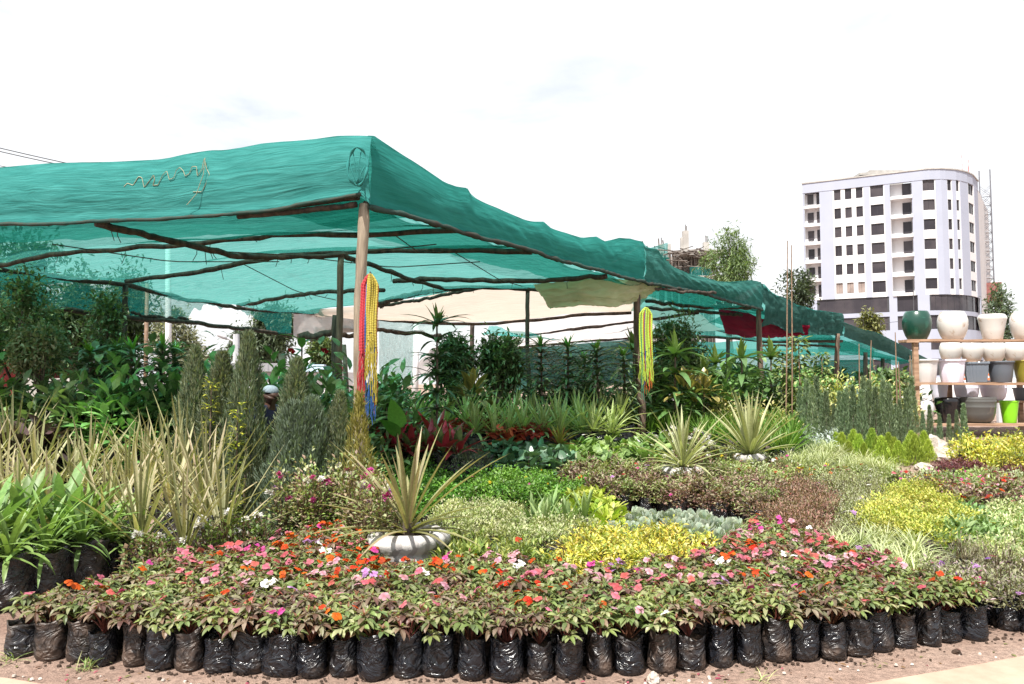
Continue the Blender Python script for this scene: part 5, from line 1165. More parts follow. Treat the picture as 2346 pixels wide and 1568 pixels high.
# ---------------------------------------------------------------- hanging knotted cords
def tassel(label, x, y0, d, ww, h, spec, seed):
    R = random.Random(seed); o = thing('hanging_cords', label, 'cords', W(x, y0, d)); s = Vector(o.location)
    f = FB(); f.tube([(0, .05, .02), (0, -.01, .03), (0, -.02, 0)], .006, 5); link('hook', f.mesh('hook', M_WIRE), o)
    for (t, cname, k0, k1, ln, thick) in spec:
        x1 = (t - .5) * ww; f = FB(); n = 80; lk = k1 * h
        P = []; rr = []
        for i in range(n):
            q = i / (n - 1); z = -lk * q; xx = x1 * min(1, (q * 7) ** .6) + .006 * math.sin(q * 5 + seed); yy = -.02 - .02 * R.random() * 0 + .012 * math.sin(q * 4 + t * 9) - .012 * (k0)
            P.append((xx, yy, z)); rr.append(thick * 1.25 * (1 + .2 * math.sin(i * 2.1)))
        f.tube(P, rr, 6, cap=False)
        end = Vector(P[-1])
        for j in range(6):
            l2 = (ln - k1) * h * R.uniform(.8, 1.05); dx = R.uniform(-.035, .035) * ww / .17; Q = [end + Vector((R.uniform(-.01, .01), R.uniform(-.012, .012), .02))]
            for m in range(1, 8): Q.append(end + Vector((dx * m / 7 + .008 * math.sin(m * 1.7 + j), R.uniform(-.004, .004) - .01, -l2 * m / 7)))
            f.tube(Q, thick * .32, 4, cap=False)
        link('cord', f.mesh('cord', CORD[cname], True), o, (0, 0, 0))
CORD = {k: simple('cord_' + k, tuple(x * .8 for x in c), c, 60, .6, .5, .004) for k, c in dict(red=(.42, .03, .04), yellow=(.42, .34, .05), blue=(.03, .10, .32), lime=(.38, .50, .06), orange=(.45, .09, .02), green=(.02, .2, .11)).items()}
tassel('red yellow and blue knotted cords hanging on the corner post', 848, 630, 7.42, .16, 1.33,
       [(-.02, 'red', 0, .58, .98, .011), (.10, 'red', 1, .60, .96, .011), (.2, 'red', 0, .62, 1.0, .010), (.30, 'blue', 0, .66, 1.12, .009), (.40, 'yellow', 1, .46, .84, .011), (.52, 'yellow', 2, .50, .80, .012), (.60, 'blue', 1, .68, 1.15, .009), (.66, 'yellow', 2, .44, .78, .011), (.78, 'yellow', 1, .5, .9, .011), (.86, 'blue', 0, .66, 1.1, .009), (.95, 'yellow', 1, .55, .98, .010), (1.0, 'orange', 0, .6, 1.05, .007)], 1)
tassel('lime orange and blue knotted cords hanging on the second post', 1479, 706, 12.75, .20, 1.38,
       [(.0, 'lime', 0, .55, .9, .013), (.1, 'green', 0, .6, 1.15, .009), (.2, 'lime', 1, .56, .95, .014), (.32, 'orange', 0, .6, 1.1, .010), (.42, 'blue', 0, .7, .98, .010), (.5, 'lime', 2, .54, .96, .014), (.62, 'lime', 1, .6, .9, .014), (.72, 'lime', 2, .5, .92, .013), (.82, 'orange', 1, .62, 1.05, .011), (.92, 'yellow', 0, .6, 1.0, .010), (1.0, 'lime', 0, .64, .95, .012)], 2)

# ---------------------------------------------------------------- person
def skin(name, verts, edges, radii, mat, parent=None, root=0, sub=2):
    me = bpy.data.meshes.new(name); me.from_pydata([tuple(v) for v in verts], edges, []); me.update(); me.materials.append(mat)
    o = link(name, me, parent); m = o.modifiers.new('skin', 'SKIN'); m.use_smooth_shade = True
    if not me.skin_vertices: return o
    for i, r in enumerate(radii):
        sv = me.skin_vertices[0].data[i]; sv.radius = (r, r) if not hasattr(r, '__len__') else r; sv.use_root = (i == root)
    s = o.modifiers.new('sub', 'SUBSURF'); s.levels = sub; s.render_levels = sub; return o
M_SKIN = simple('dark_skin', (.04, .019, .012), (.06, .03, .02), 9, .5, .1, .003); M_NAVY = simple('navy_cloth', (.012, .018, .055), (.025, .032, .085), 20, .85, .5, .004)
M_CAP = simple('pale_blue_knit', (.17, .23, .27), (.24, .30, .34), 60, .9, .8, .004); M_TROU = simple('dark_trousers', (.02, .02, .03), (.04, .04, .05), 20, .85, .4)
pbase = B(578, 8.5)
per = thing('person', 'person in a pale blue knit cap and navy top working among the grey green conifers', 'person', pbase, rad(-14))
# bending forward to the right, weight on both feet, arms reaching down into the plants
Vv = [(0, 0, .86), (.05, 0, 1.0), (.12, 0, 1.14), (.17, 0, 1.24), (.205, 0, 1.30), (.235, 0, 1.355), (.25, 0, 1.40), (.245, 0, 1.44),  # 0-7 spine, neck, head
      (.30, 0, 1.335), (.338, 0, 1.375),   # jaw, nose
      (.15, .17, 1.22), (.20, .23, .98), (.38, .20, .83), (.45, .19, .80),  # left arm 10-13
      (.15, -.17, 1.22), (.22, -.23, .98), (.40, -.20, .86), (.47, -.19, .83),  # right arm 14-17
      (0, .10, .82), (.06, .12, .46), (-.02, .12, .07), (.12, .13, .03),  # 18-21
      (0, -.10, .82), (.10, -.12, .46), (.02, -.12, .07), (.16, -.13, .03),
      (.235, .083, 1.37), (.235, -.083, 1.37)]
Ee = [(0, 1), (1, 2), (2, 3), (3, 4), (4, 5), (5, 6), (6, 7), (5, 8), (6, 9), (3, 10), (10, 11), (11, 12), (12, 13), (3, 14), (14, 15), (15, 16), (16, 17), (0, 18), (18, 19), (19, 20), (20, 21), (0, 22), (22, 23), (23, 24), (24, 25), (5, 26), (5, 27)]
Rr = [(.15, .11), (.14, .10), (.15, .11), (.13, .09), .055, (.078, .09), (.082, .095), (.07, .08), .045, .016, .058, .042, .03, .026, .058, .042, .03, .026, .09, .062, .042, .035, .09, .062, .042, .035, .018, .018]
# fingers
for hand, sgn in ((13, 1), (17, -1)):
    hx, hy, hz = Vv[hand]; pi_ = len(Vv); Vv.append((hx + .06, hy, hz - .03)); Ee.append((hand, pi_)); Rr.append((.034, .016))
    for k in range(4):
        a = len(Vv); oy = (k - 1.5) * .021; ln = [.07, .085, .08, .06][k]
        Vv.append((hx + .09, hy + oy, hz - .05)); Vv.append((hx + .09 + ln * .5, hy + oy * 1.1, hz - .07)); Vv.append((hx + .09 + ln * .7, hy + oy * 1.1, hz - .105)); Ee += [(pi_, a), (a, a + 1), (a + 1, a + 2)]; Rr += [.010, .009, .007]
    a = len(Vv); Vv.append((hx + .04, hy - sgn * .04, hz - .03)); Vv.append((hx + .075, hy - sgn * .06, hz - .05)); Ee += [(hand, a), (a, a + 1)]; Rr += [.012, .009]
skin('body', Vv, Ee, Rr, M_SKIN, per)
sh = skin('shirt', [(0, 0, .84), (.05, 0, 1.0), (.12, 0, 1.14), (.17, 0, 1.235), (.19, 0, 1.275), (.15, .17, 1.215), (.20, .23, .98), (.33, .21, .87), (.15, -.17, 1.215), (.22, -.23, .98), (.35, -.21, .90)],
          [(0, 1), (1, 2), (2, 3), (3, 4), (3, 5), (5, 6), (6, 7), (3, 8), (8, 9), (9, 10)], [(.175, .135), (.165, .125), (.17, .13), (.155, .12), .085, .092, .068, .052, .092, .068, .052], M_NAVY, per)
skin('trousers', [(0, 0, .86), (0, .10, .82), (.06, .12, .46), (-.02, .12, .12), (0, -.10, .82), (.10, -.12, .46), (.02, -.12, .12)], [(0, 1), (1, 2), (2, 3), (0, 4), (4, 5), (5, 6)], [(.165, .13), .108, .078, .065, .108, .078, .065], M_TROU, per)
f = FB(); f.lathe([(.086, -.012), (.088, -.004), (.088, .004), (.084, .024), (.072, .044), (.052, .058), (.028, .066), (.0001, .068)], 28)
c_ = link('cap', f.mesh('cap', M_CAP, True), per, (.238, 0, 1.432), (0, rad(10), 0))
for sgn in (-1, 1):
    f = FB(); f.lathe([(.0001, -.008), (.006, -.006), (.0085, 0), (.006, .006), (.0001, .008)], 10); link('eye', f.mesh('eye', simple('eye_dark', (.02, .015, .012), (.05, .04, .04), 60, .2, 0), True), per, (.322, sgn * .032, 1.40))
f = FB(); f.tube([(.333, -.022, 1.335), (.342, 0, 1.337), (.333, .022, 1.335)], [.004, .008, .004], 6); link('mouth', f.mesh('mouth', simple('lips', (.10, .035, .03), (.12, .045, .04), 30, .5, 0), True), per)
# ---------------------------------------------------------------- single plants
def P(kit, name, label, cat, x, d, s=1.0, rot=None, group=None, ytop=None, hk=None, i=None):
    k = kit[rnd.randrange(len(kit)) if i is None else i]; b = B(x, d)
    if ytop is not None: s = (W(x, ytop, d).z - b.z) / hk
    return place(k, name, label, cat, b, rnd.random() * 6.28 if rot is None else rot, s, group)
def put_flowers(o, meshes, pts, sc_=1.0):
    for (x, y, z) in pts: link('flower', rnd.choice(meshes), o, (x, y, z), (rnd.uniform(-.9, .1), rnd.uniform(-.4, .4), rnd.random() * .6), sc_ * rnd.uniform(.85, 1.15))

# centre cordyline in a folded striped sack
def sack_mat():
    q = NB('striped_woven_sack'); v = q.obj(); n = q.noise(6, 4, .6, v)
    w_ = q.a('ShaderNodeTexWave'); w_.inputs['Scale'].default_value = 3.2; w_.inputs['Distortion'].default_value = 2.5; w_.inputs['Detail'].default_value = 1; w_.inputs['Detail Scale'].default_value = .6; q.l(v, w_.inputs[0])
    c = q.ramp(w_.outputs['Fac'], [(0.5, (.43, .415, .40)), (0.66, (.42, .40, .39)), (.74, (.28, .26, .25)), (.85, (.30, .28, .27))])
    b = q.bsdf(c.outputs[0], .6, .4); q.bump(n.outputs[0], b, .8, .02); return q.done(b.outputs[0])
M_SACK = sack_mat()
def sack(r, h, seed):
    f = FB(); n = 40; V = []; F = []
    prof = [(.95, 0), (1.0, .12), (1.04, .3), (1.03, .42), (1.07, .5), (1.08, .57), (1.0, .62), (1.06, .66), (1.16, .72), (1.19, .80), (1.18, .88), (1.12, .95), (1.0, .98), (.86, .97), (.78, .93), (.74, .85), (.0, .82)]
    for (q, z) in prof:
        for k in range(n):
            a = 6.283 * k / n; wv = 1 + .09 * fbm((math.cos(a) * 1.1 + seed, math.sin(a) * 1.1, z * 3.5), 2) + .035 * math.sin(z * 24 + 2.5 * fbm((math.cos(a) * 1.5, math.sin(a) * 1.5, seed))) + .03 * fbm((math.cos(a) * 4, math.sin(a) * 4 + seed, z * 9))
            V.append((r * q * wv * math.cos(a), r * q * wv * math.sin(a), h * (z + (.07 * fbm((math.cos(a) * 1.4, math.sin(a) * 1.4, seed)) if z > .5 else 0))))
    for i in range(len(prof) - 1):
        for k in range(n): k2 = (k + 1) % n; F.append([i * n + k, i * n + k2, (i + 1) * n + k2, (i + 1) * n + k])
    V = np.array(V); F = np.array(F); mi = np.zeros(len(F), int); mi[-n:] = 1
    f.v.append(V); f.c.append(np.full((len(V), 3), .1)); f.f3.append(F); f.m.append(mi); f.n = len(V)
    return f.mesh('sack', [M_SACK, M_SOIL], True)
def cordyline(name, label, x, d, L, Wd, zb_, n, c0, c1, sk=True, seed=0, edge=None, up=(.0, 1.5), bend=(.05, .75)):
    b = B(x, d); o = thing(name, label, 'plant', b, rnd.random() * 6)
    link('leaves', rosette(n, L, Wd, up[0], up[1], bend, 'sword', 8, .5, pal=c0, pal1=c1, edge=edge, jit=.15, z0=zb_, base=.05, name='leaves'), o)
    f = FB(); f.tube([(0, 0, zb_ - .15), (0, 0, zb_ + .08)], [.05, .045], 8); link('stem', f.mesh('stem', M_TRUNK), o)
    if sk: link('sack', sack(sk, zb_ + .03, seed), o)
    TAKEN.append((b.x, b.y, .30 if sk else .2)); return o
rs = np.random.RandomState(101)
CT0 = [(0.28, 0.25, 0.10), (0.34, 0.26, 0.16), (0.22, 0.22, 0.09), (0.38, 0.28, 0.20)]; CT1 = [(0.40, 0.31, 0.20), (0.46, 0.32, 0.24), (0.32, 0.29, 0.15)]
cordyline('cordyline', 'large bronze cordyline with sword leaves in a striped white sack', 938, 5.85, .88, .046, .39, 36, CT0, CT1, .26, 1, (.30, .31, .14), up=(.05, 1.5), bend=(.1, .6))
cordyline('cordyline', 'pale green and cream cordyline among the purple bronze impatiens', 1563, 9.5, .86, .046, .38, 52, [(0.20, 0.21, 0.09), (0.28, 0.28, 0.14)], [(0.34, 0.30, 0.18), (0.3, 0.3, 0.15)], .24, 2, (.36, .36, .2), up=(-.1, 1.5))
cordyline('cordyline', 'upright cream edged cordyline standing right of the second post', 1716, 10.6, .95, .055, .35, 54, [(0.16, 0.20, 0.07), (0.28, 0.29, 0.13)], [(0.30, 0.30, 0.14), (0.38, 0.36, 0.2)], .18, 3, (.36, .37, .2), up=(.35, 1.52), bend=(.0, .35))
for x, y in ():
    pass
# phormium mass at the left
R = random.Random(12)
ph = [(120, 6.7), (250, 6.4), (330, 6.0), (430, 5.9), (520, 6.15), (20, 7.2), (175, 7.5), (300, 7.4), (400, 7.3), (480, 7.0), (-90, 6.9), (-50, 8.2), (90, 8.3), (210, 8.5), (340, 8.6), (430, 8.4), (-160, 7.8), (30, 9.2), (60, 6.3)]
for i, (x, d) in enumerate(ph):
    lab = {3: 'bronze sword-leaved plant at the front, beside the white chrysanthemums', 4: 'bronze sword-leaved plant rightmost at the front, nearest the pink chrysanthemums', 2: 'bronze sword-leaved plant at the front, left of the white chrysanthemums'}.get(i, 'tan bronze sword-leaved plant in the crowd at the left')
    s = R.uniform(.92, 1.06) * (.80 if d < 6.8 else .92 if d < 8 else .98)
    P(K['phormium'], 'sword_leaf_plant', lab, 'plant', x, d, s, group='bronze sword-leaved plants at the left'); TAKEN.append((B(x, d).x, B(x, d).y, .25))
# strappy green plants in big bags at front left
cl_ = [(35, 5.25, 0), (118, 5.5, 0), (200, 5.75, 0), (262, 6.0, 0), (330, 6.05, 0), (-60, 5.1, 0), (60, 5.8, 1), (150, 6.0, 1), (-20, 5.6, 1), (-120, 5.6, 1), (210, 6.2, 0), (15, 6.2, 0)]
for i, (x, d, bg) in enumerate(cl_):
    b = B(x, d)
    lab = ['broad strappy green plant leftmost at the picture edge in a big black bag', 'arching strappy green plant second from the left in a crumpled black bag', 'strappy green plant third along the front row of big bags', 'strappy green plant fourth along the front row of big bags', 'small strappy green plant at the right end beside white chrysanthemums'][i] if i < 5 else ('tall broad-leaved strappy plant behind the front bags' if bg else 'strappy green plant in the second row at the left')
    place(K['cliviabig' if bg else 'clivia'][i % (2 if bg else 4)], 'strap_leaf_plant', lab, 'plant', b, R.random() * 6, [1.0, .98, .98, .86, .72][i] if i < 5 else 1.0, 'strappy green plants in big black bags'); TAKEN.append((b.x, b.y, .33))
# conifers left of the corner post
jn = [(445, 8.6, 788, 0, 'tall thin grey green conifer leftmost of the row'), (508, 8.3, 800, 1, 'grey green conifer second from the left'), (566, 7.9, 755, 2, 'tallest grey green conifer with a pointed top'), (612, 7.6, 850, 0, 'grey green conifer in front of the person'), (678, 7.9, 815, 1, 'grey green conifer right of the person'), (672, 7.1, 918, 3, 'bushy blue green conifer in front, left one'), (716, 7.2, 908, 4, 'bushy blue green conifer in front, right one'), (778, 7.25, 892, 0, 'narrow grey green conifer next to the corner post')]
for i, (x, d, yt, k, lab) in enumerate(jn):
    b = B(x, d); hh = W(x, yt, d).z - b.z; kit = K['juniper'][k] if k < 3 else K['juniperb'][k - 3]; s = hh / (2.0 if k < 3 else 1.4)
    wd = [.95, 1.15, 1.0, .72, 1.05, 1.05, 1.05, .8][i]
    if i == 3: continue
    o = place(kit, 'conifer', lab, 'conifer', b, 0, (wd, wd, s), 'grey green conifers by the corner post'); TAKEN.append((b.x, b.y, .3))
o = P(K['gold'], 'golden_conifer', 'narrow golden conifer at the foot of the corner post', 'conifer', 824, 6.95, 1, ytop=893, hk=1.4)
for x, d, yt in ((484, 8.0, 868), (545, 7.6, 922)):
    b = B(x, d); f_ = FB(); h = W(x, yt, d).z - b.z
    n = 220; z = rs.rand(n) * h; az = ang(n); D = dirs(az, rs.uniform(0, .8, n)); Pp = np.stack([.04 * np.cos(az), .04 * np.sin(az), z], 1)
    f_.leaves(Pp, D, ups(D), .07, .03, .6, .2, 'oval', 2, pick([(0.42, 0.42, 0.05), (0.3, 0.34, 0.05), (0.15, 0.2, 0.05)], n)); tg = thing('croton', 'yellow spotted upright plant between the conifers' if x < 500 else 'lower yellow spotted plant right of the tall conifer', 'plant', b); link('foliage', f_.mesh('foliage', M_LEAF), tg); f_ = FB(); f_.tube([(0, 0, 0), (0, 0, h * .95)], [.015, .006], 5); link('stem', f_.mesh('stem', M_TRUNK), tg)
for i, (x, d) in enumerate([(395, 8.6), (440, 7.7), (470, 7.5)]):
    P(K['yellowshrub'], 'yellow_leaved_shrub', 'small yellow-green spotted shrub below the conifers', 'shrub', x, d, .55, group='small yellow shrubs below the conifers')
# dark oyster plants left
for i, (x, d) in enumerate([(30, 9.6), (75, 9.3), (110, 9.7), (0, 9.2)]): P(K['oyster'], 'oyster_plant', 'dark purple leaved plant with curling leaves at the far left', 'plant', x, d, 1.45, group='dark purple plants at far left')
# shrubs at the left under the net
FIC = [(0.08, 0.13, 0.05), (0.11, 0.17, 0.07), (0.055, 0.09, 0.035), (0.17, 0.22, 0.11)]
tree('ficus_shrub', 'glossy dark shrub at the far left edge reaching up to the net', 40, 11.4, 860, 640, 200, 5200, .10, .042, FIC, 31, .2, 7, cat='shrub', r=.05)
tree('ficus_shrub', 'glossy dark shrub just left of the thin back post', 228, 12.4, 880, 672, 130, 3800, .10, .042, FIC, 32, .2, 6, cat='shrub', r=.05)
tree('variegated_shrub', 'pale variegated shrub below the dark one at left', 95, 10.7, 870, 752, 150, 3400, .085, .036, [(0.16, 0.18, 0.09), (0.11, 0.14, 0.06), (0.22, 0.23, 0.14)], 33, .2, 6, cat='shrub', r=.03)
tree('schefflera_bush', 'dark schefflera bush, left and taller of the pair right of the tall dracaena', 1045, 13.2, 900, 765, 110, 3600, .13, .045, DARKG, 34, .1, 7, cat='shrub', r=.05)
tree('schefflera_bush', 'dark schefflera bush, right one of the pair', 1140, 13.4, 905, 776, 140, 4200, .13, .045, DARKG, 35, .1, 7, cat='shrub', r=.05)
tree('ficus_shrub', 'leafy glossy shrub just right of the second post', 1560, 15.5, 900, 735, 170, 5200, .12, .045, FIC, 36, .2, 8, cat='shrub', r=.05)
dr = [(204, 10.9, 775), (268, 11.2, 770), (300, 10.7, 768), (370, 11, 765), (398, 11.4, 778), (1240, 13.3, 766), (1302, 13.2, 768), (1368, 13.0, 778), (1430, 13.1, 790), (915, 12.6, 860), (1340, 14.2, 800)]
for i, (x, d, yt) in enumerate(dr):
    side = 'left of the conifers' if x < 500 else 'behind the spiky plants under the net'
    nm = {0: 'leftmost dracaena with a bright spear top left of the conifers', 4: 'rightmost dracaena with a bright spear top left of the conifers', 5: 'leftmost tall dracaena in the row left of the second post', 8: 'dracaena nearest the second post on its left', 9: 'low dark dracaena by the grey net curtain'}.get(i, 'spear-topped dracaena ' + side)
    P(K['dracaena'], 'dracaena', nm, 'plant', x, d, 1, ytop=yt, hk=1.75, i=i % 4, group='dracaenas ' + side)
b = B(1000, 11.6); k_ = dracaena(2.2, 3, .62, 6, 12, .075, [(0.04, 0.07, 0.035), (0.06, 0.09, 0.05)], (0.08, 0.14, 0.04), .35); h_ = (W(1000, 712, 11.6).z - b.z) / 2.42
place(k_, 'dracaena', 'tallest dracaena with drooping leaves right of the corner post', 'plant', b, 1, h_)
cn = [(1452, 14.5, 752), (1548, 13.5, 762), (1640, 15, 792), (1700, 14.6, 778), (1768, 15, 776), (1614, 14, 812)]
for i, (x, d, yt) in enumerate(cn): P(K['corn'], 'corn_plant', ['broad-leaved upright plant just left of the second post', 'broad-leaved upright plant in front of the glossy shrub', 'broad-leaved plant behind the yellow rubber plants', 'broad-leaved plant left of the third post', 'broad-leaved plant right behind the third post', 'low broad-leaved plant between the posts'][i], 'plant', x, d, 1, ytop=yt, hk=1.75, group='broad-leaved plants between the posts')
for i, (x, d, yt) in enumerate([(1083, 12, 828), (1572, 13.4, 834), (1612, 13.6, 838)]): P(K['rubber'], 'rubber_plant', ['yellow edged rubber plant in front of the schefflera bushes', 'yellow edged rubber plant between the posts, left one', 'yellow edged rubber plant between the posts, right one'][i], 'plant', x, d, 1, ytop=yt, hk=1.25)
# red flowered canna like plant above the conifers
b = B(690, 9.8); hh = W(690, 775, 9.8).z - b.z; tg = thing('canna', 'tall broad-leaved plant with two red flowers behind the conifers', 'plant', b); f = FB(); n = 26
z = np.linspace(.4, 1.0, n) * hh * .98; az = np.arange(n) * 2.4; D = dirs(az, rs.uniform(.1, .9, n)); f.leaves(np.stack([np.zeros(n), np.zeros(n), z], 1), D, ups(D), rs.uniform(.28, .42, n), .11, rs.uniform(.4, 1.2, n), .2, 'oval', 5, pick([(0.07, 0.15, 0.04), (0.10, 0.2, 0.05)], n)); link('foliage', f.mesh('foliage', M_GLOSS, True), tg)
f = FB(); f.tube([(0, 0, 0), (0, 0, hh)], [.02, .01], 6); link('stem', f.mesh('stem', M_TRUNK), tg)
for (x, y) in ((668, 804), (744, 804)): q = W(x, y, 9.6) - b; link('flower', FL['red'], tg, q, (-.8, 0, 0), 1.9)
# dark leafy filler shrubs under the net
R = random.Random(77)
fill = []
for x in range(-100, 470, 48): fill.append((x + R.uniform(-15, 15), R.uniform(10.0, 10.8), R.uniform(862, 900)))
for x in range(390, 880, 45): fill.append((x + R.uniform(-15, 15), R.uniform(9.9, 11.2), R.uniform(850, 885)))
for x in range(880, 1480, 55): fill.append((x + R.uniform(-15, 15), R.uniform(13.6, 14.6), R.uniform(868, 890)))
for x in range(1480, 2090, 44): fill.append((x + R.uniform(-15, 15), R.uniform(14.6, 16.5), R.uniform(845, 880)))
for i, (x, d, yt) in enumerate(fill):
    zone = 'at the left behind the sword-leaved plants' if x < 440 else 'behind the conifers' if x < 880 else 'behind the spiky plants' if x < 1480 else 'between the far posts'
    P(K['darkfill'], 'leafy_shrub', 'dark leafy shrub in the crowd ' + zone, 'shrub', x, d, 1, ytop=yt, hk=.78, group='dark leafy shrubs ' + zone)
for i, (x, d) in enumerate([(470, 9.9), (860, 9.7), (905, 10.3)]): pass
b = B(912, 9.4); f = FB(); f.leaves([[0, 0, .9]], [[-.1, -.2, 1.]], [[.2, 1, .2]], .42, .26, .5, .15, 'heart', 6, (.13, .27, .05)); f.leaves([[0, 0, .8]], [[-.5, -.2, .8]], [[.2, .8, .5]], .35, .2, .8, .15, 'heart', 6, (.09, .2, .04)); f.tube([(0, 0, 0), (0, 0, .9)], .012, 5, (.1, .16, .05)); tag(link('taro_plant', f.mesh('taro_plant', M_LEAF, True), None, b), 'single big bright heart-shaped leaf right of the hanging cords', 'plant')
# climbing plants on stakes right of the third post
for i, (x, d, yt) in enumerate([(1795, 14.5, 800), (1832, 14.2, 752), (1885, 14.8, 792), (2062, 14.2, 836)]): P(K['vine'], 'climbing_plant', ['climbing plant on a stake nearest the third post', 'tallest climbing plant on a stake', 'pale leaved climbing plant before the fourth post', 'climbing plant beside the pot shelf upright'][i], 'plant', x, d, 1, ytop=yt, hk=1.72)
def stake(x, d, yt, xt, label, r=.014):
    b = B(x, d); t = W(xt, yt, d) - b; f = FB(); f.tube([(0, 0, -.1), t * .5 + Vector((.01, 0, 0)), t], [r, r * .9, r * .6], 6); tag(link('bamboo_stake', f.mesh('bamboo_stake', M_BAMBOO), None, b), label, 'stake', 'bamboo stakes')
for x, yt, xt, lab in [(1797, 552, 1804, 'tall bamboo stake, left of the crossed pair rising over the net'), (1812, 562, 1813, 'tall bamboo stake, right of the crossed pair rising over the net'), (1983, 780, 1996, 'thick bamboo stake leaning right below the far net skirt'), (1965, 788, 1968, 'thin bamboo stake left of the thick leaning one'), (2052, 762, 2051, 'bamboo stake left of the pot shelf, taller one'), (2062, 830, 2058, 'short bamboo stake beside the taller one near the shelf'), (2078, 815, 2085, 'bamboo stake touching the shelf upright')]: stake(x, 14.0, yt, xt, lab)
# bright variegated shrubs behind the dark columns
for i, (x, d, yt) in enumerate([(1762, 12.9, 918), (1855, 14.3, 868), (1935, 14.6, 858), (1985, 14.8, 866), (2040, 14.9, 874), (1700, 13.6, 900), (1640, 14.0, 915), (1900, 14.2, 895)]): P(K['yellowshrub'], 'yellow_leaved_shrub', ['pale variegated shrub in front of the third post', 'pale variegated shrub under the climbing plants', 'pale variegated shrub right of the fourth post', 'second pale shrub right of the fourth post', 'pale variegated shrub left of the pot shelf', 'pale shrub left of the third post', 'pale shrub behind the cream cordyline', 'pale shrub below the pale climbing plant'][i], 'shrub', x, d, 1, ytop=yt, hk=.7)
# dark columnar conifers
R = random.Random(9); xs_ = list(range(1836, 2100, 12))
for i, x in enumerate(xs_):
    d = 13.8 - .55 * (i % 3) + R.uniform(-.1, .1); yt = 893 + R.uniform(-34, 38) + 10 * (i % 3)
    P(K['column'], 'dark_conifer', 'thin dark green conifer in the row behind the lime bushes', 'conifer', x + R.uniform(-5, 5), d, 1, ytop=yt, hk=1.2, group='thin dark conifers behind the lime bushes')
for i, (x, d, yt) in enumerate([(2112, 13.0, 942), (2128, 13.3, 928), (2150, 12.8, 948), (2172, 13.2, 950), (2190, 13.4, 940), (2206, 12.9, 925)]): P(K['column'], 'dark_conifer', 'thin dark green conifer standing in front of the pot shelf', 'conifer', x, d, 1, ytop=yt, hk=1.2, group='thin dark conifers before the shelf')
R = random.Random(10)
for i in range(17): P(K['thuja'], 'lime_conifer', 'low lime green conifer bush in the row before the dark conifers', 'conifer', 1912 + i * 13.2 + R.uniform(-4, 4), 12.4 - (i % 3) * .35, 1, ytop=R.uniform(984, 1006) + (i % 3) * 6, hk=.62, group='lime green conifer bushes')
# stones and rocks
def rock(label, x, y, w_, seed, mat=None, hh=.7):
    p = G(x, y, 0); f = FB(); V = []; F = []; n, m = 14, 9
    for i in range(m + 1):
        for k in range(n):
            a = 6.283 * k / n; t = math.pi * i / m; v = Vector((math.sin(t) * math.cos(a), math.sin(t) * math.sin(a), math.cos(t))); s = 1 + .35 * fbm(v * 1.3 + Vector((seed, 0, 0)), 3)
            V.append((v.x * w_ * s, v.y * w_ * s * .7, v.z * w_ * hh * s + w_ * .3))
    for i in range(m):
        for k in range(n): k2 = (k + 1) % n; F.append([i * n + k, (i + 1) * n + k, (i + 1) * n + k2, i * n + k2])
    f.add(V, F, (.4,) * 3); return tag(link('stone', f.mesh('stone', mat or M_STONE), None, p, (0, 0, seed)), label, 'stone')
rock('pinkish stone lying in front of the middle of the bag row', 1497, 1562, .045, 1); rock('clod of earth against the bags at front right', 2200 - 7, 1500, .03, 2, M_SOIL)
rock('upright pale rock behind the maroon plants', 2140, 1050, .2, 3, hh=1.6); rock('flat pale rock left of the maroon plants', 2170, 1060, .25, 4, hh=.6); rock('pointed pale rock beside the yellow hedge', 2196, 1052, .13, 5, hh=1.5); rock('small white rock in front of the pale rocks', 2118, 1078, .14, 6, hh=.5)
for i in range(60):
    R2 = random.Random(i + 900); x = R2.uniform(-50, 2400); ye = np.interp(x, [0, 500, 1173, 1800, 2346], [1540, 1572, 1580, 1545, 1490]); p = G(x, ye + R2.uniform(-4, 16), 0)
    if i == 0: pebbles = []
    pebbles.append((p, R2.uniform(.004, .013)))
f = FB()
for p, r in pebbles:
    f.lathe([(.0001, -r * .5), (r, 0), (r * .7, r * .6), (.0001, r * .8)], 6, cx=p.x, cy=p.y)
tag(link('pebbles', f.mesh('pebbles', M_STONE), None, (0, 0, .004)), 'scattered pebbles on the bare earth in front of the bags', None, None, 'stuff')
f = FB(); n = 130; Pq = []
for i in range(n):
    x = rs.uniform(-40, 2400); ye = np.interp(x, [0, 500, 1173, 1800, 2346], [1535, 1572, 1580, 1545, 1485]); p = G(x, ye + rs.uniform(-12, 22), 0); Pq.append((p.x, p.y, .008))
az = ang(n); f.leaves(Pq, dirs(az, rs.uniform(-.1, .3, n)), np.tile([0, 0, 1.], (n, 1)) + unit(n) * .3, rs.uniform(.015, .045, n), rs.uniform(.008, .018, n), .5, .2, 'lance', 3, pick([(.12, .07, .04), (.2, .13, .06), (.07, .05, .03), (.15, .17, .06), (.34, .08, .1)], n))
tag(link('fallen_leaves', f.mesh('fallen_leaves', M_LEAF)), 'scattered dry leaves and petals on the earth before the bags', None, None, 'stuff')
f = FB()
for i in range(260):
    x = rs.uniform(-40, 2400); ye = np.interp(x, [0, 330, 700, 1173, 1500, 1950, 2346], [1508, 1538, 1556, 1562, 1548, 1508, 1452]); p = G(x, ye + abs(rs.normal()) * 9 - 2, 0); r = rs.uniform(.004, .014); f.lathe([(.0001, -r * .5), (r, 0), (r * .7, r * .6), (.0001, r * .8)], 6, cx=p.x, cy=p.y)
tag(link('soil_crumbs', f.mesh('soil_crumbs', M_SOIL), None, (0, 0, .004)), 'dark soil crumbs spilled at the foot of the bags', None, None, 'stuff')
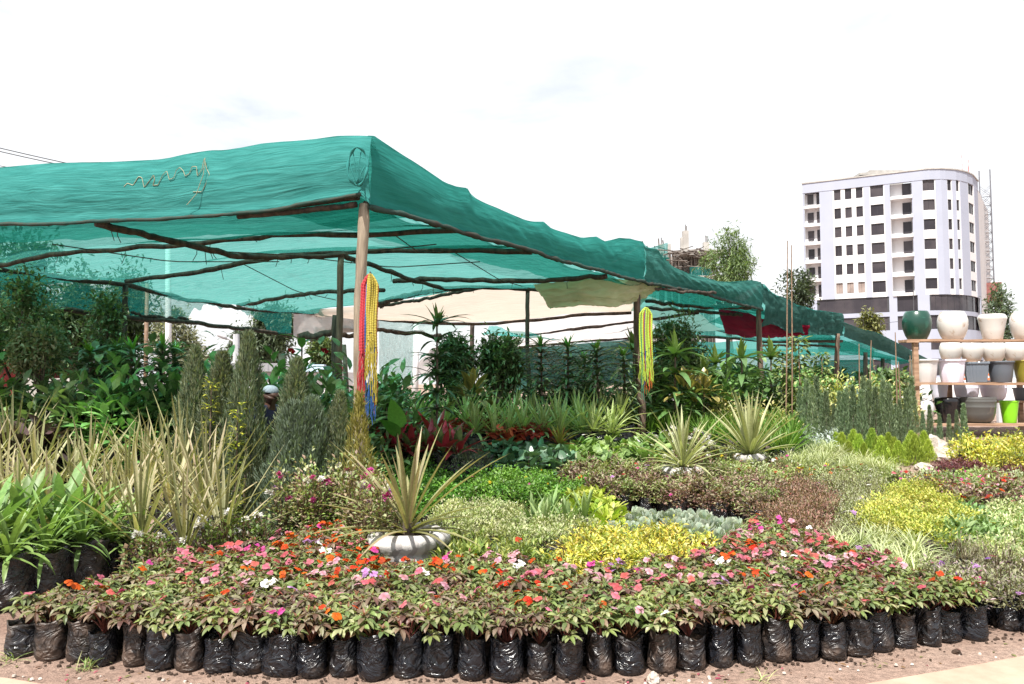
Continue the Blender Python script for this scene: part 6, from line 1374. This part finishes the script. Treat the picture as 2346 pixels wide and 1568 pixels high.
# terracotta pot under the sedum
p = G(2122, 1232, 0); f = FB(); f.lathe([(.13, 0), (.16, .12), (.18, .22), (.195, .225), (.195, .25), (.185, .26), (.195, .27), (.195, .30), (.17, .30), (.165, .22), (.0001, .22)], 32)
tag(link('terracotta_pot', f.mesh('terracotta_pot', simple('terracotta', (.30, .17, .11), (.42, .26, .17), 6, .8, .3)), None, p), 'ribbed terracotta pot under the yellow sedum', 'pot'); TAKEN.append((p.x, p.y, .4))

# ---------------------------------------------------------------- beds (front to back)
GB = 'front bed of bagged impatiens'
fr_bot = [(45, 1512), (330, 1538), (700, 1556), (1173, 1562), (1500, 1548), (1950, 1508), (2346, 1452), (2500, 1425)]
def front_y(x): return float(np.interp(x, [a for a, b in fr_bot], [b for a, b in fr_bot]))
# first row follows the curved front edge
row = []; x = 62; prev = None
line = [G(q, front_y(q), 0) for q in np.linspace(45, 2500, 200)]
pts = resample(line, 200); L_ = sum((a - b).length for a, b in zip(pts, pts[1:])); NR = int(L_ / .166)
pts = resample(line, NR)
poly = [G(x_, y_, .38) for x_, y_ in [(30, 1440), (60, 1395), (120, 1335), (260, 1290), (330, 1272), (450, 1240), (560, 1232), (640, 1212), (700, 1190), (760, 1186), (850, 1200), (845, 1242), (900, 1262), (975, 1264), (1020, 1246), (1060, 1250), (1200, 1258), (1340, 1282), (1480, 1270), (1600, 1250), (1680, 1212), (1725, 1172), (1800, 1178), (1860, 1205), (1960, 1238), (2060, 1262), (2140, 1290), (2250, 1322), (2420, 1370)]]
polyxy = [tuple(p[:2]) for p in poly] + [(p.x, p.y - .0) for p in reversed(pts)]
rs = np.random.RandomState(55); R = random.Random(55)
# nudge rows backwards from the front line
cells = []
for r_ in range(0, 15):
    off = r_ * .178; qq = resample([p + Vector((0, off, 0)) for p in pts], NR)
    for i, p in enumerate(qq):
        x = p.x + (.083 if r_ % 2 else 0) + R.uniform(-.018, .018); y = p.y + .07 + R.uniform(-.018, .018)
        if r_ > 0 and not inside((x, y), polyxy): continue
        if x / y * FPX + CX > 2235: continue
        if any((x - a) ** 2 + (y - b) ** 2 < (r * .62) ** 2 for a, b, r in TAKEN): continue
        cells.append((x, y, r_, i))
import sys; sys.stderr.write('front cells %d\n' % len(cells))
cells = cells[:299]
FCOL = [('pink', 30), ('pale_pink', 26), ('salmon', 16), ('orange', 18), ('magenta', 9), ('white', 3), ('lilac', 4)]
for (x, y, r_, i) in cells:
    px = CX + x / y * FPX
    fol = R.choices(['green', 'bronze', 'bright'], [52, 38, 10])[0]
    zone = 'left end' if px < 600 else 'left middle' if px < 1100 else 'right middle' if px < 1650 else 'right end'
    rowname = 'front row' if r_ == 0 else 'second or third row' if r_ < 3 else 'farther back'
    if r_ <= 2: nf = R.choices([0, 1, 2], [38, 36, 26])[0]
    elif px < 420: nf = R.choices([0, 1, 2], [55, 30, 15])[0]
    else: nf = R.choices([0, 1, 2, 3, 4, 5, 6], [4, 8, 14, 18, 20, 20, 16])[0]
    co = R.choices([c for c, w__ in FCOL], [w__ for c, w__ in FCOL])[0]
    if 650 < px < 1000 and r_ > 5 and R.random() < .5: co = 'orange'
    cn_ = co.replace('_', ' ')
    folname = {'green': 'olive', 'bronze': 'bronze', 'bright': 'fresh green'}[fol]
    lab = f'{folname} impatiens without flowers, {rowname}, {zone} of front bed' if nf == 0 else f'{folname} impatiens with {cn_} flowers, {rowname}, {zone} of front bed'
    s = R.uniform(.9, 1.12)
    o = thing('impatiens_plant', lab, 'flowering plant', (x, y, 0), R.random() * 6.28, GB, 1)
    bs = R.uniform(.84, 1.16); c = link('grow_bag', BAGS[R.randrange(7)], o, (0, 0, 0), (R.uniform(-.06, .06), R.uniform(-.06, .06), R.random() * 6), (bs * R.uniform(.9, 1.1), bs, R.uniform(.84, 1.12)))
    c = link('foliage', IMP[fol][R.randrange(5)], o, (0, 0, .185), (R.uniform(-.12, .12), R.uniform(-.12, .12), 0), s)
    for k in range(nf):
        a = R.random() * 6.28; q = .085 * math.sqrt(R.random()); cc = co if True else 0
        link('flower', FL[cc], o, (q * math.cos(a), q * math.sin(a), .37 - q * q * 6 + R.uniform(-.01, .015)), (R.uniform(-.7, .7) , R.uniform(-.7, .7), R.random() * 6), R.uniform(.85, 1.2))
TAKEN.extend((x, y, .17) for x, y, _, _ in cells)
def fl(names, lo, hi, r=.15, z=.36, kind=FL): return ([kind[n] for n in names], lo, hi, r, z)
PL = 'plant'
bed(K['duranta'], 'yellow_shrublet', 'yellow leaved shrublet in the bright yellow patch behind the front bed', PL, 'yellow patch behind the front bed', [(1280, 1240), (1330, 1200), (1420, 1188), (1540, 1192), (1620, 1212), (1670, 1235), (1620, 1262), (1480, 1290), (1350, 1300), (1290, 1275)], .36, .18, .78, .98, seed=2)
bed(K['pentas'], 'red_trumpet_plant', 'olive green plant with red trumpet flowers right of the striped sack', PL, 'olive green plants right of the striped sack', [(1010, 1262), (1040, 1215), (1130, 1212), (1260, 1235), (1290, 1285), (1345, 1322), (1200, 1300), (1050, 1285)], .36, .19, .85, 1.0, fl(['red', 'pink'], 0, 1), seed=3)
bed(K['succulent'], 'succulent_plant', 'cream and green succulent cushion right of the large bronze cordyline', PL, 'cream and green succulents in the centre', [(1010, 1210), (990, 1150), (1080, 1130), (1200, 1150), (1330, 1160), (1370, 1195), (1290, 1230), (1130, 1212), (1040, 1215)], .33, .21, seed=4)
0 and bed(K['aloe'], 'aloe_plant', 'pale green aloe with upright blades in the centre', PL, 'aloes in the centre', [(1215, 1180), (1215, 1150), (1345, 1150), (1345, 1180)], .36, .26, .9, 1.2, seed=5, claim=True)
bed(K['hosta'], 'yellow_hosta', 'broad yellow green leaved plant left of the middle impatiens', PL, 'broad yellow green plants', [(1300, 1150), (1300, 1115), (1360, 1105), (1400, 1130), (1440, 1168), (1370, 1175)], .32, .22, .72, .88, seed=6)
bed(K['echeveria'], 'echeveria', 'frosty grey green rosette succulent in front of the middle impatiens', PL, 'frosty rosette succulents', [(1375, 1180), (1440, 1166), (1560, 1178), (1700, 1202), (1725, 1225), (1640, 1232), (1540, 1208), (1390, 1206)], .24, .18, .85, 1.05, seed=7)
bed(K['feather'], 'feathery_plant', 'feathery bright green plant at the right end of the yellow patch', PL, 'feathery green plants', [(1600, 1212), (1640, 1200), (1710, 1215), (1720, 1250), (1690, 1262), (1640, 1240)], .36, .2, seed=8)
bed(K['midimp'], 'bronze_impatiens', 'purple bronze impatiens in a black bag in the middle bed', 'flowering plant', 'middle bed of purple bronze impatiens', [(1265, 1062), (1310, 1050), (1420, 1042), (1560, 1052), (1700, 1062), (1790, 1085), (1800, 1120), (1760, 1140), (1660, 1122), (1540, 1110), (1430, 1098), (1360, 1084)], .40, .2, .95, 1.2, fl(['magenta', 'pink', 'red', 'lilac', 'orange'], 0, 1), seed=9)
bed(K['parsley'], 'leafy_green_plant', 'bright green lobed leafy plant behind the succulents', PL, 'bright green leafy plants in the centre', [(1060, 1110), (1080, 1070), (1180, 1060), (1280, 1066), (1350, 1092), (1290, 1130), (1180, 1120), (1090, 1130)], .36, .22, seed=10, flowers=fl(['yellow', 'magenta'], 0, 1, .12, .36, FLS))
bed(K['brownleaf'], 'brown_leaved_plant', 'reddish brown small leaved plant right of the middle impatiens', PL, 'reddish brown plants', [(1750, 1150), (1770, 1105), (1850, 1080), (1900, 1120), (1930, 1165), (1880, 1195), (1790, 1190)], .38, .21, seed=11)
bed(K['airy'], 'airy_plant', 'airy olive green plant with tiny buds left of the yellow sedum', PL, 'airy olive green plants', [(1850, 1080), (1960, 1070), (2040, 1085), (2010, 1120), (1970, 1160), (2000, 1190), (1900, 1200), (1935, 1165), (1900, 1120)], .38, .21, seed=12, flowers=fl(['lilac', 'white'], 0, 1, .12, .36, FLS))
bed(K['sedum'], 'sedum_plant', 'yellow green sedum cushion in the large yellow mat at right', PL, 'yellow sedum mat', [(1965, 1160), (2030, 1118), (2100, 1100), (2160, 1115), (2190, 1150), (2185, 1190), (2150, 1212), (2060, 1205), (2000, 1180)], .36, .21, 1.1, 1.3, seed=13)
bed(K['calendula'], 'calendula_plant', 'grey green long leaved plant right of the sedum', PL, 'grey green long leaved plants', [(2180, 1150), (2230, 1140), (2260, 1180), (2250, 1225), (2180, 1215)], .36, .2, 1, 1.2, seed=14, flowers=fl(['yellow'], 0, 1, .1, .38))
bed(K['variegated'], 'variegated_plant', 'pale cream variegated plant in the light patch at the right edge', PL, 'pale variegated plants at right', [(2240, 1180), (2280, 1140), (2400, 1140), (2480, 1250), (2380, 1270), (2260, 1240), (2200, 1225)], .34, .20, .85, 1.05, seed=15)
bed(K['grass'], 'variegated_grass', 'tuft of cream striped grass behind the front bed at right', PL, 'cream striped grass tufts at right', [(1880, 1225), (1950, 1200), (2060, 1215), (2130, 1240), (2110, 1290), (1990, 1262)], .36, .2, 1, 1.2, seed=16)
bed(K['lavender'], 'grey_herb', 'brownish grey upright herb below the pale variegated patch', PL, 'brownish grey herbs at right', [(2140, 1262), (2180, 1225), (2260, 1245), (2420, 1255), (2440, 1262), (2300, 1262), (2150, 1268)], .36, .2, seed=17)
bed(K['verbena'], 'verbena_plant', 'low plant with small violet flowers at the right edge', 'flowering plant', 'low violet flowered plants at right', [(2060, 1288), (2150, 1272), (2300, 1264), (2500, 1275), (2560, 1295), (2400, 1320), (2330, 1330), (2240, 1342), (2140, 1322)], .34, .19, seed=18, flowers=fl(['lilac', 'violet', 'magenta'], 0, 3, .14, .35, FLS))
bed(K['mixed'], 'bedding_plant', 'low mixed bedding plant left of the striped grass', PL, 'low mixed bedding plants behind the front bed', [(1730, 1185), (1800, 1190), (1900, 1195), (1960, 1200), (1890, 1225), (1940, 1258), (1860, 1225)], .32, .2, seed=19, flowers=fl(['white', 'orange'], 0, 1, .1, .34))
bed(K['chrys'], 'white_chrysanthemum', 'chrysanthemum with large white flowers left of the pink ones', 'flowering plant', 'white chrysanthemums at left', [(330, 1240), (330, 1180), (430, 1165), (560, 1150), (600, 1160), (600, 1220), (480, 1232)], .52, .24, 1.1, 1.35, fl(['white'], 1, 3, .15, .41, POMS), seed=20)
bed(K['tallchrys'], 'pink_chrysanthemum', 'straggly chrysanthemum with pink flowers between the sword-leaved plants and the corner post', 'flowering plant', 'pink chrysanthemums', [(600, 1175), (585, 1110), (650, 1070), (760, 1070), (860, 1060), (920, 1100), (850, 1140), (760, 1140), (700, 1150), (640, 1165)], .78, .24, .95, 1.2, fl(['magenta', 'magenta', 'lilac', 'magenta', 'white'], 1, 5, .17, .72, POMS), seed=21)
bed(K['parsley'], 'leafy_green_plant', 'green leafy plant right of the golden conifer', PL, 'green leafy plants right of the golden conifer', [(850, 1120), (860, 1060), (960, 1040), (1060, 1070), (1060, 1110), (980, 1150), (900, 1130)], .40, .24, seed=22, flowers=fl(['white', 'yellow'], 0, 1, .12, .36, FLS))
bed(K['rosemary'], 'dark_herb', 'dark upright herb bush behind the large cordyline', PL, 'dark herb bushes behind the cordyline', [(850, 1060), (860, 1000), (960, 990), (1110, 1000), (1140, 1050), (1060, 1070), (960, 1040)], .45, .36, .8, 1.0, seed=23)
bed(K['taro'], 'taro_plant', 'dark green heart-leaved plant in the clump left of the white lilies', PL, 'dark heart-leaved plants', [(1120, 1050), (1130, 1003), (1200, 998), (1290, 1000), (1310, 1040), (1240, 1058)], .48, .32, .8, .95, seed=24)
pts_c = bed(K['calla'], 'calla_lily', 'bright green calla lily plant with white trumpet blooms before the second post', PL, 'calla lilies before the second post', [(1300, 1045), (1290, 1005), (1400, 990), (1520, 985), (1520, 1030), (1440, 1042)], .48, .32, .8, .98, seed=25, flowers=([flower_mesh('white', .06, 2)], 0, 1, .15, .62))
bed(K['chrys'], 'white_chrysanthemum', 'chrysanthemum with large white flowers around the pale cordyline', 'flowering plant', 'white chrysanthemums at the pale cordyline', [(1480, 1045), (1500, 990), (1600, 985), (1640, 1020), (1640, 1052), (1560, 1052)], .45, .27, 1, 1.3, fl(['white'], 1, 3, .15, .44, POMS), seed=26)
0 and bed(K['redcordy'], 'red_cordyline', 'dark red and green broad leaved plant under the net', PL, 'dark red and green plants under the net', [(850, 985), (860, 955), (940, 950), (1050, 955), (1080, 975), (1060, 1005), (940, 1000)], .72, .33, 1.3, 1.6, seed=27)
bed(K['begonia'], 'red_begonia', 'glossy dark red leaved begonia under the net', PL, 'dark red begonias under the net', [(1000, 992), (1010, 962), (1060, 952), (1150, 946), (1220, 952), (1250, 982), (1130, 990)], .62, .26, 1.6, 1.8, seed=28)
P(K['bromeliad'], 'bromeliad', 'red and green bromeliad between the dark begonias and lilies', PL, 1282, 11.3, 1.25)
0 and bed(K['yucca'], 'spiky_plant', 'pale green spiky rosette plant in the row under the net', PL, 'pale green spiky plants under the net', [(880, 935), (900, 912), (1100, 915), (1300, 910), (1430, 915), (1430, 960), (1300, 962), (1240, 950), (1100, 935), (960, 940)], .95, .44, 1.15, 1.4, seed=29)
bed(K['fern'], 'fern_plant', 'bright fern-like plant left of the second post', PL, 'fern-like plants around the second post', [(1290, 985), (1300, 955), (1430, 950), (1600, 960), (1680, 960), (1660, 985), (1520, 970), (1400, 972)], .5, .34, seed=30)
bed(K['fern'], 'fern_plant', 'bright fern-like plant behind the cream edged cordyline', PL, 'fern-like plants at the cream edged cordyline', [(1600, 985), (1660, 955), (1800, 950), (1840, 985), (1800, 1010), (1720, 1005)], .5, .36, seed=31)
bed(K['grass'], 'variegated_grass', 'tuft of cream striped grass in front of the lime conifers', PL, 'cream striped grass before the lime conifers', [(1760, 1030), (1830, 1005), (1900, 1010), (1960, 1040), (2060, 1050), (2060, 1068), (1900, 1062), (1800, 1050)], .36, .23, 1, 1.2, seed=32)
bed(K['dusty'], 'silver_plant', 'silvery grey leaved plant left of the lime conifers', PL, 'silvery plants', [(1830, 1000), (1840, 982), (1910, 982), (1900, 1005)], .4, .26, 1, 1.2, seed=33)
bed(K['duranta'], 'yellow_shrublet', 'yellow leaved shrublet in the hedge under the pot shelf', PL, 'yellow hedge under the shelf', [(2215, 1028), (2205, 1000), (2300, 990), (2500, 990), (2500, 1022), (2350, 1026)], .5, .26, 1.1, 1.35, seed=34)
bed(K['maroon'], 'maroon_plant', 'low maroon leaved plant in the dark carpet before the yellow hedge', PL, 'maroon carpet plants', [(2150, 1055), (2200, 1042), (2350, 1042), (2500, 1048), (2500, 1068), (2300, 1078), (2210, 1070)], .3, .24, 1, 1.2, seed=35)
R = random.Random(61)
for i, x in enumerate([868, 905, 945, 985, 1020, 1055, 885, 930, 1000]): P(K['redcordy'], 'red_cordyline', 'dark red and green broad leaved plant under the net', 'plant', x + R.uniform(-8, 8), 10.2 + (i > 5) * .6, 1, ytop=(950 if i > 5 else 968) + R.uniform(-10, 10), hk=.6, group='dark red and green plants under the net')
for i, x in enumerate(list(range(1085, 1440, 40)) + list(range(870, 1440, 50))): P(K['yucca'], 'spiky_plant', 'pale green spiky rosette plant in the row under the net', 'plant', x + R.uniform(-9, 9), (11.9 if i < 9 else 12.9) + R.uniform(-.15, .15), 1, ytop=(905 if i < 9 else 880) + R.uniform(-10, 14), hk=.9, group='pale green spiky plants under the net')
for i, (x, d) in enumerate([(1222, 7.2), (1262, 7.35), (1300, 7.1), (1338, 7.3), (1245, 7.0)]): P(K['aloe'], 'aloe_plant', 'pale green aloe with upright blades in the centre', 'plant', x, d, 1.1 + .1 * (i % 2), group='aloes in the centre')
def tuft(label, x, y, n, L, seed):
    p = G(x, y, 0); f = FB(); az = ang(n); D = dirs(az, rs.uniform(.4, 1.4, n)); f.leaves(np.stack([rs.normal(size=n) * .02, rs.normal(size=n) * .02, np.zeros(n)], 1), D, ups(D), L * rs.uniform(.5, 1.2, n), .006, rs.uniform(.2, 1.4, n), .3, 'sword', 4, pick([(0.24, 0.34, 0.12), (0.36, 0.36, 0.18)], n)); tag(link('weed_tuft', f.mesh('weed_tuft', M_LEAF), None, p), label, 'weed', 'weeds on the bare earth')
tuft('small grass tuft against the bags at front left', 200, 1532, 40, .09, 1); tuft('tiny pale weed standing in the earth right of centre', 1748, 1562, 12, .10, 2); tuft('thin flattened grass at the far left edge', 22, 1515, 22, .12, 3)
bed(K['mixed'], 'bedding_plant', 'low bedding plant with small mixed flowers between the cream cordyline and the maroon carpet', 'flowering plant', 'mixed bedding flowers at middle right', [(1640, 1060), (1760, 1052), (1900, 1064), (2120, 1072), (2210, 1074), (2350, 1080), (2350, 1100), (2160, 1092), (2040, 1082), (1860, 1078), (1790, 1084)], .33, .22, .95, 1.15, seed=36, flowers=fl(['orange', 'red', 'yellow', 'white', 'pink', 'magenta'], 1, 4, .15, .34))
bed(K['midimp'], 'bedding_impatiens', 'impatiens with pink and red flowers in the far right bed', 'flowering plant', 'far right bed of impatiens', [(2060, 1088), (2160, 1092), (2350, 1100), (2500, 1105), (2500, 1145), (2280, 1138), (2190, 1140), (2160, 1112), (2100, 1098)], .38, .22, .95, 1.15, seed=37, flowers=fl(['pink', 'red', 'orange', 'pale_pink', 'magenta'], 1, 5, .15, .39))
bed(K['mixed'], 'bedding_plant', 'low green plant among white chrysanthemums right of the pale cordyline', PL, 'low green plants right of the pale cordyline', [(1600, 1060), (1620, 1000), (1700, 1010), (1780, 1012), (1830, 1008), (1760, 1030), (1760, 1052), (1640, 1060)], .38, .24, 1, 1.2, seed=38, flowers=fl(['white', 'yellow'], 0, 2, .14, .36, FLS))
bed(K['airy'], 'airy_plant', 'airy rose bush with small flowers left of the silvery plants', PL, 'airy bushes', [(1740, 1005), (1760, 965), (1850, 955), (1860, 985), (1830, 1005)], .5, .3, 1.2, 1.6, seed=39, flowers=fl(['red', 'white', 'magenta'], 0, 2, .14, .38, FLS))
bed(K['sansev'], 'strap_leaf_clump', 'dark green upright clump behind the bronze sword leaves', PL, 'dark upright clumps at left', [(100, 930), (120, 900), (430, 900), (440, 940), (300, 945)], 1.0, .5, 1.1, 1.4, seed=40)
bed(K['darkfill'], 'leafy_shrub', 'mid green leafy shrub low under the net among the red plants', 'shrub', 'mid green shrubs under the net', [(640, 1000), (650, 930), (870, 925), (870, 1000)], .9, .45, .9, 1.1, seed=41)
print(COUNT, sum(COUNT.values()), len(bpy.data.objects))
